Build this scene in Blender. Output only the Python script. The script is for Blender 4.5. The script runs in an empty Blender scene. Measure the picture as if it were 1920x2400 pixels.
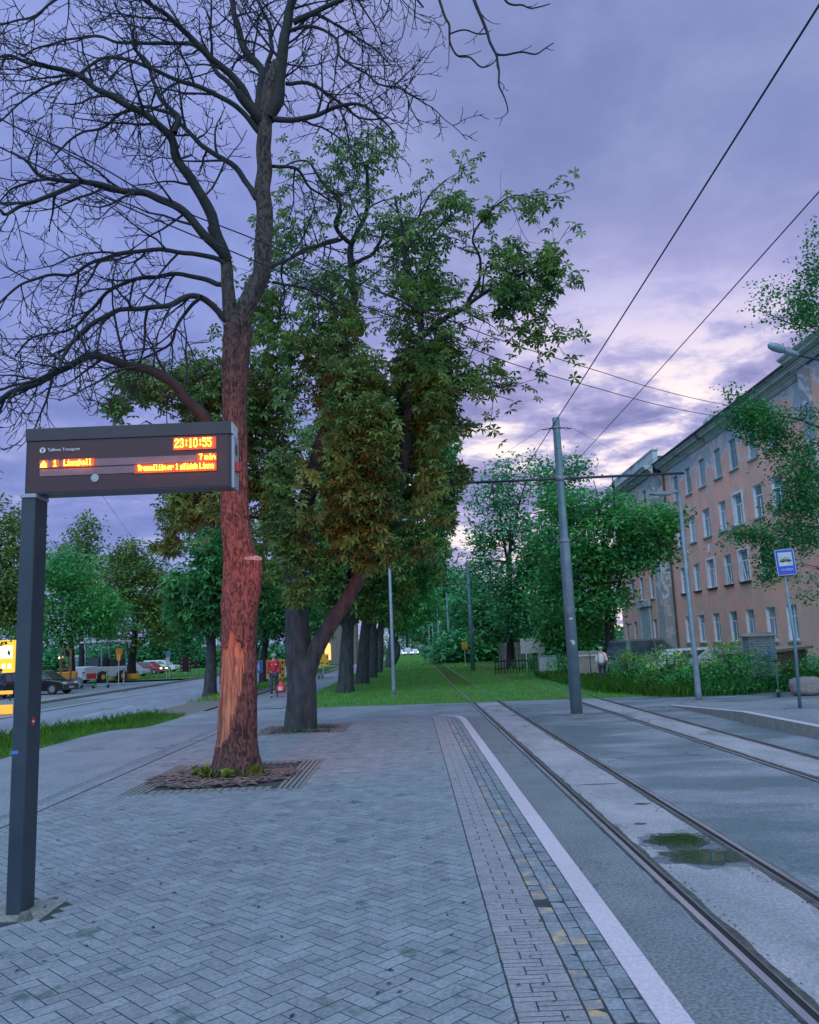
import bpy, math, random
import numpy as np
from mathutils import Vector, Matrix, noise as mnoise

random.seed(11)
rng = np.random.default_rng(11)
scene = bpy.context.scene
COL = scene.collection
rad = math.radians

# ---------------------------------------------------------------- camera
F = 1920.0          # focal length in photo pixels (photo 1920 x 2400)
CZ = 1.78
YAW, PITCH, ROLL = rad(-0.1416), rad(9.40), rad(2.3)
_f = np.array([-math.sin(YAW) * math.cos(PITCH), math.cos(YAW) * math.cos(PITCH), math.sin(PITCH)])
_r0 = np.array([math.cos(YAW), math.sin(YAW), 0.0])
_u0 = np.cross(_r0, _f)
_r = math.cos(ROLL) * _r0 - math.sin(ROLL) * _u0
_u = math.sin(ROLL) * _r0 + math.cos(ROLL) * _u0
CAMP = np.array([0.0, 0.0, CZ])
cam_d = bpy.data.cameras.new('camera')
cam_d.sensor_fit = 'HORIZONTAL'
cam_d.sensor_width = 36.0
cam_d.lens = 36.0
cam_d.clip_start = 0.05
cam_d.clip_end = 2000
cam = bpy.data.objects.new('camera', cam_d)
COL.objects.link(cam)
cam.matrix_world = Matrix(((_r[0], _u[0], -_f[0], 0), (_r[1], _u[1], -_f[1], 0), (_r[2], _u[2], -_f[2], CZ), (0, 0, 0, 1)))
scene.camera = cam

# ---------------------------------------------------------------- world: dusk sky with broken cloud
FILL_EL, FILL_AZ = rad(48), rad(205)
world = bpy.data.worlds.new('World')
scene.world = world
world.use_nodes = True
nt = world.node_tree
for n in list(nt.nodes):
    nt.nodes.remove(n)
N, L = nt.nodes, nt.links


def wn(t, **k):
    n = N.new(t)
    for a, b in k.items():
        setattr(n, a, b)
    return n


def wmath(op, a, b=None, c=None, clamp=False):
    n = wn('ShaderNodeMath', operation=op, use_clamp=clamp)
    for i, v in enumerate((a, b, c)):
        if v is None:
            continue
        if isinstance(v, (int, float)):
            n.inputs[i].default_value = v
        else:
            L.new(v, n.inputs[i])
    return n.outputs[0]


def wmix(f, a, b, mode='MIX'):
    n = wn('ShaderNodeMix', data_type='RGBA', blend_type=mode)
    for s, v in ((0, f), (6, a), (7, b)):
        if isinstance(v, (int, float)):
            n.inputs[s].default_value = v
        elif isinstance(v, tuple):
            n.inputs[s].default_value = (*v, 1)
        else:
            L.new(v, n.inputs[s])
    return n.outputs[2]


def wrange(v, a, b, c=0.0, d=1.0):
    n = wn('ShaderNodeMapRange', interpolation_type='SMOOTHSTEP')
    L.new(v, n.inputs[0])
    for i, x in enumerate((a, b, c, d)):
        n.inputs[i + 1].default_value = x
    return n.outputs[0]


tc = wn('ShaderNodeTexCoord')
sep = wn('ShaderNodeSeparateXYZ')
L.new(tc.outputs['Generated'], sep.inputs[0])
dx, dy, dz = sep.outputs
den = wmath('ADD', wmath('MAXIMUM', dz, 0.0), 0.16)
px_ = wmath('DIVIDE', dx, den)
py_ = wmath('DIVIDE', dy, den)
comb = wn('ShaderNodeCombineXYZ')
L.new(wmath('MULTIPLY', px_, 0.95), comb.inputs[0])
L.new(wmath('MULTIPLY', py_, 1.0), comb.inputs[1])


def wnoise(scale, detail, rough, dist, off=0.0):
    m = wn('ShaderNodeMapping')
    m.inputs['Location'].default_value = (off, off * 0.7, 0)
    m.inputs['Rotation'].default_value = (0, 0, rad(-14))
    L.new(comb.outputs[0], m.inputs[0])
    n = wn('ShaderNodeTexNoise')
    n.inputs['Scale'].default_value = scale
    n.inputs['Detail'].default_value = detail
    n.inputs['Roughness'].default_value = rough
    n.inputs['Distortion'].default_value = dist
    L.new(m.outputs[0], n.inputs['Vector'])
    return n.outputs[0]


n1 = wnoise(1.75, 9, 0.60, 0.45, 3.1)
n2 = wnoise(5.2, 6, 0.6, 0.3, 7.7)
nn = wmath('ADD', wmath('MULTIPLY', n1, 0.60), wmath('MULTIPLY', n2, 0.40))
cloud = wrange(nn, 0.43, 0.56)                       # 1 = thin / bright gap, 0 = thick grey-violet cloud
low = wrange(dz, 0.42, 0.24)                         # contrast grows towards the horizon
side = wrange(dx, -0.12, 0.12)
contrast = wmath('MULTIPLY', low, wmath('ADD', wmath('MULTIPLY', side, 0.85), 0.15))
base = wmix(wrange(dx, -0.28, 0.22), (0.26, 0.33, 0.72), (0.41, 0.425, 0.76))
high = wmath('MULTIPLY', wrange(dz, 0.34, 0.58), wrange(dx, -0.15, 0.15))
base = wmix(high, base, (0.25, 0.315, 0.60))
soft = wmix(wrange(nn, 0.36, 0.66), (0.80, 0.80, 0.86), (1.18, 1.15, 1.07))
basec = wmix(1.0, base, soft, 'MULTIPLY')
thick = wmix(wrange(n2, 0.35, 0.65), (0.185, 0.205, 0.45), (0.275, 0.285, 0.59))
gapc = wmix(wrange(nn, 0.50, 0.60), (0.43, 0.43, 0.72), (0.90, 0.82, 0.87))
strong = wmix(cloud, thick, gapc)
skyc = wmix(contrast, basec, strong)
# brighter afterglow behind the cloud gap to the right of the tracks
gl = wn('ShaderNodeVectorMath', operation='DOT_PRODUCT')
L.new(tc.outputs['Generated'], gl.inputs[0])
g = Vector((0.235, 0.94, 0.21)).normalized()
gl.inputs[1].default_value = g
glow = wrange(gl.outputs['Value'], 0.93, 1.0)
skyc = wmix(wmath('MULTIPLY', glow, 0.75), skyc, wmix(1.0, skyc, (1.40, 1.28, 1.15), 'MULTIPLY'))
# sky brightened and tinted overhead and behind the viewer, added as fill light
boost = wmath('ADD', wmath('MULTIPLY', wrange(dz, 0.70, 0.95), 1.6), wmath('MULTIPLY', wrange(dy, 0.25, -0.5), 1.35))
boost = wmath('ADD', boost, 1.0)
skyb = wn('ShaderNodeVectorMath', operation='SCALE')
tint = wmix(wmath('MULTIPLY', wmath('SUBTRACT', boost, 1.0), 0.8, clamp=True), (1.0, 1.0, 1.0), (0.90, 1.22, 0.92))
skyc2 = wmix(1.0, skyc, tint, 'MULTIPLY')
L.new(skyc2, skyb.inputs[0])
L.new(boost, skyb.inputs['Scale'])
nish = wn('ShaderNodeTexSky', sky_type='NISHITA')
nish.sun_disc = False
nish.sun_elevation = rad(-4.0)
nish.sun_rotation = rad(15)
nish.air_density = 1.0
nish.dust_density = 2.0
bg1 = wn('ShaderNodeBackground')
L.new(skyb.outputs[0], bg1.inputs[0])
bg1.inputs[1].default_value = 1.0
bg2 = wn('ShaderNodeBackground')
L.new(nish.outputs[0], bg2.inputs[0])
bg2.inputs[1].default_value = 0.05
add = wn('ShaderNodeAddShader')
L.new(bg1.outputs[0], add.inputs[0])
L.new(bg2.outputs[0], add.inputs[1])
wo = wn('ShaderNodeOutputWorld')
L.new(add.outputs[0], wo.inputs[0])

fill_d = bpy.data.lights.new('sun', 'SUN')  # wide fill lamp added from behind; the dusk sun is already down
fill_d.energy = 0.9
fill_d.angle = rad(40)
fill_d.color = (0.80, 0.95, 0.98)
sun = bpy.data.objects.new('sun', fill_d)  # added fill lamp from behind, not the dusk sun
COL.objects.link(sun)
sd = Vector((math.sin(FILL_AZ) * math.cos(FILL_EL), math.cos(FILL_AZ) * math.cos(FILL_EL), math.sin(FILL_EL)))
sun.rotation_euler = (-sd).to_track_quat('-Z', 'Y').to_euler()

vs = scene.view_settings
vs.view_transform = 'Standard'
vs.look = 'None'
vs.exposure = 0.0
vs.gamma = 1.0
vs.use_curve_mapping = False
scene.cycles.use_denoising = True
scene.cycles.max_bounces = 6
scene.cycles.sample_clamp_indirect = 4.0
scene.cycles.transparent_max_bounces = 8


# ---------------------------------------------------------------- placing helpers
def G(y):
    """height of the ground along the street: the platform level runs out into the track level"""
    def ss(t):
        t = min(1.0, max(0.0, t))
        return t * t * (3 - 2 * t)
    return -0.24 * ss((y - 20.5) / 5.5) + 0.12 * ss((y - 35) / 65)


def ray(px, py):
    return (px - 960) / F * _r - (py - 1200) / F * _u + _f


def at(px, py, Y):
    d = ray(px, py)
    return Vector(CAMP + d * (Y / d[1]))


def atx(px, py, X):
    d = ray(px, py)
    return Vector(CAMP + d * (X / d[0]))


def gp(px, py, dz=0.0):
    """where the line of sight through a photo point meets the ground"""
    z = dz
    for _ in range(30):
        d = ray(px, py)
        p = CAMP + d * ((z - CZ) / d[2])
        z = 0.5 * z + 0.5 * (G(p[1]) + dz)
    return Vector((p[0], p[1], z))


# ---------------------------------------------------------------- object helpers
def tag(o, label=None, cat=None, group=None, kind=None):
    if label:
        o['label'] = label
    if cat:
        o['category'] = cat
    if group:
        o['group'] = group
    if kind:
        o['kind'] = kind
    return o


def empty(name, loc, rz=0.0):
    o = bpy.data.objects.new(name, None)
    o.location = loc
    o.rotation_euler = (0, 0, rz)
    o.empty_display_size = 0.2
    COL.objects.link(o)
    return o


def link_mesh(name, me, mats, parent=None, smooth=False):
    for m in (mats if isinstance(mats, (list, tuple)) else [mats]):
        me.materials.append(m)
    if smooth:
        me.polygons.foreach_set('use_smooth', [True] * len(me.polygons))
    o = bpy.data.objects.new(name, me)
    COL.objects.link(o)
    if parent is not None:
        o.parent = parent
    return o


def copy_tree(o, parent=None):
    c = o.copy()
    COL.objects.link(c)
    c.parent = parent
    for ch in list(o.children):
        copy_tree(ch, c)
    return c


class MB:
    """collects faces, then links them as one mesh object"""

    def __init__(s):
        s.v, s.f, s.m = [], [], []

    def add(s, verts, faces, mi=0):
        b = len(s.v)
        s.v.extend(tuple(v) for v in verts)
        for f in faces:
            s.f.append(tuple(b + i for i in f))
            s.m.append(mi)
        return s

    def box(s, lo, hi, mi=0, M=None, bev=0.0):
        x0, y0, z0 = lo
        x1, y1, z1 = hi
        if bev > 0:
            b = bev
            vs_ = []
            for (zz, ins) in ((z0, b), (z0 + b, 0), (z1 - b, 0), (z1, b)):
                c = b
                X0, X1, Y0, Y1 = x0 + ins, x1 - ins, y0 + ins, y1 - ins
                k = c if ins == 0 else c * 0.5
                vs_ += [(X0 + k, Y0, zz), (X1 - k, Y0, zz), (X1, Y0 + k, zz), (X1, Y1 - k, zz), (X1 - k, Y1, zz), (X0 + k, Y1, zz), (X0, Y1 - k, zz), (X0, Y0 + k, zz)]
            fs = [tuple(reversed(range(8))), tuple(range(24, 32))]
            for r in range(3):
                for i in range(8):
                    j = (i + 1) % 8
                    fs.append((r * 8 + i, r * 8 + j, r * 8 + 8 + j, r * 8 + 8 + i))
        else:
            vs_ = [(x0, y0, z0), (x1, y0, z0), (x1, y1, z0), (x0, y1, z0), (x0, y0, z1), (x1, y0, z1), (x1, y1, z1), (x0, y1, z1)]
            fs = [(3, 2, 1, 0), (4, 5, 6, 7), (0, 1, 5, 4), (1, 2, 6, 5), (2, 3, 7, 6), (3, 0, 4, 7)]
        if M is not None:
            vs_ = [M @ Vector(v) for v in vs_]
        return s.add(vs_, fs, mi)

    def prism(s, outline, axis, a, b, mi=0, M=None):
        """outline: list of 2-d points; axis 0/1/2 is the extrusion axis"""
        n = len(outline)
        vs_ = []
        for d in (a, b):
            for (p, q) in outline:
                vs_.append((d, p, q) if axis == 0 else ((p, d, q) if axis == 1 else (p, q, d)))
        if M is not None:
            vs_ = [M @ Vector(v) for v in vs_]
        fs = [tuple(reversed(range(n))), tuple(range(n, 2 * n))]
        for i in range(n):
            j = (i + 1) % n
            fs.append((i, j, n + j, n + i))
        return s.add(vs_, fs, mi)

    def tube(s, pts, radii, n=8, mi=0, cap=True):
        pts = [Vector(p) for p in pts]
        if isinstance(radii, (int, float)):
            radii = [radii] * len(pts)
        vs_, fs = [], []
        ref = Vector((0, 0, 1))
        if abs((pts[-1] - pts[0]).normalized().z) > 0.9:
            ref = Vector((1, 0, 0))
        for i, p in enumerate(pts):
            t = (pts[min(i + 1, len(pts) - 1)] - pts[max(i - 1, 0)]).normalized()
            a = t.cross(ref).normalized()
            b = t.cross(a).normalized()
            for k in range(n):
                w = 2 * math.pi * k / n
                vs_.append(p + (a * math.cos(w) + b * math.sin(w)) * radii[i])
        for i in range(len(pts) - 1):
            for k in range(n):
                j = (k + 1) % n
                fs.append((i * n + k, i * n + j, (i + 1) * n + j, (i + 1) * n + k))
        if cap:
            fs.append(tuple(reversed(range(n))))
            fs.append(tuple(range((len(pts) - 1) * n, len(pts) * n)))
        return s.add(vs_, fs, mi)

    def build(s, name, mats, parent=None, smooth=False):
        me = bpy.data.meshes.new(name)
        me.from_pydata([tuple(v) for v in s.v], [], s.f)
        me.polygons.foreach_set('material_index', s.m)
        me.update()
        return link_mesh(name, me, mats, parent, smooth)


def np_mesh(name, V, Fq, mats, parent=None, smooth=False):
    """V (n,3), Fq (m,k) with one k"""
    me = bpy.data.meshes.new(name)
    V = np.asarray(V, dtype=np.float32)
    Fq = np.asarray(Fq, dtype=np.int32)
    k = Fq.shape[1]
    me.vertices.add(len(V))
    me.vertices.foreach_set('co', V.ravel())
    me.loops.add(Fq.size)
    me.loops.foreach_set('vertex_index', Fq.ravel())
    me.polygons.add(len(Fq))
    me.polygons.foreach_set('loop_start', np.arange(0, Fq.size, k, dtype=np.int32))
    me.polygons.foreach_set('loop_total', np.full(len(Fq), k, dtype=np.int32))
    me.update(calc_edges=True)
    return link_mesh(name, me, mats, parent, smooth)


# ---------------------------------------------------------------- materials
def mat(name, c1, c2=None, scale=5.0, rough=0.8, rough2=None, metal=0.0, bump=0.0, bscale=None, detail=6.0,
        lo=0.35, hi=0.65, island=0.0, c3=None, s3=0.6, t3=(0.5, 0.65), stretch=(1, 1, 1), emit=None, estr=0.0,
        transl=0.0, spec=None, coat=0.0, bdist=0.02, dist=0.0, speck=0.0, sscale=230, crack=0.0, cscale=0.9):
    m = bpy.data.materials.new(name)
    m.use_nodes = True
    t = m.node_tree
    for n in list(t.nodes):
        t.nodes.remove(n)
    nn_ = t.nodes.new
    ln = t.links.new
    out = nn_('ShaderNodeOutputMaterial')
    b = nn_('ShaderNodeBsdfPrincipled')
    b.inputs['Roughness'].default_value = rough
    b.inputs['Metallic'].default_value = metal
    if spec is not None:
        b.inputs['Specular IOR Level'].default_value = spec
    if coat:
        b.inputs['Coat Weight'].default_value = coat
        b.inputs['Coat Roughness'].default_value = 0.08
    b.inputs['Base Color'].default_value = (*c1, 1)
    tcn = nn_('ShaderNodeTexCoord')
    mp = nn_('ShaderNodeMapping')
    mp.inputs['Scale'].default_value = stretch
    ln(tcn.outputs['Object'], mp.inputs[0])

    def noise(sc, dt=detail, ds=dist):
        n = nn_('ShaderNodeTexNoise')
        n.inputs['Scale'].default_value = sc
        n.inputs['Detail'].default_value = dt
        n.inputs['Roughness'].default_value = 0.6
        n.inputs['Distortion'].default_value = ds
        ln(mp.outputs[0], n.inputs['Vector'])
        return n.outputs[0]

    def rng_(v, a, b_, c=0.0, d=1.0):
        n = nn_('ShaderNodeMapRange')
        ln(v, n.inputs[0])
        for i, x in enumerate((a, b_, c, d)):
            n.inputs[i + 1].default_value = x
        return n.outputs[0]

    def mix(f, a, b_, mode='MIX'):
        n = nn_('ShaderNodeMix')
        n.data_type = 'RGBA'
        n.blend_type = mode
        for s_, v in ((0, f), (6, a), (7, b_)):
            if isinstance(v, (int, float)):
                n.inputs[s_].default_value = v
            elif isinstance(v, tuple):
                n.inputs[s_].default_value = (*v, 1)
            else:
                ln(v, n.inputs[s_])
        return n.outputs[2]

    colr = None
    if c2 is not None:
        nz = noise(scale)
        f = rng_(nz, lo, hi)
        colr = mix(f, c1, c2)
        if rough2 is not None:
            ln(rng_(nz, lo, hi, rough, rough2), b.inputs['Roughness'])
    if c3 is not None:
        f3 = rng_(noise(s3), *t3)
        colr = mix(f3, colr if colr else c1, c3)
    if crack > 0:
        vo = nn_('ShaderNodeTexVoronoi')
        vo.feature = 'DISTANCE_TO_EDGE'
        vo.inputs['Scale'].default_value = cscale
        wv = nn_('ShaderNodeVectorMath')
        wv.operation = 'ADD'
        nz3 = nn_('ShaderNodeTexNoise')
        nz3.inputs['Scale'].default_value = 2.5
        nz3.inputs['Detail'].default_value = 5
        ln(mp.outputs[0], nz3.inputs['Vector'])
        ln(mp.outputs[0], wv.inputs[0])
        ln(nz3.outputs['Color'], wv.inputs[1])
        ln(wv.outputs[0], vo.inputs['Vector'])
        cf = rng_(vo.outputs['Distance'], 0.004, 0.014, 1, 0)
        cm = rng_(noise(0.35, 3), 0.50, 0.60)
        mm_ = nn_('ShaderNodeMath')
        mm_.operation = 'MULTIPLY'
        ln(cf, mm_.inputs[0])
        ln(cm, mm_.inputs[1])
        m2_ = nn_('ShaderNodeMath')
        m2_.operation = 'MULTIPLY'
        ln(mm_.outputs[0], m2_.inputs[0])
        m2_.inputs[1].default_value = crack
        colr = mix(m2_.outputs[0], colr if colr else c1, (0.03, 0.035, 0.04))
    if speck > 0:
        sv = rng_(noise(sscale, 8), 0.36, 0.64, 1 - speck, 1 + speck)
        sc_ = nn_('ShaderNodeVectorMath')
        sc_.operation = 'SCALE'
        if colr is not None:
            ln(colr, sc_.inputs[0])
        else:
            sc_.inputs[0].default_value = c1
        ln(sv, sc_.inputs['Scale'])
        colr = sc_.outputs[0]
    if island > 0:
        g_ = nn_('ShaderNodeNewGeometry')
        r = rng_(g_.outputs['Random Per Island'], 0, 1, 1 - island, 1 + island)
        cc = nn_('ShaderNodeVectorMath')
        cc.operation = 'SCALE'
        if colr is not None:
            ln(colr, cc.inputs[0])
        else:
            cc.inputs[0].default_value = c1
        ln(r, cc.inputs['Scale'])
        colr = cc.outputs[0]
    if colr is not None:
        ln(colr, b.inputs['Base Color'])
    if bump > 0:
        bn = nn_('ShaderNodeBump')
        bn.inputs['Strength'].default_value = bump
        bn.inputs['Distance'].default_value = bdist
        ln(noise(bscale or scale * 4, 5), bn.inputs['Height'])
        ln(bn.outputs[0], b.inputs['Normal'])
    if emit is not None:
        b.inputs['Emission Color'].default_value = (*emit, 1)
        b.inputs['Emission Strength'].default_value = estr
    last = b.outputs[0]
    if transl > 0:
        tr = nn_('ShaderNodeBsdfTranslucent')
        if colr is not None:
            ln(colr, tr.inputs[0])
        else:
            tr.inputs[0].default_value = (*c1, 1)
        ms = nn_('ShaderNodeMixShader')
        ms.inputs[0].default_value = transl
        ln(last, ms.inputs[1])
        ln(tr.outputs[0], ms.inputs[2])
        last = ms.outputs[0]
    ln(last, out.inputs[0])
    return m


M = {}
M['paver'] = mat('paver', (0.235, 0.245, 0.265), (0.180, 0.195, 0.215), 3.5, 0.72, bump=0.35, bscale=160, bdist=0.004, island=0.13, c3=(0.095, 0.125, 0.125), s3=3.0, t3=(0.60, 0.67), speck=0.22, sscale=38)
M['paver_band'] = mat('paver_band', (0.285, 0.255, 0.275), (0.23, 0.22, 0.24), 5, 0.75, bump=0.35, bscale=140, bdist=0.004, island=0.08, speck=0.22, sscale=38)
M['worn_block'] = mat('worn_block', (0.235, 0.24, 0.265), (0.17, 0.185, 0.21), 6, 0.7, bump=0.6, bscale=40, bdist=0.012, island=0.14, speck=0.25, sscale=38)
M['yellow_block'] = mat('yellow_block', (0.50, 0.32, 0.18), (0.22, 0.215, 0.23), 11, 0.7, bump=0.5, bscale=60, bdist=0.01, lo=0.40, hi=0.54, island=0.12)
M['joint'] = mat('joint_sand', (0.02, 0.032, 0.036), (0.04, 0.05, 0.05), 12, 0.95)
M['granite'] = mat('granite', (0.58, 0.47, 0.52), (0.46, 0.39, 0.43), 90, 0.7, bump=0.2, bscale=120, bdist=0.003, island=0.05, speck=0.10, sscale=38)
M['granite_face'] = mat('kerb_face', (0.26, 0.25, 0.22), (0.18, 0.18, 0.165), 6, 0.8, bump=0.3, bscale=60, bdist=0.005, speck=0.30, sscale=38)
M['asphalt'] = mat('asphalt', (0.20, 0.215, 0.24), (0.255, 0.255, 0.28), 1.3, 0.62, rough2=0.8, bump=0.5, bscale=180, bdist=0.006, c3=(0.17, 0.18, 0.195), s3=0.45, t3=(0.46, 0.62), stretch=(1, 0.6, 1), speck=0.35, sscale=38, crack=0.85, cscale=0.55)
M['track_asphalt'] = mat('track_asphalt', (0.105, 0.14, 0.155), (0.24, 0.24, 0.265), 0.8, 0.42, rough2=0.6, bump=0.5, bscale=170, bdist=0.006, lo=0.42, hi=0.60, detail=5, stretch=(0.55, 1, 1), spec=0.6, speck=0.35, sscale=38, crack=0.85, cscale=0.5)
M['side_asphalt'] = mat('side_asphalt', (0.15, 0.165, 0.18), (0.20, 0.205, 0.22), 1.5, 0.6, bump=0.6, bscale=190, bdist=0.006, speck=0.45, sscale=38, crack=0.85, cscale=0.8)
M['concrete_strip'] = mat('concrete_strip', (0.40, 0.35, 0.38), (0.24, 0.235, 0.25), 1.1, 0.5, rough2=0.7, bump=0.4, bscale=150, bdist=0.005, c3=(0.15, 0.155, 0.14), s3=0.9, t3=(0.56, 0.68), stretch=(1.3, 0.6, 1), spec=0.6, speck=0.28, sscale=38, crack=0.85, cscale=0.45)
M['tar'] = mat('tar', (0.03, 0.032, 0.036), (0.10, 0.095, 0.085), 9, 0.55, bump=0.8, bscale=60, bdist=0.01)
M['steel'] = mat('rail_steel', (0.62, 0.58, 0.60), (0.42, 0.40, 0.43), 14, 0.22, rough2=0.45, metal=0.85, stretch=(1, 0.05, 1))
M['steel_dark'] = mat('rail_lip', (0.16, 0.14, 0.13), (0.28, 0.25, 0.23), 8, 0.5, metal=0.5, stretch=(1, 0.1, 1))
M['groove'] = mat('groove_black', (0.012, 0.012, 0.014), rough=0.9)  # near-black strip along the rail groove
M['road'] = mat('road_asphalt', (0.25, 0.26, 0.30), (0.20, 0.21, 0.25), 0.8, 0.55, rough2=0.75, bump=0.3, bscale=120, bdist=0.005, c3=(0.15, 0.16, 0.17), s3=0.18, t3=(0.54, 0.66), stretch=(1, 0.35, 1), speck=0.25, sscale=38, crack=0.85, cscale=0.3)
M['road_dark'] = mat('patched_asphalt', (0.13, 0.14, 0.15), (0.19, 0.19, 0.20), 0.7, 0.6, bump=0.3, bscale=120, bdist=0.005)
M['paint'] = mat('road_paint', (0.62, 0.60, 0.62), (0.40, 0.40, 0.42), 14, 0.6)
M['soil'] = mat('soil', (0.13, 0.115, 0.10), (0.19, 0.165, 0.145), 4, 0.95, bump=0.8, bscale=40)
M['lawn'] = mat('lawn_soil', (0.04, 0.15, 0.03), (0.06, 0.20, 0.03), 2.5, 0.95, c3=(0.10, 0.10, 0.045), s3=0.8, t3=(0.58, 0.75), bump=0.6, bscale=30)
M['trackbed'] = mat('track_bed_dry', (0.10, 0.12, 0.04), (0.08, 0.15, 0.03), 3, 0.95, bump=0.8, bscale=30)
M['grass'] = mat('grass_blade', (0.17, 0.42, 0.06), (0.09, 0.29, 0.06), 1.2, 0.7, c3=(0.19, 0.30, 0.06), s3=0.45, t3=(0.5, 0.7), island=0.35, transl=0.35, spec=0.2)
M['grass_dry'] = mat('grass_blade_dry', (0.16, 0.21, 0.05), (0.10, 0.24, 0.04), 2, 0.8, island=0.3, transl=0.3, spec=0.2)
M['weed'] = mat('weed_leaf', (0.11, 0.42, 0.10), (0.055, 0.27, 0.085), 1.5, 0.65, island=0.35, transl=0.35, spec=0.25)
M['yellow_flower'] = mat('yellow_flower', (0.42, 0.50, 0.04), rough=0.7, island=0.3, transl=0.3)
M['bark_red'] = mat('bark_brown', (0.125, 0.085, 0.078), (0.022, 0.018, 0.022), 15, 0.9, bump=1.0, bscale=34, bdist=0.05, stretch=(1, 1, 0.40), dist=1.6, lo=0.42, hi=0.58, c3=(0.20, 0.165, 0.16), s3=22, t3=(0.66, 0.74))
M['bark'] = mat('bark_grey', (0.065, 0.068, 0.078), (0.024, 0.027, 0.033), 8, 0.9, bump=1.0, bscale=24, bdist=0.03, stretch=(1, 1, 0.3))
M['bark_dark'] = mat('bark_dark', (0.03, 0.027, 0.029), (0.014, 0.014, 0.018), 6, 0.9, bump=0.6, bscale=20)
M['twig'] = mat('twig_bark', (0.022, 0.020, 0.03), (0.014, 0.014, 0.028), 4, 0.85)
M['raw_wood'] = mat('stripped_wood', (0.33, 0.22, 0.12), (0.12, 0.075, 0.055), 9, 0.75, bump=1.0, bscale=24, bdist=0.03, stretch=(2.6, 2.6, 0.28), c3=(0.09, 0.05, 0.045), s3=4, t3=(0.52, 0.62), dist=0.8)
M['cut_wood'] = mat('sawn_wood', (0.27, 0.21, 0.18), (0.13, 0.10, 0.09), 14, 0.8)
M['leaf_chestnut'] = mat('leaf_chestnut', (0.17, 0.27, 0.06), (0.075, 0.17, 0.06), 0.9, 0.55, island=0.45, transl=0.35, spec=0.3, c3=(0.20, 0.14, 0.03), s3=0.7, t3=(0.62, 0.72))
M['leaf_deep'] = mat('leaf_deep_green', (0.038, 0.18, 0.065), (0.065, 0.25, 0.055), 0.5, 0.55, island=0.35, transl=0.30, spec=0.3)
M['leaf_bright'] = mat('leaf_bright_green', (0.12, 0.42, 0.09), (0.055, 0.27, 0.10), 0.5, 0.55, island=0.35, transl=0.35, spec=0.3)
M['leaf_teal'] = mat('leaf_teal_green', (0.06, 0.27, 0.125), (0.09, 0.34, 0.11), 0.4, 0.55, island=0.35, transl=0.30, spec=0.3)
M['leaf_olive'] = mat('leaf_olive', (0.18, 0.25, 0.045), (0.085, 0.18, 0.05), 0.5, 0.55, island=0.35, transl=0.30, spec=0.3)
M['chip'] = mat('bark_chip', (0.17, 0.12, 0.11), (0.07, 0.055, 0.055), 9, 0.85, island=0.45)
M['gravel'] = mat('gravel', (0.10, 0.10, 0.10), (0.19, 0.185, 0.18), 40, 0.9, bump=1.0, bscale=50, bdist=0.03)
M['grate'] = mat('grate_iron', (0.17, 0.165, 0.165), (0.26, 0.25, 0.25), 20, 0.75, metal=0.2)
M['post_dark'] = mat('post_paint', (0.02, 0.03, 0.05), (0.032, 0.045, 0.065), 3, 0.42, spec=0.5, bump=0.08, bscale=60)
M['sign_shell'] = mat('display_case', (0.022, 0.012, 0.02), (0.032, 0.018, 0.028), 3, 0.35, spec=0.5)
M['sign_panel'] = mat('display_panel', (0.055, 0.014, 0.022), rough=0.4, spec=0.5)
M['sign_window'] = mat('display_window', (0.26, 0.13, 0.16), (0.21, 0.10, 0.13), 8, 0.5)
M['sign_end'] = mat('display_end_cap', (0.34, 0.32, 0.38), rough=0.5, metal=0.3)
M['led'] = mat('led_amber', (0.9, 0.3, 0.03), rough=0.5, emit=(1.0, 0.36, 0.02), estr=15)
M['led_halo'] = mat('led_halo', (0.35, 0.06, 0.03), rough=0.5, emit=(1.0, 0.11, 0.008), estr=0.22)  # dim orange glow standing in for bloom round the letters
M['white'] = mat('white_paint', (0.72, 0.72, 0.74), rough=0.5)
M['offwhite'] = mat('worn_white', (0.55, 0.56, 0.58), (0.42, 0.43, 0.46), 5, 0.6)
M['galv'] = mat('galvanised_steel', (0.16, 0.26, 0.31), (0.11, 0.20, 0.245), 3, 0.5, metal=0.35, bump=0.1, bscale=30, c3=(0.34, 0.35, 0.38), s3=1.2, t3=(0.55, 0.7))
M['galv_light'] = mat('grey_lamp_steel', (0.23, 0.29, 0.34), (0.17, 0.22, 0.27), 4, 0.5, metal=0.3)
M['dark_metal'] = mat('dark_metal', (0.03, 0.035, 0.05), (0.05, 0.05, 0.06), 4, 0.5, metal=0.3)
M['wire'] = mat('wire', (0.018, 0.02, 0.05), rough=0.5, metal=0.3)
M['rubber'] = mat('rubber', (0.018, 0.018, 0.02), rough=0.8)
M['glass'] = mat('dark_glass', (0.03, 0.05, 0.06), (0.06, 0.10, 0.11), 0.8, 0.08, spec=0.8)
M['blue'] = mat('sign_blue', (0.02, 0.07, 0.52), rough=0.4)
M['blue_mid'] = mat('sign_blue_light', (0.05, 0.17, 0.52), rough=0.45)
M['yellow'] = mat('sign_yellow', (0.72, 0.42, 0.03), rough=0.45)
M['orange'] = mat('sign_orange', (0.78, 0.30, 0.04), rough=0.5)
M['black'] = mat('black_paint', (0.015, 0.015, 0.018), rough=0.5)
M['red'] = mat('red_paint', (0.55, 0.03, 0.03), rough=0.5)
M['puddle'] = mat('puddle_water', (0.045, 0.06, 0.025), (0.02, 0.03, 0.015), 8, rough=0.05, spec=0.6, bump=0.02, bscale=6, bdist=0.002)
M['moss'] = mat('wet_moss', (0.03, 0.05, 0.025), (0.075, 0.085, 0.06), 25, 0.6, bump=0.6, bscale=60)
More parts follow.
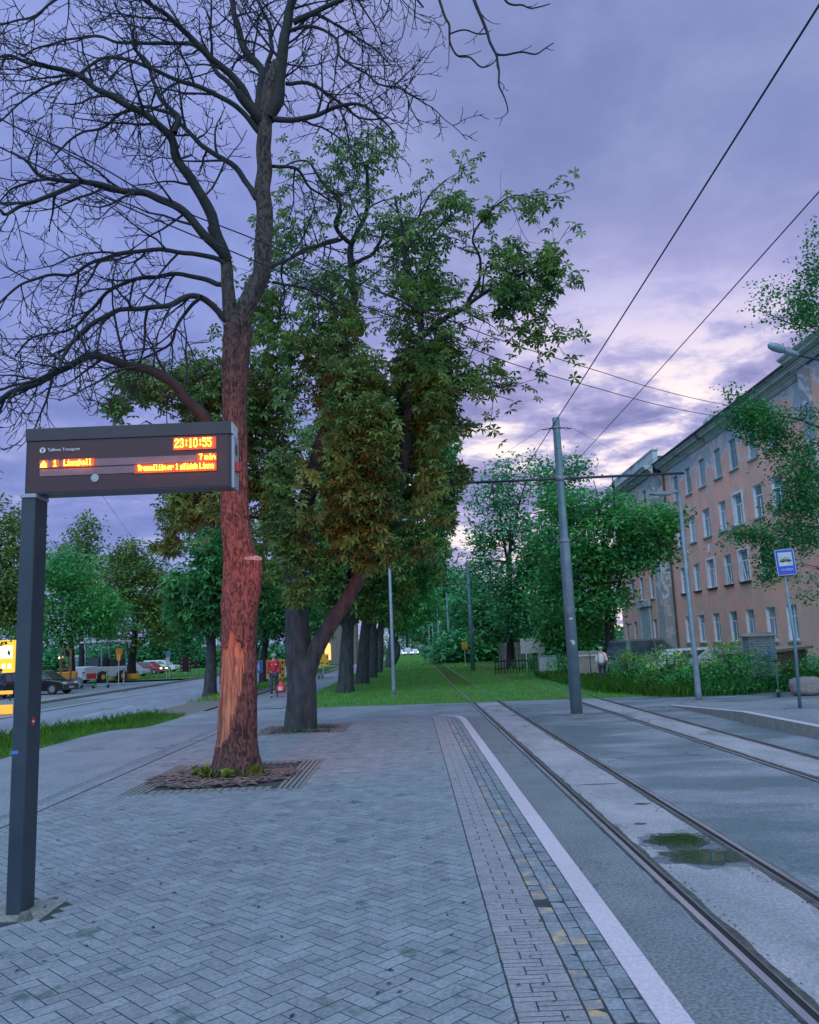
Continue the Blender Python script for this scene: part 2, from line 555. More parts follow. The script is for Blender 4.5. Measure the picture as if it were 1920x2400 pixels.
# ================================================================ ground, paving, tracks
def ysteps(y0, y1):
    ys = {y0, y1}
    for y in list(np.arange(20, 27.1, 0.5)) + list(range(35, 106, 5)) + [28, 31]:
        if y0 < y < y1:
            ys.add(float(y))
    return sorted(ys)


def sheet(name, x0, x1, y0, y1, dz, m, kind='structure', edge=None, parent=None, nx=1):
    """a sheet following the ground profile; edge(y) may shift (x0, x1)"""
    mb = MB()
    ys = ysteps(y0, y1)
    if edge:
        ys = sorted(set(ys) | set(np.arange(y0, y1, 0.7)))
    vs_, fs = [], []
    for y in ys:
        a, b = (x0, x1) if not edge else edge(y)
        for i in range(nx + 1):
            vs_.append((a + (b - a) * i / nx, y, G(y) + dz))
    for j in range(len(ys) - 1):
        for i in range(nx):
            k = j * (nx + 1) + i
            fs.append((k, k + 1, k + nx + 2, k + nx + 1))
    mb.add(vs_, fs)
    o = mb.build(name, m, parent)
    if kind:
        tag(o, kind=kind)
    return o


# the ground sheet, far beyond everything
gm = MB()
ysl = [-60, 0, 15] + list(np.arange(20, 27, 0.5)) + list(range(28, 110, 6)) + [150, 300, 900]
gv, gf = [], []
for y in ysl:
    for x in (-700, 700):
        gv.append((x, y, G(y) - 0.32))
for j in range(len(ysl) - 1):
    gf.append((2 * j, 2 * j + 1, 2 * j + 3, 2 * j + 2))
gm.add(gv, gf)
tag(gm.build('ground', M['lawn']), kind='structure')

KX0, KX1 = 1.087, 1.244          # granite edge of the platform
BX0, BX1 = 0.432, 0.771          # basket-weave band


def kshift(y):
    t = min(1, max(0, (y - 20.6) / 3.6))
    return -0.42 * t * t


sheet('paving_bed', -4.62, 1.1, -3, 24.6, -0.0028, M['joint'], edge=lambda y: (-4.62, 1.09 + kshift(y)))

GRATES = [(-3.98, -1.55, 11.25, 14.15), (-3.62, -1.58, 18.5, 20.75)]


def clip_poly(poly, x0, x1, y0, y1):
    def cut(ps, f, inter):
        out = []
        for i in range(len(ps)):
            a, b = ps[i], ps[(i + 1) % len(ps)]
            fa, fb = f(a), f(b)
            if fa >= 0:
                out.append(a)
            if fa * fb < 0:
                t = fa / (fa - fb)
                out.append((a[0] + (b[0] - a[0]) * t, a[1] + (b[1] - a[1]) * t))
        return out
    for f in (lambda p: p[0] - x0, lambda p: x1 - p[0], lambda p: p[1] - y0, lambda p: y1 - p[1]):
        poly = cut(poly, f, None)
        if len(poly) < 3:
            return []
    return poly


def brick(mb, poly, gap=0.0085, ch=0.004, mi=0, dz=0.0, depth=0.012, tilt=0.0):
    cx = sum(p[0] for p in poly) / len(poly)
    cy = sum(p[1] for p in poly) / len(poly)
    n = len(poly)
    tx, ty = random.uniform(-tilt, tilt), random.uniform(-tilt, tilt)
    vs_ = []
    area = sum(poly[i][0] * poly[(i + 1) % n][1] - poly[(i + 1) % n][0] * poly[i][1] for i in range(n))
    if area < 0:
        poly = poly[::-1]
    if abs(area) < 0.0012:
        return
    nrm = []
    for i in range(n):
        ex, ey = poly[(i + 1) % n][0] - poly[i][0], poly[(i + 1) % n][1] - poly[i][1]
        l = math.hypot(ex, ey) or 1
        nrm.append((-ey / l, ex / l))
    for (ins, z) in ((gap / 2, -depth), (gap / 2, -0.0015), (gap / 2 + ch, 0.0)):
        for i, p in enumerate(poly):
            n1, n2 = nrm[i - 1], nrm[i]
            k = ins / max(0.35, 1 + n1[0] * n2[0] + n1[1] * n2[1])
            X, Y = p[0] + (n1[0] + n2[0]) * k, p[1] + (n1[1] + n2[1]) * k
            vs_.append((X, Y, G(Y) + z + dz + tx * (X - cx) + ty * (Y - cy)))
    fs = [tuple(range(2 * n, 3 * n))]
    for r in (0, 1):
        for i in range(n):
            j = (i + 1) % n
            fs.append((r * n + i, r * n + j, r * n + n + j, r * n + n + i))
    mb.add(vs_, fs, mi)


W = 0.105
mb = MB()
cs = math.sqrt(0.5)
X0, X1, Y0, Y1 = -4.60, BX0 - 0.004, 3.0, 24.5
for a in range(-60, 300):
    for b in range(-60, 300):
        d = (a - b) % 4
        if d == 0:
            q = [(a, b), (a + 2, b), (a + 2, b + 1), (a, b + 1)]
        elif d == 3:
            q = [(a, b), (a + 1, b), (a + 1, b + 2), (a, b + 2)]
        else:
            continue
        cx, cy = q[0][0] + 0.5, q[0][1] + 0.5
        wx, wy = (cx - cy) * cs * W - 2.0, (cx + cy) * cs * W + 2.0
        if wx < X0 - 0.2 or wx > X1 + 0.2 or wy < Y0 - 0.2 or wy > Y1 + 0.2:
            continue
        q = [((u - v) * cs * W - 2.0, (u + v) * cs * W + 2.0) for u, v in q]
        q = clip_poly(q, X0, X1, Y0, Y1)
        if len(q) < 3:
            continue
        mx, my = sum(p[0] for p in q) / len(q), sum(p[1] for p in q) / len(q)
        if any(g[0] + 0.05 < mx < g[1] - 0.05 and g[2] + 0.05 < my < g[3] - 0.05 for g in GRATES):
            continue
        if math.hypot(mx + 2.94, (my - 6.36) * 0.8) < 0.27:
            continue
        sink = -0.012 * max(0, mnoise.noise(Vector((mx * 0.8, my * 0.8, 3)))) 
        brick(mb, q, dz=random.uniform(-0.0006, 0.0014), tilt=0.008)
tag(mb.build('herringbone_paving', M['paver']), kind='structure')

mb = MB()
p = 0.1135
y = 3.0
k = 0
while y < 24.4:
    sh = kshift(y)
    xa, xb = BX0 + 0.0, BX1
    if k % 2 == 0:
        xs = xa + 0.115
        brick(mb, [(xa, y), (xs, y), (xs, y + p), (xa, y + p)], ch=0.004, gap=0.007, tilt=0.012)
        for h in (0, 1):
            brick(mb, [(xs, y + h * p / 2), (xb, y + h * p / 2), (xb, y + (h + 1) * p / 2), (xs, y + (h + 1) * p / 2)], ch=0.003, gap=0.011, tilt=0.01)
    else:
        xs = xb - 0.115
        brick(mb, [(xs, y), (xb, y), (xb, y + p), (xs, y + p)], ch=0.004, gap=0.007, tilt=0.012)
        for h in (0, 1):
            brick(mb, [(xa, y + h * p / 2), (xs, y + h * p / 2), (xs, y + (h + 1) * p / 2), (xa, y + (h + 1) * p / 2)], ch=0.003, gap=0.011, tilt=0.01)
    y += p
    k += 1
tag(mb.build('basket_weave_paving', M['paver_band']), kind='structure')

mb = MB()
for c in range(3):
    xa = BX1 + 0.004 + c * 0.1035
    y = 3.0 + 0.04 * c
    while y < 24.2:
        ln_ = random.uniform(0.10, 0.155)
        sh = kshift(y) if c else kshift(y) * 0.6
        j = lambda s=0.012: random.uniform(-s, s)
        q = [(xa + sh + j(.004), y + j()), (xa + sh + 0.10 + j(.004), y + j()), (xa + sh + 0.10, y + ln_ + j(.004)), (xa + sh, y + ln_ + j(.004))]
        if random.random() < 0.16:          # broken corner
            q = [q[0], q[1], (q[2][0], q[2][1] - random.uniform(.02, .05)), (q[2][0] - random.uniform(.02, .06), q[2][1]), q[3]]
        pain = mnoise.noise(Vector((y * 0.9, 4.2, 0))) > -0.12
        mi = 1 if ((c == 0 and random.random() < (0.62 if pain else 0.15)) or (c == 1 and random.random() < 0.05)) else 0
        if not (c == 0 and random.random() < 0.02):
            brick(mb, q, gap=0.008, ch=0.007, mi=mi, dz=random.uniform(-0.001, 0.005), tilt=0.03, depth=0.02)
        y += ln_ + 0.004
tag(mb.build('worn_edge_blocks', [M['worn_block'], M['yellow_block']]), kind='structure')

# granite edge stones, one metre each
mb = MB()
y = 2.0
while y < 24.4:
    y2 = min(y + 1.0, 24.5)
    a, b = kshift(y), kshift(y2)
    o_ = random.uniform(-0.003, 0.003)
    za, zb = G(y) + 0.006, G(y2) + 0.006
    top = [(KX0 + a + o_, y + .003, za), (KX1 + a + o_, y + .003, za), (KX1 + b + o_, y2 - .003, zb), (KX0 + b + o_, y2 - .003, zb)]
    bot = [(v[0], v[1], -0.26) for v in top]
    mb.add(top + bot, [(0, 1, 2, 3), (0, 4, 5, 1), (1, 5, 6, 2), (2, 6, 7, 3), (3, 7, 4, 0)])
    y = y2
tag(mb.build('platform_kerb', M['granite']), kind='structure')

# tracks -----------------------------------------------------------------
def trk(y):
    return G(y)


def flat(name, x0, x1, y0, y1, dz, m, fz, parent=None, kind='structure', jag=0.0, seed=0, mi=None):
    ys = sorted(set(list(np.arange(y0, y1, 0.25 if jag else 3.0)) + [y1]))
    vs_, fs = [], []
    for y_ in ys:
        a = jag * (0.5 + mnoise.noise(Vector((y_ * 2.3, seed, 0)))) if jag else 0
        vs_ += [(x0 - (a if x0 < x1 - 10 or jag < 0 else 0), y_, fz(y_) + dz), (x1 + a, y_, fz(y_) + dz)]
    for j in range(len(ys) - 1):
        fs.append((2 * j, 2 * j + 1, 2 * j + 3, 2 * j + 2))
    mb_ = MB().add(vs_, fs)
    o = mb_.build(name, m, parent)
    if kind:
        tag(o, kind=kind)
    return o


TZ = lambda y: -0.24
TRACK_END = 30.2


def gedge(x):
    """northern limit of the paved crossing"""
    return 30.6 - 0.10 * (x + 3.4)


R1, R2, R3, R4 = 1.975, 3.075, 5.43, 6.53      # outer edges of the four rails
mb = MB()
vs_, fs = [], []
xs_ = [0.62, 1.2, R1 - 0.002, R2 + 0.002, R3 - 0.002, R4 + 0.002, 7.7, 9.0, 14.0, 26.0]
for x in xs_:
    for yy in (-2.0, 25.3, gedge(x)):
        vs_.append((x, yy, -0.24))
for i in range(len(xs_) - 1):
    for j in range(2):
        if (j == 0 and xs_[i] >= 7.6):
            continue
        fs.append((i * 3 + j, i * 3 + 3 + j, i * 3 + 4 + j, i * 3 + 1 + j))
mb.add(vs_, fs)
tag(mb.build('track_paving', M['track_asphalt']), kind='structure')
flat('kerbside_asphalt', 1.20, R1 - 0.03, -2, 24, 0.003, M['side_asphalt'], TZ)
for nm, a, b in (('near_track_concrete', R1 + 0.16, R2 - 0.16), ('far_track_concrete', R3 + 0.16, R4 - 0.16)):
    flat(nm, a, b, -2, 29.4, 0.004, M['concrete_strip'], TZ)


def rail(name, x, s, label, group, y0=-2.0, y1=30.2, y2=205.0):
    """x outer edge, s=+1 head lies towards +x of the edge with the groove beyond it"""
    root = empty(name, (0, 0, 0))
    tag(root, label, 'rail', group)
    def strip(nm, a, b, dz, m, ya, yb, fz, jag=0, depth=0.0):
        A, B = (x + s * a, x + s * b)
        A, B = min(A, B), max(A, B)
        return flat(nm, A, B, ya, yb, dz, m, fz, parent=root, kind=None)
    strip('rail_head', 0.0, 0.052, 0.013, M['steel'], y0, y1, TZ)
    strip('groove', 0.052, 0.100, 0.006, M['groove'], y0, y1, TZ)
    strip('rail_lip', 0.100, 0.116, 0.011, M['steel_dark'], y0, y1, TZ)
    # dark joint filler, ragged on the far side
    ys = np.arange(y0, y1, 0.12)
    vv, ff = [], []
    for i, yy in enumerate(ys):
        j = 0.018 + 0.030 * (0.5 + mnoise.noise(Vector((yy * 2.1, x, 0)))) + 0.008 * mnoise.noise(Vector((yy * 9, x, 5)))
        j2 = 0.012 + 0.018 * (0.5 + mnoise.noise(Vector((yy * 3.1, x, 9))))
        vv += [(x + s * 0.116, yy, -0.24 + 0.009), (x + s * (0.125 + j * 1.2), yy, -0.24 + 0.0075), (x, yy, -0.2295), (x - s * j2, yy, -0.24 + 0.0075)]
        if i:
            k_ = 4 * i
            ff += [(k_ - 4, k_ - 3, k_ + 1, k_), (k_ - 2, k_ - 1, k_ + 3, k_ + 2)]
    MB().add(vv, ff).build('joint_filler', M['tar'], root)
    # out in the grass the rail stands proud
    z0 = lambda yy: G(yy) + 0.0
    mb_ = MB()
    ys = [y1] + list(range(35, 205, 5))
    for a, b in zip(ys[:-1], ys[1:]):
        xa, xb = min(x, x + s * 0.055), max(x, x + s * 0.055)
        mb_.add([(xa, a, G(a) - .02), (xb, a, G(a) - .02), (xb, a, G(a) + .028), (xa, a, G(a) + .028),
                 (xa, b, G(b) - .02), (xb, b, G(b) - .02), (xb, b, G(b) + .028), (xa, b, G(b) + .028)],
                [(0, 1, 5, 4), (1, 2, 6, 5), (2, 3, 7, 6), (3, 0, 4, 7)])
    mb_.build('grass_rail', M['steel_dark'], root)
    return root


rail('tram_rail', R1, 1, 'worn steel tram rail nearest to the platform kerb', 'rails of the two tram tracks')
rail('tram_rail', R2, -1, 'shiny grooved tram rail along the puddle side of the near track', 'rails of the two tram tracks')
rail('tram_rail', R3, 1, 'grooved tram rail just beyond the foot of the big mast', 'rails of the two tram tracks')
rail('tram_rail', R4, -1, 'tram rail closest to the opposite platform kerb', 'rails of the two tram tracks')

# puddles in the near track
def blob_sheet(name, c, rx, ry, z, m, seed, amp=0.35, n=56, rot=0.0, parent=None):
    vv = [(c[0], c[1], z)]
    for i in range(n):
        w = 2 * math.pi * i / n
        r = 1 + amp * mnoise.noise(Vector((math.cos(w) * 1.6, math.sin(w) * 1.6, seed))) + amp * 0.4 * mnoise.noise(Vector((math.cos(w) * 6, math.sin(w) * 6, seed)))
        X, Y_ = rx * r * math.cos(w), ry * r * math.sin(w)
        vv.append((c[0] + X * math.cos(rot) - Y_ * math.sin(rot), c[1] + X * math.sin(rot) + Y_ * math.cos(rot), z))
    return MB().add(vv, [(0, i + 1, (i + 1) % n + 1) for i in range(n)]).build(name, m, parent)


for (px, py, rx, ry, sd_, rot) in ((1592, 1972, 0.27, 0.24, 1.0, 0.1), (1655, 2010, 0.28, 0.22, 2.0, -0.2)):
    c = gp(px, py, -0.24 + 0.0)
    c.z = -0.24
    d = ray(px, py)
    c = Vector(CAMP + d * ((-0.24 - CZ) / d[2]))
    o = blob_sheet('damp_margin', c, rx * 1.5, ry * 1.7, -0.2352 + .0003 * sd_, M['track_asphalt'], sd_ + 15, 0.5, rot=rot)
    tag(o, kind='structure')
    o = blob_sheet('puddle_rim', c, rx * 1.2, ry * 1.25, -0.2343 + .0004 * sd_, M['moss'], sd_ + 5, 0.6, rot=rot)
    tag(o, kind='structure')
    o = blob_sheet('puddle', c, rx, ry, -0.2330 + .0005 * sd_, M['puddle'], sd_, 0.4, rot=rot)
    tag(o, kind='structure')
for (px, py, rx, ry) in ((1505, 1885, .10, .05), (1400, 1839, .30, .03), (1500, 1932, .07, .04), (1165, 1655, .38, .14), (1560, 2070, .09, .03)):
    d = ray(px, py)
    c = Vector(CAMP + d * ((-0.24 - CZ) / d[2]))
    o = blob_sheet('damp_patch', c, rx, ry, -0.234, M['tar'] if px in (1165, 1400) else M['moss'], px * 0.01, 0.5)
    tag(o, kind='structure')

# grit and moss specks round the puddles and along the slab joints
gv, gf = [], []
rs_ = random.Random(3)
for (cx_, cy_, rx, ry, n) in ((2.596, 8.673, .36, .33, 420), (2.636, 8.02, .37, .30, 420)):
    for _ in range(n):
        w = rs_.uniform(0, 6.28)
        k = rs_.gauss(.95, .16)
        x, y, s_ = cx_ + rx * k * math.cos(w) * .8, cy_ + ry * k * math.sin(w) * .8, rs_.uniform(.004, .014)
        q = len(gv)
        gv += [(x - s_ * 1.6, y, -.2310), (x, y - s_, -.2306), (x + s_ * 1.5, y + s_ * .3, -.2308), (x, y + s_, -.2304)]
        gf.append((q, q + 1, q + 2, q + 3))
for _ in range(900):
    x = rs_.choice((2.17, 2.86, 5.62, 6.32)) + rs_.gauss(0, .03)
    y, s_ = rs_.uniform(3, 27), rs_.uniform(.004, .012)
    q = len(gv)
    gv += [(x - s_, y, -.2335), (x, y - s_ * 1.5, -.2325), (x + s_, y, -.233), (x, y + s_ * 1.4, -.232)]
    gf.append((q, q + 1, q + 2, q + 3))
tag(np_mesh('track_grit', gv, gf, M['moss']), kind='stuff')

# opposite platform -----------------------------------------------------------
def PR(y):
    t = min(1, max(0, (y - 19.6) / 5.8))
    return -0.236 * t


mb = MB()
ys = [-2] + list(np.arange(2, 19.5, 2.0)) + list(np.arange(19.6, 25.5, 0.4))
for i in range(len(ys) - 1):
    a, b = ys[i], ys[i + 1]
    for (xa, xb, mi, dz) in ((7.58, 7.76, 0, 0.004),):
        mb.add([(xa, a, PR(a) + dz), (xb, a, PR(a) + dz), (xb, b, PR(b) + dz), (xa, b, PR(b) + dz)], [(0, 1, 2, 3)], mi)
    mb.add([(7.58, a, -0.25), (7.58, b, -0.25), (7.58, b, PR(b) + 0.004), (7.58, a, PR(a) + 0.004)], [(0, 3, 2, 1)], 1)
tag(mb.build('opposite_platform_kerb', [M['granite'], M['granite_face']]), kind='structure')
mb = MB()
for i in range(len(ys) - 1):
    a, b = ys[i], ys[i + 1]
    mb.add([(7.76, a, PR(a)), (26, a, PR(a)), (26, b, PR(b)), (7.76, b, PR(b))], [(0, 1, 2, 3)])
tag(mb.build('opposite_platform', M['asphalt']), kind='structure')

# crossing strip west of the tracks, footpath, verge, road ------------------------
mb = MB()
xs_ = [-8.0, -3.4, 0.62]
vv, ff = [], []
for x in xs_:
    for yy in list(np.arange(24.6, 26.2, 0.4)) + [27.5, gedge(x) if x > -5 else 31.2]:
        vv.append((x, yy, G(yy)))
n_ = len(vv) // 3
for i in range(2):
    for j in range(n_ - 1):
        ff.append((i * n_ + j, (i + 1) * n_ + j, (i + 1) * n_ + j + 1, i * n_ + j + 1))
mb.add(vv, ff)
tag(mb.build('crossing', M['asphalt']), kind='structure')
sheet('path', -7.95, -4.98, -6, 24.6, -0.004, M['asphalt'])
sheet('path_north', -7.75, -4.9, 31.2, 170, -0.003, M['asphalt'])
mb = MB()
y = -3.0
while y < 24.5:
    y2 = min(24.55, y + 1.5)
    zo = 0.006
    mb.add([(-4.80, y + .006, G(y) + zo), (-4.62, y + .006, G(y) + zo), (-4.62, y2, G(y2) + zo), (-4.80, y2, G(y2) + zo)], [(0, 1, 2, 3)])
    mb.add([(-4.62, y + .006, G(y) + zo), (-4.62, y + .006, G(y) - .02), (-4.62, y2, G(y2) - .02), (-4.62, y2, G(y2) + zo)], [(0, 1, 2, 3)])
    y = y2
tag(mb.build('edging_strip', M['asphalt']), kind='structure')
sheet('gutter', -4.985, -4.80, -3, 24.5, -0.006, M['side_asphalt'])
sheet('verge', -10.0, -7.95, -6, 170, -0.008, M['soil'])
sheet('road', -19.6, -10.12, -30, 260, -0.14, M['road'], edge=None)
mb = MB()
for y in np.arange(-10, 170, 2.0):
    a, b = y, y + 2.0
    for (xa, xb) in ((-10.14, -9.98), (-19.76, -19.6)):
        if xa < -15 and not (52 < y or y < 5):
            pass
        mb.add([(xa, a, G(a) - .004), (xb, a, G(a) - .004), (xb, b, G(b) - .004), (xa, b, G(b) - .004),
                (xb if xa < -15 else xa, a, G(a) - .15), (xb if xa < -15 else xa, b, G(b) - .15)],
               [(0, 1, 2, 3), (1, 4, 5, 2) if xa < -15 else (0, 3, 5, 4)])
tag(mb.build('road_kerb', M['granite_face']), kind='structure')
# damp darker bay on the far side, verge and paved yard beyond
sheet('lay_by', -19.59, -16.6, 24, 47, -0.134, M['road_dark'])
sheet('far_pavement', -26.5, -19.77, -10, 62, -0.006, M['asphalt'])
sheet('yard', -75, -26.5, 20, 120, -0.02, M['road'])
sheet('side_street', -27.0, -19.62, 62, 71, -0.012, M['road'])
sheet('far_lawn', -60, -19.77, 74, 170, 0.03, M['lawn'])
mb = MB()
for (px, py) in ((107, 1679.5), (204.5, 1661.7), (286.6, 1647.8), (348, 1636), (402, 1627), (440, 1620), (470, 1615)):
    c = gp(px, py, -0.14)
    mb.add([(-13.06 - .07, c.y - .8, G(c.y) - .135), (-13.06 + .07, c.y - .8, G(c.y) - .135), (-13.06 + .07, c.y + .8, G(c.y) - .135), (-13.06 - .07, c.y + .8, G(c.y) - .135)], [(0, 1, 2, 3)])
for y in np.arange(-6, 28, 3.7):
    mb.add([(-13.13, y, -.135), (-12.99, y, -.135), (-12.99, y + 1.6, -.135), (-13.13, y + 1.6, -.135)], [(0, 1, 2, 3)])
mb.add([(-16.55, 24, -.135 + G(24)), (-16.42, 24, -.135 + G(24)), (-16.42, 66, -.133 + G(66)), (-16.55, 66, -.133 + G(66))], [(0, 1, 2, 3)])
tag(mb.build('lane_markings', M['paint']), kind='structure')

# lawn with tracks north of the crossing
mb = MB()
vv, ff = [], []
ys = [0] + list(np.arange(35, 106, 5)) + [150, 320]
xs_ = [-4.9, -3.4, 0, 5, 12, 30, 60]
for x in xs_:
    for yy in ys:
        Y_ = gedge(x) if yy == 0 else yy
        vv.append((x, Y_, G(Y_) + 0.004))
n_ = len(ys)
for i in range(len(xs_) - 1):
    for j in range(n_ - 1):
        ff.append((i * n_ + j, (i + 1) * n_ + j, (i + 1) * n_ + j + 1, i * n_ + j + 1))
mb.add(vv, ff)
tag(mb.build('lawn', M['lawn']), kind='structure')
sheet('track_bed', R1 + 0.06, R2 - 0.06, 46, 205, 0.010, M['trackbed'])
sheet('far_track_bed', R3 + 0.06, R4 - 0.06, 52, 205, 0.010, M['trackbed'])

# tree pits -----------------------------------------------------------------
def ring_strip(mb_, x0, x1, y0, y1, w, z, mi=0):
    for (a, b, c, d) in ((x0, x1, y0, y0 + w), (x0, x1, y1 - w, y1), (x0, x0 + w, y0 + w, y1 - w), (x1 - w, x1, y0 + w, y1 - w)):
        mb_.box((a, c, z - 0.02), (b, d, z), mi)


def tree_pit(x0, x1, y0, y1, label):
    root = empty('tree_grate', ((x0 + x1) / 2, (y0 + y1) / 2, 0))
    tag(root, label, 'tree grate')
    cx, cy = (x0 + x1) / 2, (y0 + y1) / 2
    mb_ = MB()
    ring_strip(mb_, x0 - cx, x1 - cx, y0 - cy, y1 - cy, 0.035, 0.010)
    mb_.build('frame', M['grate'], root)
    # studded iron slabs: rows of raised bars round the opening
    for side in range(2):
        mb_ = MB()
        for r in range(4):
            o = 0.06 + r * 0.075
            xa, xb = (x0 - cx + o, x0 - cx + o + 0.045) if side == 0 else (x1 - cx - o - 0.045, x1 - cx - o)
            yy = y0 - cy + 0.05
            while yy < y1 - cy - 0.12:
                mb_.box((xa, yy, -0.02), (xb, yy + 0.085, 0.012))
                yy += 0.11
        mb_.build('grid_panel', M['grate'], root)
    for side in range(2):
        mb_ = MB()
        for r in range(3):
            o = 0.06 + r * 0.075
            ya, yb = (y0 - cy + o, y0 - cy + o + 0.045) if side == 0 else (y1 - cy - o - 0.045, y1 - cy - o)
            xx = x0 - cx + 0.38
            while xx < x1 - cx - 0.42:
                mb_.box((xx, ya, -0.02), (xx + 0.085, yb, 0.012))
                xx += 0.11
        mb_.build('grid_panel', M['grate'], root)
    return root


for g_, lb in zip(GRATES, ('square iron grate full of bark chips round the reddish bare tree', 'square iron grate round the forked chestnut farther back')):
    tree_pit(*g_, lb)
    s_ = MB()
    s_.add([(g_[0], g_[2], -.004), (g_[1], g_[2], -.004), (g_[1], g_[3], -.004), (g_[0], g_[3], -.004)], [(0, 1, 2, 3)])
    tag(s_.build('tree_pit_gravel', M['gravel']), kind='structure')


def chips(name, cx, cy, rx, ry, n, smax, z=0.01):
    """loose curled bark chips"""
    vv, ff = [], []
    for i in range(n):
        w = random.uniform(0, 2 * math.pi)
        r = math.sqrt(random.random())
        x, y = cx + rx * r * math.cos(w), cy + ry * r * math.sin(w)
        if math.hypot(x - cx, y - cy) < 0.30:
            continue
        l, wd = random.uniform(0.3, 1) * smax, random.uniform(0.008, 0.022)
        a = random.gauss(0.15, 0.7)
        c_, s__ = math.cos(a), math.sin(a)
        zz = G(y) + z + random.uniform(0, .03)
        t = random.uniform(-.02, .03)
        b = len(vv)
        for (u, v, h) in ((-l / 2, -wd, 0), (0, -wd, .012), (l / 2, -wd, t), (l / 2, wd, t + .004), (0, wd, .018), (-l / 2, wd, .004)):
            vv.append((x + u * c_ - v * s__, y + u * s__ + v * c_, zz + h))
        ff += [(b, b + 1, b + 4, b + 5), (b + 1, b + 2, b + 3, b + 4)]
    o = np_mesh(name, vv, ff, M['chip'])
    return tag(o, kind='stuff')


chips('bark_litter', -2.85, 12.55, 1.1, 1.0, 620, 0.26)
chips('bark_litter', -2.65, 19.6, 0.95, 0.95, 160, 0.22)
# blown bits on the paving
vv, ff = [], []
for i in range(330):
    x, y = random.uniform(-4.4, 1.0), 3.6 + 20 * random.random() ** 1.3
    l = random.uniform(.006, .03)
    a = random.uniform(0, 3.1)
    b = len(vv)
    for (u, v, h) in ((-l, 0, 0.002), (0, -l * .4, .008), (l, 0, .004), (0, l * .4, .006)):
        vv.append((x + u * math.cos(a) - v * math.sin(a), y + u * math.sin(a) + v * math.cos(a), G(y) + 0.003 + h))
    ff.append((b, b + 1, b + 2, b + 3))
tag(np_mesh('paving_litter', vv, ff, M['bark_dark']), kind='stuff')
# service cover on the path
c = gp(200, 1757)
root = empty('manhole_cover', (c.x, c.y, 0))
tag(root, 'round iron manhole cover set in the asphalt footpath', 'manhole cover')
mb = MB().tube([(0, 0, -.02), (0, 0, .004)], 0.40, 40)
mb.build('rim', M['asphalt'], root)
MB().tube([(0, 0, -.02), (0, 0, .008)], 0.34, 40).build('lid', M['side_asphalt'], root)
# ================================================================ trees
class Chains:
    def __init__(s):
        s.g = {}

    def add(s, pts, radii, sides=4):
        s.g.setdefault((len(pts), sides), []).append(([tuple(p) for p in pts], list(radii)))

    def arrays(s):
        VV, FF, base = [], [], 0
        for (n, k), lst in s.g.items():
            P = np.array([c[0] for c in lst], dtype=np.float64)      # m n 3
            R = np.array([c[1] for c in lst], dtype=np.float64)
            m = len(lst)
            T = np.empty_like(P)
            T[:, 1:-1] = P[:, 2:] - P[:, :-2]
            T[:, 0] = P[:, 1] - P[:, 0]
            T[:, -1] = P[:, -1] - P[:, -2]
            T /= np.linalg.norm(T, axis=2, keepdims=True) + 1e-9
            ref = np.where((np.abs((P[:, -1] - P[:, 0])[:, 2:3]) > 0.85 * np.linalg.norm(P[:, -1] - P[:, 0], axis=1, keepdims=True)),
                           np.array([[1.0, 0, 0]]), np.array([[0, 0, 1.0]]))
            A = np.cross(T, ref[:, None, :])
            A /= np.linalg.norm(A, axis=2, keepdims=True) + 1e-9
            B = np.cross(T, A)
            w = np.arange(k) * 2 * np.pi / k
            V = P[:, :, None, :] + (A[:, :, None, :] * np.cos(w)[None, None, :, None] + B[:, :, None, :] * np.sin(w)[None, None, :, None]) * R[:, :, None, None]
            VV.append(V.reshape(-1, 3))
            i, j = np.meshgrid(np.arange(n - 1), np.arange(k), indexing='ij')
            j2 = (j + 1) % k
            q = np.stack([i * k + j, i * k + j2, (i + 1) * k + j2, (i + 1) * k + j], axis=-1).reshape(-1, 4)
            off = base + np.arange(m) * n * k
            FF.append((q[None] + off[:, None, None]).reshape(-1, 4))
            base += m * n * k
        return np.concatenate(VV), np.concatenate(FF)

    def build(s, name, m, parent=None, smooth=True):
        V, Fq = s.arrays()
        return np_mesh(name, V, Fq, m, parent, smooth)


def catmull(pts, n=4):
    P = [Vector(p) for p in pts]
    out = []
    for i in range(len(P) - 1):
        p0 = P[i - 1] if i else P[0] * 2 - P[1]
        p1, p2 = P[i], P[i + 1]
        p3 = P[i + 2] if i + 2 < len(P) else P[-1] * 2 - P[-2]
        for k in range(n):
            t = k / n
            out.append(0.5 * ((2 * p1) + (p2 - p0) * t + (2 * p0 - 5 * p1 + 4 * p2 - p3) * t * t + (3 * p1 - p0 - 3 * p2 + p3) * t ** 3))
    out.append(P[-1])
    return out


def rvec():
    return Vector((random.gauss(0, 1), random.gauss(0, 1), random.gauss(0, 1))).normalized()


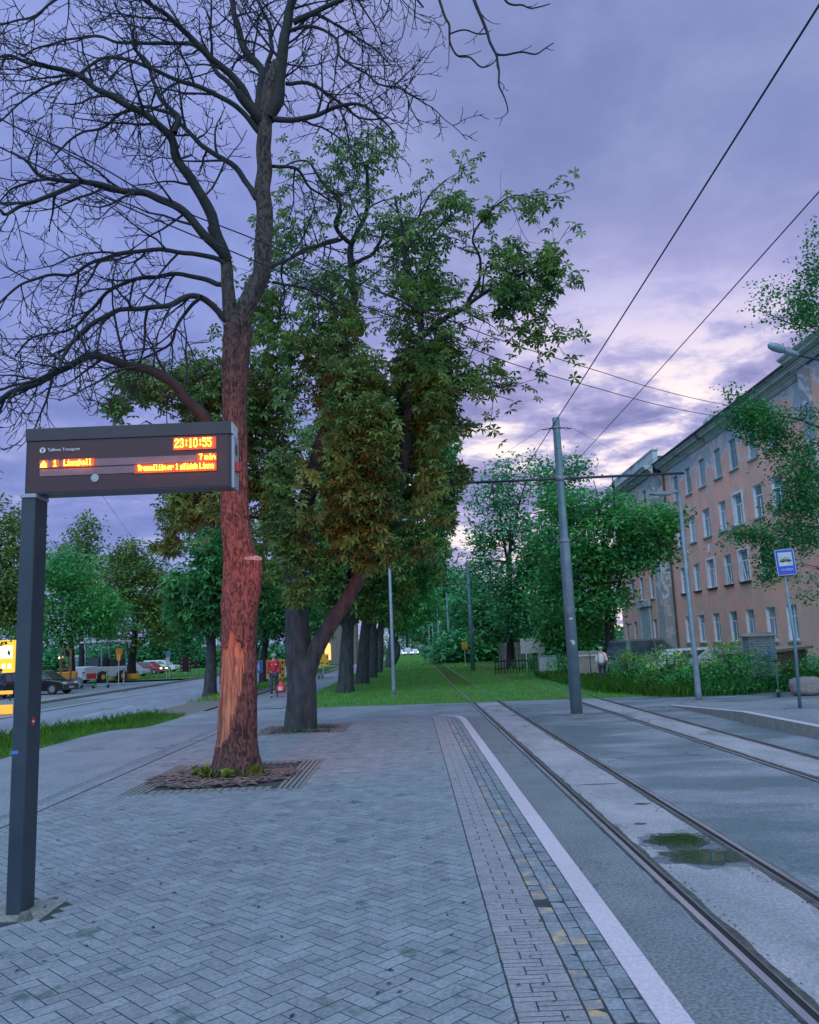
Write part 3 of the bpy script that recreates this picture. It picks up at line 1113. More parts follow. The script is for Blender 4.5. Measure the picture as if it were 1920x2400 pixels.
def sprout(ch, pts, radii, lvl, cfg, tips=None):
    """side branches along a branch, recursively"""
    if lvl >= len(cfg):
        return
    c = cfg[lvl]
    seglen = [(pts[i + 1] - pts[i]).length for i in range(len(pts) - 1)]
    tot = sum(seglen)
    s = tot * c.get('start', 0.25) + random.random() * c['gap']
    side = random.random() * 6.28
    while s < tot:
        a, i = s, 0
        while i < len(seglen) - 1 and a > seglen[i]:
            a -= seglen[i]
            i += 1
        t = min(1, a / max(seglen[i], 1e-6))
        p = pts[i].lerp(pts[i + 1], t)
        rr = radii[i] * (1 - t) + radii[i + 1] * t
        d = (pts[i + 1] - pts[i]).normalized()
        side += 2.4 + random.uniform(-.5, .5)
        ax = d.orthogonal().normalized()
        ax = Matrix.Rotation(side, 3, d) @ ax
        ang = rad(random.uniform(*c['ang']))
        nd = (d * math.cos(ang) + ax * math.sin(ang)).normalized()
        ln_ = random.uniform(*c['len']) * (1 - 0.45 * s / tot)
        r0 = max(c['rmin'], min(rr * 0.65, c['r']))
        k = c['seg']
        q = [p]
        dirr = nd
        for z in range(k):
            dirr = (dirr + rvec() * c['wander'] + Vector((0, 0, c['up'] * (z / k - c.get('drop', 0.2))))).normalized()
            q.append(q[-1] + dirr * ln_ / k)
        rs = [r0 * (1 - 0.75 * z / k) + 0.0 for z in range(k + 1)]
        rs = [max(x, c['rmin'] * 0.6) for x in rs]
        ch.add(q, rs, c.get('sides', 3))
        if tips is not None and c.get('tip'):
            tips.append((q[-1], dirr))
            if c.get('tip') > 1:
                tips.append((q[len(q) // 2], dirr))
        sprout(ch, q, rs, lvl + 1, cfg, tips)
        s += c['gap'] * random.uniform(0.6, 1.4)


def pn(P, seed, scale):
    """cheap smooth pseudo noise, vectorised"""
    r = np.random.default_rng(seed)
    out = np.zeros(len(P))
    for o in range(7):
        k = r.normal(size=3) * scale * (1 + 0.35 * o)
        out += np.sin(P @ k + r.uniform(0, 6.28)) / (1 + 0.3 * o)
    return out / 3.0


def palmate(C, size, seed=1, nl=6):
    """chestnut leaves: leaflets spreading from each centre"""
    r = np.random.default_rng(seed)
    n = len(C)
    up = r.normal(size=(n, 3)) * 0.55 + np.array([0, -0.15, 1.0])
    up /= np.linalg.norm(up, axis=1, keepdims=True)
    a = np.cross(up, r.normal(size=(n, 3)))
    a /= np.linalg.norm(a, axis=1, keepdims=True)
    b = np.cross(up, a)
    sz = size * r.uniform(0.7, 1.25, n)
    V, k = [], 0
    w = np.linspace(0, 2 * np.pi * (nl - 1) / nl, nl)
    for i in range(nl):
        ww = w[i] + r.uniform(-.2, .2, n)
        L_ = sz * (1.0 if i not in (0, nl - 1) else 0.8)
        d = a * np.cos(ww)[:, None] + b * np.sin(ww)[:, None]
        s_ = -a * np.sin(ww)[:, None] + b * np.cos(ww)[:, None]
        L1 = L_[:, None]
        tip = C + d * L1 - up * L1 * 0.22 + np.array([0, 0, -1.0]) * L1 * 0.14
        mid = C + d * L1 * 0.62 - up * L1 * 0.05
        V.append(np.stack([C, mid - s_ * L1 * 0.20, tip, mid + s_ * L1 * 0.20], axis=1))
    V = np.stack(V, axis=1).reshape(-1, 3)
    Fq = np.arange(len(V), dtype=np.int32).reshape(-1, 4)
    return V, Fq


def leaves(C, size, seed=1, droop=0.4, wid=0.5, flat=0.5):
    r = np.random.default_rng(seed)
    n = len(C)
    d = r.normal(size=(n, 3))
    d[:, 2] = d[:, 2] * 0.45 - droop
    d /= np.linalg.norm(d, axis=1, keepdims=True)
    q = r.normal(size=(n, 3)) * flat + np.array([0, 0, 1.0])
    s_ = np.cross(d, q)
    s_ /= np.linalg.norm(s_, axis=1, keepdims=True) + 1e-9
    L_ = (size * r.uniform(0.6, 1.3, n))[:, None]
    V = np.stack([C, C + d * L_ * .55 - s_ * L_ * wid * .5, C + d * L_, C + d * L_ * .55 + s_ * L_ * wid * .5], axis=1).reshape(-1, 3)
    return V, np.arange(len(V), dtype=np.int32).reshape(-1, 4)


def cloud_points(lobes, seed, gap=0.15, nscale=1.6, shell=0.45):
    """lobes: (px, py, rx, ry, Y, dY, n) in photo pixels at distance Y, dY metres deep; points with gaps"""
    r = np.random.default_rng(seed)
    out = []
    for (cx, cy, rx, ry, Y, dY, n) in lobes:
        m = int(n * 2.2)
        u = r.normal(size=(m, 3))
        u /= np.linalg.norm(u, axis=1, keepdims=True)
        rr = r.uniform(shell, 1.0, m) ** 0.6
        rr *= 1 + 0.22 * pn(u * 2.0, seed + int(cx), 2.2)
        u *= rr[:, None]
        Ys = Y + u[:, 1] * dY
        pxs, pys = cx + u[:, 0] * rx * Y / np.maximum(Ys, 1), cy + u[:, 2] * -ry * Y / np.maximum(Ys, 1)
        D = ((pxs - 960) / F)[:, None] * _r[None] - ((pys - 1200) / F)[:, None] * _u[None] + _f[None]
        P = CAMP[None] + D * (Ys / D[:, 1])[:, None]
        k = pn(P, seed * 7 + 3, nscale) > (gap - 0.55)
        P = P[k][:n]
        out.append(P)
    return np.concatenate(out)


def sprays(P, seed, k=5, spread=0.35):
    """turn anchors into little drooping sprays of points"""
    r = np.random.default_rng(seed)
    o = r.normal(size=(len(P), k, 3)) * spread
    o[:, :, 2] *= 0.45
    o[:, :, 2] -= np.abs(o[:, :, 0] + o[:, :, 1]) * 0.25
    return (P[:, None, :] + o).reshape(-1, 3)


def bark_tube(path, radii, sides, amp, seed, z_ridge=1.0, hook=None, dens=0.05):
    """thick trunk with ridged bark; path/radii are resampled finely"""
    pts = catmull(path, 6)
    rs = []
    for i in range(len(path) - 1):
        for k in range(6):
            rs.append(radii[i] + (radii[i + 1] - radii[i]) * k / 6)
    rs.append(radii[-1])
    # resample by arc length
    L_ = [0]
    for i in range(len(pts) - 1):
        L_.append(L_[-1] + (pts[i + 1] - pts[i]).length)
    n = max(8, int(L_[-1] / dens))
    P2, R2_ = [], []
    for i in range(n + 1):
        s = L_[-1] * i / n
        j = min(len(pts) - 2, max(0, int(np.searchsorted(L_, s)) - 1))
        t = (s - L_[j]) / max(1e-6, L_[j + 1] - L_[j])
        P2.append(pts[j].lerp(pts[j + 1], min(1, t)))
        R2_.append(rs[j] + (rs[j + 1] - rs[j]) * t)
    V, Fq, info = [], [], []
    for i, p in enumerate(P2):
        t = (P2[min(i + 1, n)] - P2[max(i - 1, 0)]).normalized()
        a = Vector((1, 0, 0))
        a = (a - t * a.dot(t)).normalized()
        b = t.cross(a)
        for k in range(sides):
            w = 2 * math.pi * k / sides
            q = Vector((math.cos(w) * 2.0, math.sin(w) * 2.0, p.z * 0.9 * z_ridge + seed))
            r = R2_[i] * (1 + 0.10 * mnoise.noise(Vector((math.cos(w) * .9, math.sin(w) * .9, p.z * 0.8 + seed))))
            rid = mnoise.noise(Vector((math.cos(w) * 6, math.sin(w) * 6, p.z * 1.6 + seed))) * amp
            rid += mnoise.noise(Vector((math.cos(w) * 14, math.sin(w) * 14, p.z * 5 + seed))) * amp * 0.5
            if hook:
                r += hook(p.z, w, i, n)
            V.append(p + (a * math.cos(w) + b * math.sin(w)) * (r + rid))
            info.append((p.z, w))
        if i:
            for k in range(sides):
                j = (k + 1) % sides
                Fq.append(((i - 1) * sides + k, (i - 1) * sides + j, i * sides + j, i * sides + k))
    return V, Fq, info


# ---------------------------------------------------------------- the bare tree
T1Y = 12.85


def pxpath(pts, Y0, Y1, sc=0.5565, ox=0.0, oy=0.0):
    n = len(pts)
    return [at(ox + p[0] * sc, oy + p[1] * sc, Y0 + (Y1 - Y0) * i / (n - 1)) for i, p in enumerate(pts)]


t1 = empty('bare_tree', (-2.78, T1Y, 0))
tag(t1, 'bare tree with reddish trunk stripped of bark, standing right behind the lit display', 'tree')
D = 1.113
trunk_pts = [at(497 * D, 1632 * D, T1Y), at(499 * D, 1560 * D, T1Y), at(501 * D, 1480 * D, T1Y), at(503 * D, 1380 * D, T1Y), at(505 * D, 1280 * D, T1Y),
             at(506 * D, 1200 * D, T1Y), at(497 * D, 1100 * D, T1Y), at(494 * D, 1000 * D, T1Y), at(493 * D, 880 * D, T1Y), at(496 * D, 760 * D, T1Y), at(502 * D, 690 * D, T1Y)]
trunk_pts[0].z = -0.02
wpx = [92, 84, 80, 75, 78, 74, 60, 58, 54, 58, 68]
trunk_r = [w * D / F * T1Y / 2 * 0.95 for w in wpx]
trunk_r[0] *= 1.04


def t1_wood(z, w):
    """exposed wood region: w=-pi/2 faces the viewer, pi the left"""
    ww = (w + 2 * math.pi) % (2 * math.pi)
    # angle from the viewer-facing side, positive to the right
    x = ww - 1.5 * math.pi
    if x < -math.pi:
        x += 2 * math.pi
    nz = mnoise.noise(Vector((x * 2.2, z * 2.0, 1.7))) + 0.55 * mnoise.noise(Vector((x * 9, z * 4.5, 3.7)))
    if not (0.42 < z < 2.16):
        return False
    t = (z - 0.42) / 1.74
    right = -0.70 + 1.45 * t ** 0.6 + 0.30 * nz
    left = -1.5 + 0.25 * nz + (0.3 if z > 2.0 else 0)
    top = 2.12 - 0.22 * abs(math.sin(x * 2.6 + 0.6)) + 0.1 * nz
    return left < x < right and z < top


def t1_hook(z, w, i, n):
    ww = (w + 2 * math.pi) % (2 * math.pi)
    x = ww - 1.5 * math.pi
    if x < -math.pi:
        x += 2 * math.pi
    r = 0.0
    if t1_wood(z, w):
        r -= 0.022
    # swelling under the cut limb, flares at the foot, knots
    r += 0.055 * math.exp(-((z - 2.35) / 0.28) ** 2) * math.exp(-((x - 0.5) / 0.9) ** 2)
    r += 0.05 * math.exp(-((z - 2.9) / 0.35) ** 2) * math.exp(-((x - 1.3) / 0.6) ** 2)
    r += 0.035 * math.exp(-(z / 0.25) ** 2) * (1 + math.sin(ww * 5))
    r += 0.03 * math.exp(-((z - 3.9) / 0.1) ** 2) * math.exp(-((x + 0.4) / 0.3) ** 2)
    return r


V, Fq, info = bark_tube(trunk_pts, trunk_r, 132, 0.026, 2.0, hook=t1_hook, dens=0.022)
me = bpy.data.meshes.new('trunk')
me.from_pydata([tuple(v - Vector((-2.78, T1Y, 0))) for v in V], [], Fq)
mi = []
for f in Fq:
    z = sum(info[i][0] for i in f) / 4
    w = info[f[0]][1]
    mi.append(1 if t1_wood(z, w) else 0)
me.polygons.foreach_set('material_index', mi)
tr = link_mesh('trunk', me, [M['bark_red'], M['raw_wood']], t1, True)
# sawn limb stub on the right
loc = Vector((-2.78, T1Y, 0))
sp_ = [at(566, 1500, T1Y - .06), at(576, 1440, T1Y - .10), at(586, 1380, T1Y - .14), at(591, 1340, T1Y - .18), at(593, 1312, T1Y - .20)]
V, Fq, info = bark_tube(sp_, [.16, .17, .165, .16, .145], 40, 0.016, 5.0, dens=0.03)
me = bpy.data.meshes.new('cut_limb')
me.from_pydata([tuple(v - loc) for v in V], [], Fq)
link_mesh('cut_limb', me, M['bark_red'], t1, True)
p = sp_[-1]
ax = Vector((0.16, -0.42, 0.75)).normalized()
MB().tube([p - ax * 0.06 - loc, p + ax * 0.022 - loc, p + ax * .024 - loc], [0.140, 0.136, .11], 26).build('sawn_face', M['cut_wood'], t1)

chb = Chains()      # thick limbs
cht = Chains()      # twigs
CFG_BARE = [dict(gap=0.26, len=(0.7, 2.1), ang=(28, 65), seg=6, wander=0.24, up=0.30, r=0.026, rmin=0.012, sides=4, start=0.18, drop=0.4),
            dict(gap=0.19, len=(0.30, 1.0), ang=(30, 70), seg=5, wander=0.26, up=0.35, r=0.013, rmin=0.0100, sides=3, start=0.15, drop=0.3),
            dict(gap=0.15, len=(0.14, 0.42), ang=(30, 65), seg=4, wander=0.25, up=0.45, r=0.009, rmin=0.0085, sides=3, start=0.2, drop=0.2)]


def limb(pts, w0, w1, Y1, oy=0.0, tw=True, Y0=None, sc=0.5565, ox=0.0, cfg=None, sides=8, chb_=None, cht_=None, base=None, tips=None):
    Y0 = T1Y if Y0 is None else Y0
    P = catmull(pxpath(pts, Y0, Y1, sc, ox, oy), 4)
    n = len(P)
    k = sc / F
    thick = 1.22 if (chb_ is None and w0 < 50) else 1.0
    R_ = [(w0 * (1 - i / (n - 1)) + w1 * i / (n - 1)) * k * P[i].y / 2 * thick for i in range(n)]
    # slight irregularity
    for i in range(1, n):
        P[i] = P[i] + Vector((mnoise.noise(P[i] * 2.3), mnoise.noise(P[i] * 2.3 + Vector((9, 0, 0))), mnoise.noise(P[i] * 2.3 + Vector((0, 9, 0))))) * 0.05
    b = base if base is not None else loc
    (chb_ if chb_ is not None else chb).add([p_ - b for p_ in P], R_, sides)
    if tw:
        c_ = Chains()
        sprout(c_, P, R_, 0, cfg or CFG_BARE, tips)
        tgt = cht_ if cht_ is not None else cht
        for key, lst in c_.g.items():
            for (q, rr) in lst:
                tgt.add([Vector(v) - b for v in q], rr, key[1])
    return P, R_


random.seed(5)
# main stems (photo crops at 0.5565 px; rows of the second crop start at y=500)
S2 = 500
chm = Chains()
limb([(1000, 520), (1030, 430), (1072, 330), (1098, 250), (1112, 100), (1120, 0), (1112, -100), (1115, -200), (1118, -300), (1120, -400), (1130, -500), (1152, -570), (1172, -640)], 88, 56, T1Y, S2, False, sides=24, chb_=chm)
limb([(1128, 500), (1165, 420), (1185, 300), (1190, 200), (1208, 100), (1240, 0), (1262, -90), (1270, -220), (1262, -380)], 66, 24, T1Y, 0, True, sides=14)
limb([(985, 560), (985, 470), (972, 400), (962, 300), (955, 220), (930, 120), (900, 60)], 70, 44, T1Y + .05, S2, False, sides=18, chb_=chm)
limb([(1110, 520), (1080, 480), (1040, 430), (1000, 380)], 46, 30, T1Y - .3, 0, False)
limb([(1075, 500), (1100, 420), (1105, 330), (1095, 290), (1035, 210), (1000, 120), (985, 40), (965, -60), (960, -200)], 44, 14, T1Y + .8, 0)
limb([(1060, 450), (1020, 370), (960, 300), (885, 235), (800, 150), (720, 85), (640, 20), (560, -60), (500, -160)], 34, 10, T1Y - 1.2, 0)
limb([(1120, 480), (1130, 380), (1122, 290), (1148, 200), (1130, 110), (1095, 20), (1080, -80)], 24, 10, T1Y + .6, 0)
limb([(1115, 570), (1060, 520), (1000, 445), (920, 400), (850, 370), (770, 345), (700, 318), (620, 280), (520, 250), (430, 255), (340, 305), (230, 350), (130, 395), (60, 460), (0, 510)], 22, 6, T1Y - 1.5, 0)
limb([(1030, 430), (960, 350), (900, 280), (830, 200), (740, 180), (600, 182), (500, 172), (410, 150), (310, 155), (200, 190), (90, 230)], 20, 6, T1Y + 1.2, 0)
limb([(950, 1078), (900, 930), (858, 840), (800, 750), (740, 670), (728, 590), (690, 540), (610, 475), (500, 425), (400, 370), (300, 300), (200, 280), (110, 260), (40, 230), (0, 238)], 44, 10, T1Y - 1.6, 0)
limb([(735, 560), (750, 500), (690, 430), (660, 380), (640, 330), (620, 270), (560, 190), (540, 100), (480, 20)], 22, 7, T1Y + .9, 0)
limb([(1080, 835), (1040, 770), (990, 710), (900, 640), (830, 595), (765, 530), (700, 468), (600, 458), (500, 490), (420, 540), (340, 560), (230, 650)], 24, 7, T1Y + 1.4, 0)
limb([(960, 1098), (930, 1060), (870, 1000), (790, 915), (710, 855), (620, 818), (520, 800), (430, 785), (320, 772), (230, 762), (165, 735), (110, 668), (40, 630)], 40, 9, T1Y - 1.4, 0)
limb([(330, 772), (250, 800), (170, 838), (90, 860), (30, 905), (0, 885), (-60, 850)], 20, 9, T1Y - 1.6, 0, Y0=T1Y - 1.1)
limb([(200, 752), (120, 765), (50, 790), (0, 840)], 12, 5, T1Y - .9, 0, Y0=T1Y - 1.2)
limb([(970, 230), (900, 185), (780, 170), (650, 158), (520, 168), (400, 195), (310, 255), (200, 265), (100, 292), (30, 350), (-20, 400)], 20, 7, T1Y - .9, S2)
limb([(935, 300), (870, 275), (770, 262), (660, 262), (570, 278), (470, 318), (390, 398), (320, 470), (240, 500), (150, 520), (60, 600)], 20, 6, T1Y + .8, S2)
limb([(955, 455), (900, 385), (845, 352), (780, 350), (700, 380), (600, 392), (480, 415), (400, 465), (330, 520), (270, 600), (240, 660)], 26, 12, T1Y - 1.2, S2)
limb([(940, 1010), (880, 900), (830, 830), (780, 770), (720, 702), (640, 660), (550, 642), (470, 612), (400, 600), (330, 622), (250, 660), (160, 715), (70, 752), (0, 800), (-60, 860)], 46, 16, T1Y - 1.2, S2)
limb([(848, 350), (800, 400), (755, 460), (732, 535), (660, 590), (590, 625), (500, 690)], 14, 6, T1Y + .6, S2, Y0=T1Y - .35)
limb([(300, 470), (350, 540), (375, 600)], 10, 8, T1Y - 1, S2, Y0=T1Y - 1)
limb([(250, 660), (150, 700), (60, 730), (0, 745), (-60, 720)], 14, 7, T1Y - 1.6, S2, Y0=T1Y - 1)
limb([(1150, 500), (1230, 508), (1330, 485), (1420, 455), (1500, 440), (1600, 490), (1660, 560)], 24, 6, T1Y - .8, 0)
limb([(1205, 352), (1300, 352), (1380, 400), (1440, 440), (1520, 500), (1640, 495)], 16, 6, T1Y + .5, 0)
limb([(1215, 130), (1300, 108), (1400, 150), (1430, 230), (1520, 290), (1600, 355), (1700, 380), (1790, 440)], 14, 5, T1Y - 1, 0)
limb([(1235, 95), (1330, 55), (1430, 0), (1540, -50), (1640, -40)], 24, 10, T1Y, 0)
limb([(1240, 130), (1330, 60), (1450, 120), (1560, 200), (1640, 260)], 12, 5, T1Y + .9, 0)
limb([(1140, 225), (1230, 180), (1330, 130), (1425, 108)], 16, 9, T1Y + 1.3, S2)
limb([(1150, 290), (1260, 310), (1370, 360), (1440, 420)], 12, 6, T1Y + .9, S2)
limb([(1150, 700), (1250, 715), (1310, 790), (1400, 850)], 14, 6, T1Y + 1.2, 0)
limb([(1250, -60), (1380, -150), (1540, -120), (1700, -60), (1790, 30)], 20, 8, T1Y - .5, 0)
limb([(1255, -200), (1100, -250), (950, -200), (800, -120), (700, -60)], 20, 8, T1Y - 1.0, 0)
limb([(500, -160), (380, -100), (260, -20), (150, 60), (60, 90), (-20, 110)], 14, 6, T1Y - 1.2, 0)
# the boughs hanging into the sky right of the crown
limb([(1262, -300), (1500, -420), (1800, -330), (1960, -160)], 22, 12, T1Y - 1.5, 0, False)
SQ = 440 / 1725
CFG_H = [dict(gap=0.42, len=(0.25, 0.7), ang=(25, 60), seg=6, wander=0.16, up=0.35, r=0.012, rmin=0.009, sides=3, start=0.2, drop=0.2),
         dict(gap=0.30, len=(0.08, 0.2), ang=(30, 60), seg=3, wander=0.15, up=0.4, r=0.008, rmin=0.007, sides=3, start=0.3)]
hk = dict(sc=SQ, ox=960, cfg=CFG_H, Y0=T1Y - 1.5, sides=5)
limb([(180, -200), (270, 0), (328, 150), (370, 240), (375, 400), (430, 512), (540, 530), (630, 608), (700, 606), (790, 555), (830, 505)], 26, 9, T1Y - 1.4, **hk)
limb([(480, -260), (590, 0), (660, 170), (718, 290), (742, 385), (795, 490), (800, 580), (823, 690), (832, 790), (868, 895), (890, 1035)], 34, 11, T1Y - 1.6, **hk)
limb([(795, 490), (900, 503), (1050, 483), (1180, 497), (1260, 450), (1330, 390)], 20, 9, T1Y - 1.5, **hk)
limb([(372, 310), (470, 288), (540, 286), (620, 305), (715, 300)], 15, 12, T1Y - 1.5, **hk)
limb([(780, -200), (890, 0), (960, 42), (1040, 42), (1110, 74), (1200, 62), (1295, 35)], 22, 9, T1Y - 1.4, **hk)
chm.build('main_stem', [M['bark_red']], t1)
chb.build('branch', [M['bark_dark']], t1)
cht.build('twigs', [M['twig']], t1)

# ---------------------------------------------------------------- leafy chestnut, forked
T2Y = 19.6
b2 = Vector((-2.66, T2Y, 0))
t2 = empty('chestnut_tree', b2)
tag(t2, 'forked dark chestnut with a thick limb leaning right, rooted in the second grate', 'tree')
pts = [at(634 * D, 1540 * D, T2Y), at(636 * D, 1480 * D, T2Y), at(634 * D, 1420 * D, T2Y), at(628 * D, 1360 * D, T2Y), at(624 * D, 1280 * D, T2Y),
       at(626 * D, 1180 * D, T2Y), at(640 * D, 1080 * D, T2Y + .3), at(672 * D, 960 * D, T2Y + .5), at(705 * D, 850 * D, T2Y + .6), at(724 * D, 742 * D, T2Y + .7)]
pts[0].z = -.03
V, Fq, info = bark_tube(pts, [x * D / F * T2Y / 2 for x in (66, 60, 57, 52, 48, 44, 38, 34, 28, 26)], 48, 0.03, 9.0, dens=0.07)
me = bpy.data.meshes.new('trunk')
me.from_pydata([tuple(v - b2) for v in V], [], Fq)
link_mesh('trunk', me, M['bark'], t2, True)
pts = [at(640 * D, 1450 * D, T2Y), at(658 * D, 1385 * D, T2Y - .1), at(690 * D, 1325 * D, T2Y - .2), at(735 * D, 1255 * D, T2Y - .3), at(790 * D, 1150 * D, T2Y - .5),
       at(830 * D, 1060 * D, T2Y - .6), at(852 * D, 960 * D, T2Y - .8), at(862 * D, 860 * D, T2Y - .9), at(868 * D, 760 * D, T2Y - .9)]
V, Fq, info = bark_tube(pts, [x * D / F * T2Y / 2 for x in (38, 34, 31, 29, 27, 25, 23, 21, 20)], 36, 0.022, 14.0, dens=0.08)
me = bpy.data.meshes.new('leaning_limb')
me.from_pydata([tuple(v - b2) for v in V], [], Fq)
link_mesh('leaning_limb', me, M['bark'], t2, True)
chb2, cht2, tips2 = Chains(), Chains(), []
random.seed(21)
CFG_LEAF = [dict(gap=0.42, len=(0.9, 2.2), ang=(30, 65), seg=5, wander=0.22, up=0.2, r=0.03, rmin=0.010, sides=4, start=0.15, drop=0.5),
            dict(gap=0.30, len=(0.35, 1.0), ang=(30, 65), seg=4, wander=0.22, up=0.15, r=0.012, rmin=0.006, sides=3, start=0.15, drop=0.6, tip=2)]
SC3 = 800 / 1725
k2 = dict(sc=SC3, ox=600, oy=200, cfg=CFG_LEAF, chb_=chb2, cht_=cht2, base=b2, tips=tips2, Y0=T2Y + .7)
limb([(445, 1345), (455, 1200), (500, 1060), (478, 900), (482, 800), (520, 720), (565, 600), (560, 430), (590, 300)], 50, 14, T2Y + 1.2, **k2)
limb([(480, 800), (400, 720), (420, 600), (330, 480), (250, 380), (120, 420)], 26, 8, T2Y - .8, **k2)
limb([(490, 900), (580, 860), (640, 760), (640, 690), (740, 695), (810, 685), (880, 560), (960, 470)], 22, 8, T2Y + 1.6, **k2)
limb([(430, 780), (300, 820), (180, 870), (80, 915)], 18, 10, T2Y - 1.5, **k2)
k2['Y0'] = T2Y - .9
limb([(578, 1180), (720, 1380), (790, 1330), (832, 1250), (835, 1180), (830, 1060), (775, 930), (750, 830), (740, 700), (700, 560)][2:], 40, 12, T2Y - 1.2, **k2)
limb([(700, 1400), (790, 1310), (880, 1240), (960, 1180), (1060, 1120), (1180, 1040), (1300, 970), (1400, 930), (1500, 870)], 40, 8, T2Y - 2.2, **k2)
limb([(1060, 1120), (1120, 1000), (1130, 880), (1100, 760), (1180, 640), (1290, 560), (1400, 570)], 18, 6, T2Y - 2.6, **k2)
limb([(1200, 1030), (1290, 1060), (1400, 1130), (1470, 1190), (1420, 1290)], 12, 5, T2Y - 2, **k2)
limb([(835, 1060), (870, 950), (850, 860), (900, 740), (1010, 640), (1100, 620)], 16, 6, T2Y - 1.5, **k2)
limb([(700, 1500), (850, 1505), (960, 1500), (1040, 1480), (1090, 1400), (1140, 1440)], 22, 7, T2Y - 1.6, **k2)
limb([(1030, 1485), (1080, 1560), (1160, 1540), (1220, 1600)], 12, 5, T2Y - 1.8, **k2)
k2['Y0'] = T2Y
limb([(20, 2080), (-20, 1850), (-60, 1700), (-50, 1480), (60, 1330), (120, 1180), (130, 1050)], 40, 14, T2Y + 1.5, **k2)
limb([(-50, 1480), (-110, 1400), (-180, 1380)], 16, 8, T2Y + 1, **k2)
limb([(20, 2000), (-100, 1900), (-260, 1800), (-420, 1760), (-560, 1700)], 22, 7, T2Y - .6, **k2)
limb([(60, 2200), (-120, 2150), (-300, 2080), (-420, 2100)], 18, 7, T2Y - 1.2, **k2)
limb([(440, 1700), (560, 1640), (640, 1760), (700, 1900)], 20, 8, T2Y - 1.4, **k2)
chb2.build('branch', M['bark_dark'], t2)
cht2.build('twigs', M['twig'], t2)
T = np.array([tuple(t[0]) for t in tips2])
print('tips2', len(T))
# leaves on the twigs
r_ = np.random.default_rng(3)
keep = r_.random(len(T)) < 0.60
C1 = T[keep]
C1 = np.concatenate([C1, C1 + r_.normal(size=C1.shape) * 0.16])
lobes = [(905, 660, 190, 60, T2Y, 1.8, 130), (1200, 610, 90, 60, T2Y - 2, 1.0, 90), (1240, 690, 90, 50, T2Y - 2, 1.0, 90), (1130, 520, 50, 50, T2Y - 2.2, .9, 60),
         (800, 420, 110, 110, T2Y + .8, 1.6, 90), (930, 560, 110, 90, T2Y + .3, 1.6, 100), (1060, 480, 50, 40, T2Y - .6, 1.0, 60), (700, 560, 70, 120, T2Y + .6, 1.6, 70),
         (1300, 620, 45, 60, T2Y - 2.3, .7, 80), (1250, 480, 35, 40, T2Y - 2.5, .5, 26), (1240, 780, 55, 35, T2Y - 2, .7, 45), (1130, 880, 70, 60, T2Y - 1.8, 1, 110),
         (1010, 850, 90, 70, T2Y - 1, 1.5, 260), (900, 880, 170, 80, T2Y - .5, 1.8, 700), (790, 930, 150, 110, T2Y - .6, 2.0, 1000), (700, 820, 110, 90, T2Y, 1.8, 420),
         (950, 990, 130, 110, T2Y - .6, 2, 1000), (840, 1080, 150, 120, T2Y - .8, 2.2, 1300), (740, 1150, 110, 130, T2Y - 1.0, 1.8, 800), (930, 1150, 100, 100, T2Y - .6, 1.6, 650),
         (870, 1240, 80, 70, T2Y - 1.3, 1.2, 380), (700, 1290, 60, 60, T2Y - 1.2, 1.0, 190), (640, 1130, 70, 110, T2Y, 1.5, 380), (700, 1390, 38, 40, T2Y - 1.4, .6, 70),
         (1040, 960, 50, 60, T2Y - .8, 1, 160), (790, 1250, 60, 60, T2Y - 1.3, 1.2, 220), (925, 1300, 26, 40, T2Y - 1.8, .5, 34),
         (440, 900, 130, 80, T2Y + .4, 1.6, 520), (340, 900, 90, 55, T2Y - .2, 1.2, 240), (520, 960, 110, 90, T2Y + .4, 1.6, 620), (260, 960, 50, 40, T2Y - .4, .8, 80),
         (430, 1190, 70, 70, T2Y - .2, 1.2, 330), (390, 1270, 40, 40, T2Y - .3, .7, 90), (520, 1140, 80, 90, T2Y, 1.4, 420), (610, 960, 70, 120, T2Y + .6, 1.4, 520), (610, 730, 60, 90, T2Y + .8, 1.2, 190)]
lobes = [l[:6] + (int(l[6] * (1.2 if l[1] > 800 else 1.3)),) for l in lobes]
lobes += [(1095, 1010, 34, 26, T2Y - .8, .5, 45), (1085, 1110, 30, 30, T2Y - .8, .5, 45), (1040, 1220, 36, 28, T2Y - .8, .5, 50), (985, 1290, 40, 26, T2Y - 1, .5, 45), (860, 1330, 40, 22, T2Y - 1.4, .5, 36), (1110, 930, 40, 24, T2Y - 1, .5, 40), (640, 1260, 36, 34, T2Y - .6, .5, 40), (900, 1010, 150, 90, T2Y - 2.3, 1.0, 620), (960, 1130, 90, 90, T2Y - 2.2, .8, 380), (860, 1150, 100, 80, T2Y - 2.2, .8, 420), (1000, 900, 80, 70, T2Y - 2.0, 1, 260), (880, 770, 150, 70, T2Y, 1.8, 300), (1010, 690, 140, 60, T2Y - .8, 1.6, 260), (760, 700, 90, 80, T2Y + .4, 1.6, 220), (860, 350, 90, 60, T2Y + .8, 1.4, 110), (1010, 560, 90, 60, T2Y - .4, 1.4, 130), (1150, 700, 90, 70, T2Y - 1.8, 1.2, 170), (1060, 800, 70, 60, T2Y - 1.6, 1, 110), (640, 560, 60, 90, T2Y + .8, 1.2, 90)]
C2 = cloud_points(lobes, 17, gap=0.36, nscale=1.9, shell=0.1)
C = np.concatenate([C1, C2])
V, Fq = palmate(C, 0.165, 5, 6)
print('chestnut faces', len(Fq))
np_mesh('foliage', V - np.array(b2), Fq, M['leaf_chestnut'], t2)


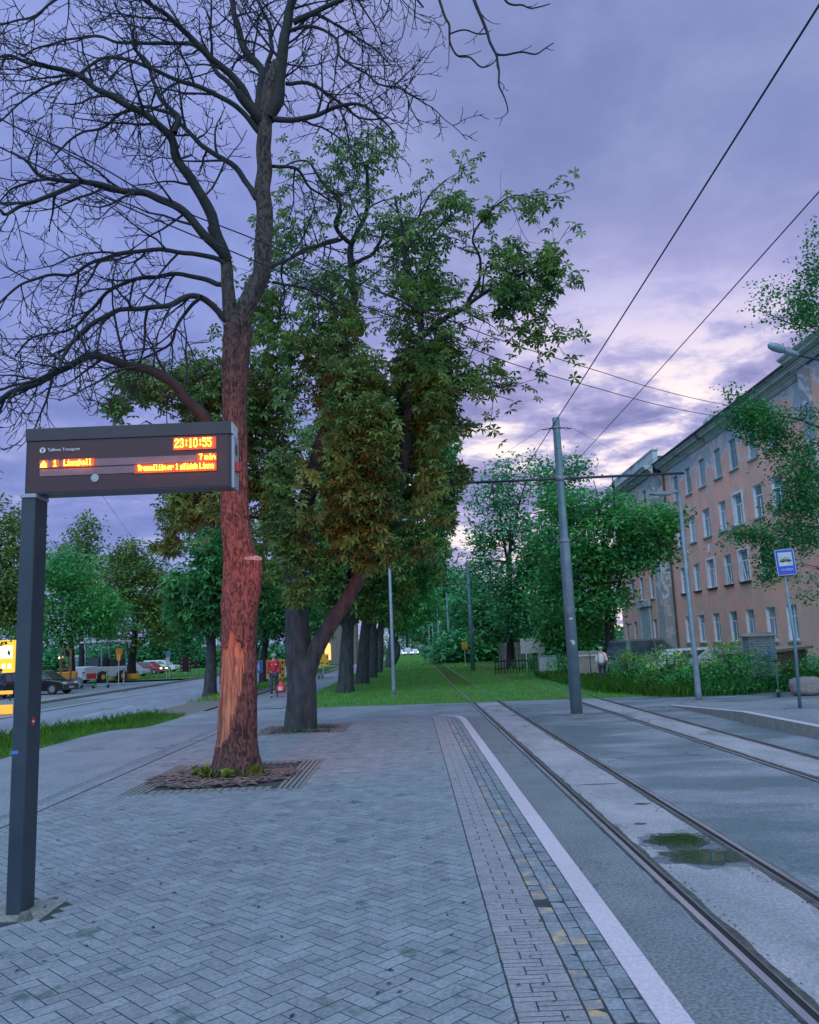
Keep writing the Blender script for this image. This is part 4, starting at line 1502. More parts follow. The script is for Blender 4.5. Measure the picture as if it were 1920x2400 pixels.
# ---------------------------------------------------------------- generic leafy trees
def leafy(name, label, base, tr_r, lobes, m_leaf, size, group=None, fork=None, seed=1, gap=0.3, nscale=1.0, k=4, spread=0.35, wid=0.5, m_bark=None,
          palm=False, trunk_top=0.45, cat='tree', shell=0.35, lean=0.0, droop=0.4):
    base = Vector(base)
    root = empty(name, base)
    tag(root, label, cat, group)
    random.seed(seed)
    cs_ = [at(l[0], l[1], l[4]) for l in lobes]
    zt = max(c_.z for c_ in cs_)
    cen = sum(cs_, Vector()) / len(cs_)
    h = (zt - base.z)
    top = Vector((base.x * 0.5 + cen.x * 0.5, base.y * 0.5 + cen.y * 0.5, base.z + h * (trunk_top + 0.3)))
    path = [base - Vector((0, 0, 0.1)), base.lerp(top, 0.25) + Vector((lean, 0, 0)), base.lerp(top, 0.6) + rvec() * tr_r * 0.5, top]
    ch = Chains()
    tp = catmull(path, 5)
    n = len(tp)
    rs = [tr_r * (1.15 if i == 0 else 1) * (1 - 0.75 * (i / (n - 1))) for i in range(n)]
    c2 = Chains()
    c2.add([p_ - base for p_ in tp], rs, 12)
    c2.build('trunk', m_bark or M['bark_dark'], root)
    for c_ in cs_:
        t = random.uniform(0.35, 0.95)
        s_ = tp[int(t * (n - 1))]
        mid = s_.lerp(c_, 0.5) + Vector((0, 0, h * 0.05)) + rvec() * h * 0.03
        q = catmull([s_, mid, c_], 4)
        rr = [tr_r * 0.42 * (1 - 0.85 * i / (len(q) - 1)) for i in range(len(q))]
        ch.add([p_ - base for p_ in q], rr, 6)
        cc = Chains()
        sprout(cc, q, rr, 0, [dict(gap=h * 0.06, len=(h * .06, h * .18), ang=(30, 70), seg=4, wander=0.25, up=0.2, r=0.05, rmin=0.012, sides=3, start=0.2)])
        for key, lst in cc.g.items():
            for (a_, b_) in lst:
                ch.add([Vector(v) - base for v in a_], b_, key[1])
    ch.build('branch', m_bark or M['bark_dark'], root)
    P = cloud_points(lobes, seed, gap=gap, nscale=nscale, shell=shell)
    if palm:
        V_, F_ = palmate(P, size, seed, 5)
    else:
        P = sprays(P, seed + 5, k, spread)
        V_, F_ = leaves(P, size, seed + 9, droop=droop, wid=wid)
    np_mesh('foliage', V_ - np.array(base), F_, m_leaf, root)
    return root


def L4(cx, cy, rx, ry, Y, n, split=5, seed=0, dY=None):
    """a crown outline split into overlapping lobes"""
    r = random.Random(seed)
    out = []
    k = Y / F
    for i in range(split):
        w = 2 * math.pi * (i + r.random() * .5) / split
        out.append((cx + rx * .52 * math.cos(w), cy + ry * .52 * math.sin(w), rx * r.uniform(.42, .62), ry * r.uniform(.42, .60), Y + r.uniform(-.3, .3) * rx * k, (dY or rx * k) * .55, int(n / (split + 1))))
    out.append((cx, cy, rx * .62, ry * .62, Y, (dY or rx * k) * .7, int(n / (split + 1))))
    return out


ROW = 'chestnuts in the row along the footpath'
def rowtree(Y, x, lab, lob, n, seed, mat_='leaf_chestnut', sz=0.34, tr=0.42, lean=0.0):
    leafy('chestnut_tree', lab, (x, Y, G(Y)), tr, lob, M[mat_], sz, ROW, seed=seed, gap=0.25, nscale=0.8, palm=True, m_bark=M['bark'], lean=lean, shell=0.15)


rowtree(40.5, -3.35, 'dark thick-trunked chestnut just beyond the edge of the grass, left of the slim lamp post',
        L4(840, 1290, 210, 170, 40, 2600, 6, 1) + [(950, 1120, 110, 130, 40, 2.5, 700), (1000, 1010, 75, 90, 40.5, 2, 420), (1030, 1130, 60, 70, 40, 1.6, 330), (640, 1290, 110, 120, 40, 2, 500), (800, 1050, 150, 120, 42, 2.5, 800)], 0, 31)
rowtree(49.5, -3.1, 'second chestnut trunk behind the slim lamp post, half hidden by the first',
        L4(880, 1290, 150, 170, 50, 2000, 6, 2) + [(1010, 1210, 60, 100, 50, 2, 420), (1030, 1060, 50, 60, 50, 1.5, 220)], 0, 32, 'leaf_deep')
rowtree(58.5, -3.0, 'third chestnut trunk of the dark cluster behind the slim lamp post', L4(900, 1340, 120, 130, 58, 1500, 5, 3) + [(1000, 1290, 60, 90, 58, 2, 400)], 0, 33, 'leaf_deep', 0.4)
rowtree(69, -3.0, 'chestnut far down the row, its trunk in line with the lamp post', L4(920, 1370, 110, 110, 69, 1300, 5, 4) + [(1010, 1310, 45, 80, 69, 2.4, 320)], 0, 34, 'leaf_bright', 0.45)
rowtree(84, -2.6, 'chestnut with a leaning stem at the right end of the dark trunk cluster', L4(950, 1400, 90, 90, 84, 1200, 5, 5), 0, 35, 'leaf_bright', 0.5, 0.45, 0.8)
rowtree(104, -3.2, 'farthest chestnut of the row, low over the distant parked cars', L4(945, 1430, 80, 70, 104, 1000, 5, 6), 0, 36, 'leaf_teal', 0.55)

g = gp(492, 1628)
leafy('roadside_tree', 'dark roadside tree on the verge left of the stripped reddish trunk', (g.x, g.y, G(g.y)), 0.38,
      L4(520, 1370, 130, 130, g.y, 1500, 6, 7) + [(440, 1420, 60, 70, g.y, 2, 260), (520, 1250, 90, 80, g.y + 2, 2, 380)], M['leaf_deep'], 0.42, 'trees on the verge beside the road', seed=41, gap=0.3, palm=True, m_bark=M['bark'], shell=0.2)
for i, (px, Y, lb) in enumerate(((618, 58, 'dark verge tree whose trunk shows behind the walker in red'), (700, 76, 'verge tree beyond the forked chestnut, near the glowing doorway'), (600, 96, 'farthest verge tree, deep in shade beyond the walker'))):
    leafy('roadside_tree', lb, (at(px, 1600, Y).x, Y, G(Y)), 0.36, L4(px, 1400 + i * 12, 130 - 20 * i, 105 - 15 * i, Y, 1500, 6, 8 + i), M['leaf_deep'], 0.5, 'trees on the verge beside the road', seed=43 + i, gap=0.2, palm=True, shell=0.2)

ACR = 'trees across the road'
g = gp(172, 1612)
leafy('broadleaf_tree', 'rounded grey-green tree behind the two parked scooters', (g.x, g.y, G(g.y)), 0.30,
      [(140, 1440, 140, 75, g.y, 3, 520), (90, 1380, 100, 70, g.y, 3, 400), (210, 1420, 90, 65, g.y, 2.4, 340), (150, 1330, 90, 60, g.y, 2.5, 340), (250, 1450, 60, 50, g.y, 2, 200), (60, 1440, 90, 70, g.y - 1, 2, 300)],
      M['leaf_bright'], 0.34, ACR, seed=51, gap=0.2, nscale=0.9, k=7, spread=0.42, trunk_top=0.3, shell=0.2)
g2 = gp(308, 1593)
leafy('broadleaf_tree', 'olive-tinged tree with a short stout trunk beside the road machine', (g2.x, g2.y, G(g2.y)), 0.50,
      [(300, 1440, 110, 80, g2.y, 4, 520), (350, 1380, 70, 70, g2.y, 3, 360), (250, 1400, 70, 60, g2.y, 3, 300), (310, 1330, 70, 60, g2.y, 3, 320), (390, 1450, 50, 60, g2.y, 3, 240), (300, 1290, 40, 35, g2.y, 2, 110)],
      M['leaf_olive'], 0.42, ACR, seed=52, gap=0.25, nscale=0.7, k=7, spread=0.55, trunk_top=0.3, shell=0.2)
leafy('broadleaf_tree', 'tall loose-crowned tree rising behind the rounded grey-green one', (at(190, 1600, 84).x, 84, G(84)), 0.35,
      [(190, 1290, 60, 55, 84, 3, 240), (200, 1230, 45, 28, 84, 2, 90), (230, 1350, 80, 60, 84, 3, 300), (150, 1340, 50, 50, 84, 3, 200)],
      M['leaf_chestnut'], 0.45, ACR, seed=53, gap=0.45, nscale=0.7, k=6, spread=0.6, shell=0.1)
leafy('broadleaf_tree', 'large tree at the left edge behind the dark sign post', (at(-20, 1600, 52).x, 52, G(52)), 0.4,
      [(-10, 1330, 80, 110, 52, 3, 500), (30, 1250, 60, 70, 52, 2.4, 260), (-20, 1180, 50, 40, 52, 2, 120), (40, 1400, 60, 60, 52, 2, 240), (-40, 1440, 90, 70, 52, 3, 350)],
      M['leaf_olive'], 0.34, ACR, seed=54, gap=0.3, nscale=0.9, k=6, spread=0.42, shell=0.2)
leafy('broadleaf_tree', 'teal-green tree behind the black road signs', (at(440, 1560, 110).x, 110, G(110)), 0.4,
      L4(440, 1440, 75, 105, 110, 900, 6, 15), M['leaf_teal'], 0.6, ACR, seed=55, gap=0.2, nscale=0.5, k=6, spread=0.7, shell=0.2)
leafy('broadleaf_tree', 'distant tree between the olive one and the black road signs', (at(375, 1560, 130).x, 130, G(130)), 0.4,
      L4(385, 1455, 60, 80, 130, 800, 6, 16), M['leaf_deep'], 0.7, ACR, seed=56, gap=0.2, nscale=0.5, k=6, spread=0.8, shell=0.2)
# hedge closing the yard
mb = MB()
P = cloud_points([(x, 1545, 55, 48, 125 + i, 3, 330) for i, x in enumerate(range(120, 800, 50))] + [(x, 1512, 40, 34, 285, 4, 260) for x in range(820, 1100, 45)] + [(x, 1520 - (x - 1050) * .03, 50, 50, 95 + (x % 3), 3, 330) for x in range(1060, 1500, 45)], 61, gap=0.05, nscale=0.5, shell=0.1)
V, Fq = leaves(sprays(P, 2, 5, 0.8), 0.75, 8)
tag(np_mesh('distant_hedge', V, Fq, M['leaf_teal']), kind='stuff')

RGT = 'trees to the right of the tracks'
leafy('locust_tree', 'tall airy tree standing left of the big tram mast, top against the sky', (at(1195, 1540, 66).x, 66, G(66)), 0.35,
      [(1240, 1110, 110, 55, 66, 3, 330), (1170, 1170, 75, 60, 66, 2.5, 250), (1300, 1160, 80, 60, 66, 2.5, 260), (1330, 1090, 50, 35, 66, 2, 120), (1150, 1260, 60, 55, 66, 2.5, 200), (1220, 1240, 100, 70, 66, 3, 420),
       (1190, 1340, 100, 70, 66, 3, 480), (1120, 1330, 50, 40, 66, 2, 110), (1270, 1330, 100, 80, 66, 3, 480), (1200, 1430, 90, 60, 66, 3, 380)],
      M['leaf_teal'], 0.36, RGT, seed=71, gap=0.62, nscale=1.0, k=7, spread=0.5, shell=0.1, droop=0.25)
leafy('locust_tree', 'bright green spreading tree partly covering the salmon building', (at(1432, 1560, 47).x, 47, G(47)), 0.33,
      [(1330, 1260, 100, 70, 47, 2.6, 420), (1420, 1200, 90, 60, 47, 2.4, 330), (1500, 1230, 90, 60, 46, 2.2, 340), (1560, 1210, 50, 40, 46, 1.5, 130), (1380, 1320, 110, 70, 47, 2.6, 460), (1480, 1300, 80, 55, 46, 2, 260),
       (1310, 1380, 80, 60, 47, 2.4, 320), (1410, 1400, 80, 50, 47, 2.2, 270), (1300, 1170, 50, 40, 47, 1.6, 120), (1360, 1460, 80, 50, 48, 2, 230), (1560, 1290, 45, 30, 46, 1.2, 60)],
      M['leaf_bright'], 0.30, RGT, seed=72, gap=0.38, nscale=1.1, k=8, spread=0.36, shell=0.1, droop=0.25)
leafy('broadleaf_tree', 'dark tree behind the concrete gate posts', (at(1330, 1560, 60).x, 60, G(60)), 0.35,
      L4(1330, 1450, 90, 70, 60, 1000, 6, 21), M['leaf_deep'], 0.4, RGT, seed=73, gap=0.25, nscale=0.8, k=6, spread=0.5, shell=0.1)
leafy('broadleaf_tree', 'dark spreading tree over the pale board fence', (at(1190, 1550, 84).x, 84, G(84)), 0.35,
      L4(1180, 1440, 100, 75, 84, 1100, 6, 22), M['leaf_deep'], 0.5, RGT, seed=74, gap=0.3, nscale=0.6, k=6, spread=0.6, shell=0.1)
leafy('broadleaf_tree', 'bushy tree just right of the second tram mast', (at(1110, 1540, 115).x, 115, G(115)), 0.35,
      L4(1110, 1420, 75, 95, 115, 1000, 6, 23), M['leaf_teal'], 0.6, RGT, seed=75, gap=0.2, nscale=0.5, k=6, spread=0.7, shell=0.1)
END = 'trees closing the view at the end of the tracks'
for i, (px, py, rx, ry, Y, mt, lb) in enumerate(((1050, 1390, 60, 70, 160, 'leaf_teal', 'dense tree behind the third tram mast'), (1000, 1400, 55, 65, 200, 'leaf_bright', 'pale green tree straight above the vanishing tracks'),
                                                 (955, 1430, 50, 55, 230, 'leaf_teal', 'tree at the far end, just above the distant cars'), (1085, 1460, 50, 50, 190, 'leaf_deep', 'dark low tree behind the yellow warning board'), (1010, 1480, 70, 36, 260, 'leaf_deep', 'darkest tree at the very end of the tracks'))):
    leafy('broadleaf_tree', lb, (at(px, 1540, Y).x, Y, G(Y)), 0.5, L4(px, py, rx, ry, Y, 900, 6, 24 + i), M[mt], 0.9, END, seed=80 + i, gap=0.1, nscale=0.35, k=6, spread=1.1, shell=0.1)

# ---------------------------------------------------------------- branches entering on the right
RB = Vector((17.0, 26.0, 0))
t3 = empty('birch_tree', RB)
tag(t3, 'leafy tree at the right edge whose boughs hang before the salmon facade', 'tree')
chr_, cht3, tips3 = Chains(), Chains(), []
CFG_B = [dict(gap=0.30, len=(0.5, 1.3), ang=(25, 60), seg=5, wander=0.2, up=-0.15, r=0.014, rmin=0.006, sides=3, start=0.15, drop=0.2),
         dict(gap=0.20, len=(0.2, 0.6), ang=(25, 60), seg=4, wander=0.2, up=-0.35, r=0.006, rmin=0.004, sides=3, start=0.15, drop=0.0, tip=2)]
P = catmull([RB - Vector((0, 0, .1)), RB + Vector((-.1, 0, 4)), RB + Vector((0.1, .2, 8)), RB + Vector((-.1, 0, 12))], 5)
c2 = Chains()
c2.add([p_ - RB for p_ in P], [0.30 - 0.012 * i for i in range(len(P))], 14)
c2.build('trunk', M['bark'], t3)
random.seed(77)
kk = dict(sc=300 / 1725, ox=1620, oy=1050, cfg=CFG_B, chb_=chr_, cht_=cht3, base=RB, tips=tips3, Y0=26, sides=6)
limb([(2500, 700), (2000, 520), (1720, 430), (1600, 290), (1480, 220), (1300, 60), (1100, -120), (900, -220)], 60, 10, 24.2, **kk)
limb([(2500, 1250), (2000, 1120), (1560, 1050), (1400, 1110), (1220, 1230), (900, 1180), (640, 1150)], 40, 8, 24.0, **kk)
limb([(2500, 900), (1900, 800), (1600, 700), (1350, 600), (1150, 560)], 36, 8, 24.6, **kk)
limb([(2500, 1750), (1950, 1700), (1700, 1600), (1500, 1560)], 22, 6, 24.6, **kk)
limb([(2500, 200), (2000, -100), (1600, -330), (1250, -420), (900, -400), (500, -520)], 44, 8, 23.6, **kk)
kk['oy'] = 750
limb([(2500, 600), (2100, 300), (1800, 120), (1400, 60), (1100, -60), (900, -150)], 40, 8, 23.8, **kk)
limb([(2500, 100), (2100, -300), (1800, -560), (1700, -700)], 30, 8, 24.4, **kk)
chr_.build('branch', M['bark_dark'], t3)
cht3.build('twigs', M['twig'], t3)
T = np.array([tuple(t[0]) for t in tips3])
lobes = [(1860, 700, 55, 50, 24.0, .9, 330), (1905, 620, 45, 70, 24.0, .9, 300), (1800, 690, 50, 45, 23.9, .7, 110), (1890, 740, 50, 40, 24.0, .8, 260), (1910, 560, 30, 50, 24.0, .6, 120),
         (1720, 915, 38, 35, 23.6, .5, 90), (1745, 965, 65, 40, 23.8, .7, 360), (1800, 1000, 80, 50, 24.0, .9, 560), (1860, 1050, 70, 50, 24.2, .9, 520), (1900, 980, 50, 40, 24.4, .7, 200),
         (1870, 1120, 60, 50, 24.3, .9, 420), (1830, 1070, 50, 40, 24.0, .8, 260), (1900, 1180, 45, 50, 24.4, .8, 280), (1780, 1240, 45, 32, 24.0, .6, 170), (1730, 1250, 30, 26, 23.9, .4, 90),
         (1810, 1290, 40, 45, 24.1, .6, 250), (1800, 1340, 26, 40, 24.1, .5, 120), (1840, 1180, 60, 30, 24.2, .7, 180), (1900, 1260, 40, 40, 24.5, .6, 150), (1895, 1370, 40, 45, 24.5, .6, 200), (1850, 1230, 40, 40, 24.3, .6, 150)]
C = np.concatenate([T, cloud_points(lobes, 91, gap=0.60, nscale=2.8, shell=0.05)])
V, Fq = leaves(sprays(C, 4, 4, 0.16), 0.10, 10, droop=0.6, wid=0.75)
np_mesh('foliage', V - np.array(RB), Fq, M['leaf_deep'], t3)
# ================================================================ plants on the ground
def blades(name, P, h, w, m, seed, lean=0.35, kind='stuff', seg=True):
    r = np.random.default_rng(seed)
    n = len(P)
    a = r.uniform(0, 2 * np.pi, n)
    H = h * r.uniform(0.5, 1.25, n)
    d = np.stack([np.cos(a), np.sin(a), np.zeros(n)], 1)
    s_ = np.stack([-np.sin(a), np.cos(a), np.zeros(n)], 1) * (w * r.uniform(.6, 1.3, n))[:, None]
    ln_ = (r.uniform(0, lean, n) * H)[:, None]
    up = np.array([0, 0, 1.0])
    mid = P + d * ln_ * .35 + up * (H * .6)[:, None]
    tip = P + d * ln_ + up * H[:, None]
    V = np.stack([P - s_ * .5, P + s_ * .5, mid + s_ * .4, tip, mid - s_ * .4], 1).reshape(-1, 3)
    me_f = np.arange(n * 5).reshape(-1, 5)
    o = np_mesh(name, V, me_f, m)
    return tag(o, kind=kind) if kind else o


def Gv(y):
    return np.array([G(v) for v in y])


def area_pts(n, x0, x1, y0, y1, seed, power=1.0, cond=None):
    r = np.random.default_rng(seed)
    y = y0 + (y1 - y0) * r.random(n) ** power
    x = x0 + (x1 - x0) * r.random(n)
    if cond is not None:
        k = cond(x, y, r)
        x, y = x[k], y[k]
    return np.stack([x, y, Gv(y)], 1)


# verge between footpath and road
def vcond(x, y, r):
    t = (y - 28.5) / 1.5 + (x + 8.9) * 0.3
    return r.random(len(x)) > np.clip(t, 0, 1)


P = area_pts(36000, -10.0, -7.93, 9, 31, 1, 1.0, vcond)
blades('verge_grass', P, 0.13, 0.008, M['grass'], 2, 0.8)
P = area_pts(2200, -9.9, -8.6, 13, 30, 3, 1.0, vcond)
blades('verge_tall_grass', P, 0.30, 0.006, M['grass'], 4, 0.6)
sheet('verge_turf', -9.98, -7.96, -6, 28.6, 0.002, M['lawn'])
P = area_pts(9000, -10.2, -8.6, 37, 100, 5, 0.8)
blades('verge_grass_far', P, 0.16, 0.03, M['grass'], 6)
# lawn round the tracks
def lcond(x, y, r):
    e = y > 30.6 - 0.10 * (x + 3.4)
    t1_ = (x > R1 + 0.02) & (x < R2 - 0.02) & (y > 40 + 9 * r.random(len(x)))
    t2_ = (x > R3 - 0.02) & (x < R4 + 0.02)
    return e & ~t1_ & ~((t2_) & (r.random(len(x)) < .5)) & ~((np.abs(x - R1) < .06) | (np.abs(x - R2) < .06))


P = area_pts(42000, -4.9, 12, 28, 75, 7, 1.25, lcond)
blades('lawn_grass', P, 0.10, 0.022, M['grass'], 8)
P = area_pts(15000, -4.9, 15, 60, 190, 9, 1.1, lcond)
blades('lawn_grass_far', P, 0.14, 0.06, M['grass'], 10)
P = np.concatenate([area_pts(8000, R1 + .06, R2 - .06, 42, 130, 11, 1.2), area_pts(2500, R3, R4, 46, 110, 12, 1.3)])
blades('dry_track_grass', P, 0.07, 0.022, M['grass_dry'], 13)
P = area_pts(5200, -60, -20, 74, 110, 14, 1.0)
blades('far_lawn_grass', P + np.array([0, 0, .03]), 0.15, 0.09, M['grass'], 15)


# rough tall growth on the right
def rcond(x, y, r):
    lim = 28.4 + 0.25 * np.maximum(0, 9.0 - x) * 1.2 + 4.5 * np.clip((8.6 - x) / 2.2, 0, 1)
    return (y > lim) & ~((x > 11.6) & (y < 29.0))


P = area_pts(34000, 7.0, 15.5, 28.4, 48, 21, 1.3, rcond)
light = P[:, 0] < 9.9 + 0.25 * (P[:, 1] - 29)
blades('tall_grass', P[light], 0.42, 0.011, M['grass'], 24, 0.9)
P = P[~light]
blades('tall_weeds', P, 0.50, 0.013, M['weed'], 22, 0.9)
V, Fq = leaves(sprays(P[:3200] + np.array([0, 0, .30]), 12, 4, .16), .10, 13, droop=-.1, wid=.5)
tag(np_mesh('weed_foliage', V, Fq, M['weed']), kind='stuff')
P = area_pts(9000, 8.5, 30, 44, 90, 23, 1.2)
blades('tall_weeds_far', P, 0.6, 0.06, M['weed'], 24, 0.5)


def bush(label, px, py, Y, rx, h, n, seed, flower=0.0, m='weed', name='wild_bush'):
    x = at(px, 1500, Y).x
    root = empty(name, (x, Y, G(Y)))
    tag(root, label, 'bush', 'wild bushes in front of the salmon building')
    r = np.random.default_rng(seed)
    u = r.normal(size=(n, 3))
    u /= np.linalg.norm(u, axis=1, keepdims=True)
    rr = r.uniform(.35, 1, n) ** .6 * (1 + .25 * pn(u * 2, seed, 2.0))
    P_ = u * rr[:, None] * np.array([rx, rx * .8, h * .55]) + np.array([0, 0, h * .5])
    P_ = P_[(P_[:, 2] > 0.02) & (pn(P_, seed, 4.5) > -.35)]
    Pp = sprays(P_, seed, 5, .13)
    Pp[:, 2] = np.abs(Pp[:, 2])
    V_, F_ = leaves(Pp, 0.12, seed, droop=0.1, wid=.55)
    np_mesh('foliage', V_, F_, M[m], root)
    ch = Chains()
    for i in range(26):
        w = random.uniform(0, 6.28)
        q = [Vector((.2 * math.cos(w), .2 * math.sin(w), -.02)), Vector((rx * .4 * math.cos(w), rx * .4 * math.sin(w), h * .5)), Vector((rx * .7 * math.cos(w), rx * .6 * math.sin(w), h * random.uniform(.8, 1.05)))]
        ch.add(q, [.012, .009, .005], 4)
    ch.build('stem', M['bark_dark'], root)
    if flower:
        top = P_[(P_[:, 2] > h * .45) & (r.random(len(P_)) < flower)]
        V_, F_ = leaves(sprays(top + np.array([0, 0, .05]), seed + 1, 6, .07), 0.07, seed + 2, droop=-.3, wid=.9)
        np_mesh('blossom', V_, F_, M['yellow_flower'], root)
    return root


bush('dark green bush left of the brick pillar, its top dotted with yellow', 1745, 0, 29.8, 1.25, 1.5, 620, 101, 0.10)
bush('yellow-flowering bush in front of the parked white car', 1705, 0, 32.2, 1.1, 1.75, 520, 102, 0.55)
bush('yellow-flowering bush left of the slim right-hand lamp post', 1560, 0, 31.0, 1.25, 1.55, 560, 103, 0.45)
bush('low dark bush right beside the foot of the slim right-hand lamp post', 1600, 0, 29.8, 0.85, 1.05, 330, 104, 0.0)
bush('pale bush next to the person in the white shirt', 1470, 0, 37.0, 0.8, 1.5, 300, 105, 0.25)
bush('bush behind the right end of the brick pillar', 1868, 0, 33.0, 1.2, 0.9, 300, 106, 0.0)
bush('leafy growth under the graffiti at the right edge', 1915, 0, 35.0, 1.5, 1.2, 420, 107, 0.0)
bush('dark green bush at the grass edge beside the gate posts', 1330, 0, 44, 1.4, 1.3, 380, 108, 0.0)
bush('small sprawling bush behind the big tram mast', 1260, 0, 50, 1.6, 1.4, 380, 109, 0.0)

# tufts at the foot of the bare tree
r = np.random.default_rng(8)
n = 260
w = np.concatenate([r.normal(np.pi * 1.15, .22, 90), r.normal(np.pi * 1.5, .10, 70), r.normal(np.pi * 1.78, .16, 100)])
rd = r.uniform(.40, .60, n)
P = np.stack([-2.78 + rd * np.cos(w), T1Y + rd * np.sin(w), np.zeros(n)], 1)
blades('weed_tufts', P, 0.15, 0.02, M['leaf_olive'], 31, 0.9)
V, Fq = leaves(P[:150] + np.array([0, 0, .08]), 0.11, 33, droop=-.1, wid=.8)
tag(np_mesh('weed_leaves', V, Fq, M['leaf_olive']), kind='stuff')
n = 60
w = r.uniform(0, np.pi * 2.0, n)
P = np.stack([b2.x + .40 * np.cos(w), T2Y + .40 * np.sin(w), np.zeros(n)], 1)
blades('weed_tufts', P, 0.13, 0.015, M['weed'], 32, 0.6)

# ================================================================ text helper
def text_mesh(name, s, size, m, parent, loc, rot, depth=0.002, align='LEFT', sx=1.0):
    cu = bpy.data.curves.new(name, 'FONT')
    cu.body = s
    cu.size = size
    cu.extrude = depth
    cu.align_x = align
    cu.resolution_u = 2
    ob = bpy.data.objects.new(name, cu)
    COL.objects.link(ob)
    dg = bpy.context.evaluated_depsgraph_get()
    me_ = bpy.data.meshes.new_from_object(ob.evaluated_get(dg))
    bpy.data.objects.remove(ob)
    bpy.data.curves.remove(cu)
    me_.name = name
    me_.materials.clear()
    o = link_mesh(name, me_, m, parent)
    o.location = loc
    o.rotation_euler = rot
    o.scale = (sx, 1, 1)
    return o


FONT = {
    '0': '01110 10001 10001 10001 10001 10001 01110', '1': '00100 01100 00100 00100 00100 00100 01110', '2': '01110 10001 00001 00110 01000 10000 11111',
    '3': '01110 10001 00001 00110 00001 10001 01110', '5': '11111 10000 11110 00001 00001 10001 01110', '7': '11111 00001 00010 00100 00100 00100 00100',
    ':': '00000 00100 00100 00000 00100 00100 00000', 'L': '10000 10000 10000 10000 10000 10000 11111', 'i': '00100 00000 01100 00100 00100 00100 01110',
    'n': '00000 00000 10110 11001 10001 10001 10001', 'a': '00000 00000 01110 00001 01111 10001 01111', 'h': '10000 10000 10110 11001 10001 10001 10001',
    'l': '01100 00100 00100 00100 00100 00100 01110', 'm': '00000 00000 11010 10101 10101 10101 10101', 'T': '11111 00100 00100 00100 00100 00100 00100',
    'r': '00000 00000 10110 11001 10000 10000 10000', 's': '00000 00000 01111 10000 01110 00001 11110', 'o': '00000 00000 01110 10001 10001 10001 01110',
    '\u00f5': '01101 10110 00000 01110 10001 10001 01110', 'd': '00001 00001 01101 10011 10001 10001 01111', 'b': '10000 10000 10110 11001 10001 10001 11110', ' ': '0 0 0 0 0 0 0',
}


def led_text(name, s, x, z, cell, parent, y, wide=1.0, tall=1.0):
    mb_ = MB()
    cx = x
    for ch_ in s:
        rows = FONT[ch_].split()
        for j, row in enumerate(rows):
            for i, c_ in enumerate(row):
                if c_ == '1':
                    X = cx + i * cell * wide
                    Z = z - j * cell * tall
                    mb_.box((X, y - .017, Z - cell * .88 * tall), (X + cell * .9 * wide, y - .012, Z))
        cx += cell * wide * ({' ': 3, ':': 5, 'i': 5}.get(ch_, 6))
    return mb_.build(name, M['led'], parent), cx


# ================================================================ the lit departure display
SX0, SX1, SY0, SY1, SZ0, SZ1 = -2.975, -1.365, 6.25, 6.46, 3.075, 3.60
dp = empty('departure_display', (-2.94, 6.36, 0))
tag(dp, 'dark flag-shaped departure display with glowing amber letters on a square post', 'display')
o0 = Vector(dp.location)
mb = MB().box((-0.055, -0.11, -0.3), (0.055, 0.11, 3.045), bev=0.006)
mb.build('post', M['post_dark'], dp)
MB().box((-0.062, -0.118, 3.045), (0.062, 0.118, 3.078), bev=0.004).build('post_cap', M['sign_end'], dp)
MB().box((-0.25, -0.25, -0.06), (0.25, 0.25, 0.004)).build('foot_plate', M['granite_face'], dp)
mb = MB()
bx = lambda a, b, c, d, e, f_, mi=0: mb.box((a - o0.x, b - o0.y, c), (d - o0.x, e - o0.y, f_), mi)
bx(SX0, SY0 + .012, SZ0, SX1, SY1 - .012, SZ1 - .10)
mb.build('case', M['sign_shell'], dp)
mb = MB()
# sloping top hood, set a little proud
a, b = SX0 - .004 - o0.x, SX1 + .002 - o0.x
mb.prism([(SY0 - .002 - o0.y, SZ1 - .10), (SY0 + .004 - o0.y, SZ1), (SY1 - .004 - o0.y, SZ1), (SY1 + .002 - o0.y, SZ1 - .10)], 0, a, b)
mb.build('hood', M['sign_shell'], dp)
for s_, nm in ((1, 'front'), (-1, 'back')):
    yf = SY0 + 0.008 if s_ == 1 else SY1 - 0.008
    mb = MB()
    bx(SX0 + .02, min(yf, yf + s_ * .004), SZ0 + .012, SX1 - .02, max(yf, yf + s_ * .004), SZ1 - .105)
    mb.build('face_panel', M['sign_panel'], dp)
mb = MB()
# end cap with a slot and red latch
bx(SX1, SY0 + .02, SZ0 - .005, SX1 + .022, SY1 - .02, SZ1 - .11)
mb.build('end_cap', M['sign_end'], dp)
mb = MB()
bx(SX1 + .0225, SY0 + .07, SZ0 + .27, SX1 + .026, SY0 + .12, SZ0 + .35)
mb.build('slot', M['black'], dp)
mb = MB()
bx(SX1 + .0225, SY0 + .05, SZ0 + .13, SX1 + .05, SY0 + .13, SZ0 + .20)
mb.build('latch', M['red'], dp)
mb = MB()
bx(SX1 + .002, SY0 + .01, SZ1 - .098, SX1 + .012, SY1 - .01, SZ1 - .006)
mb.build('hood_end', M['offwhite'], dp)


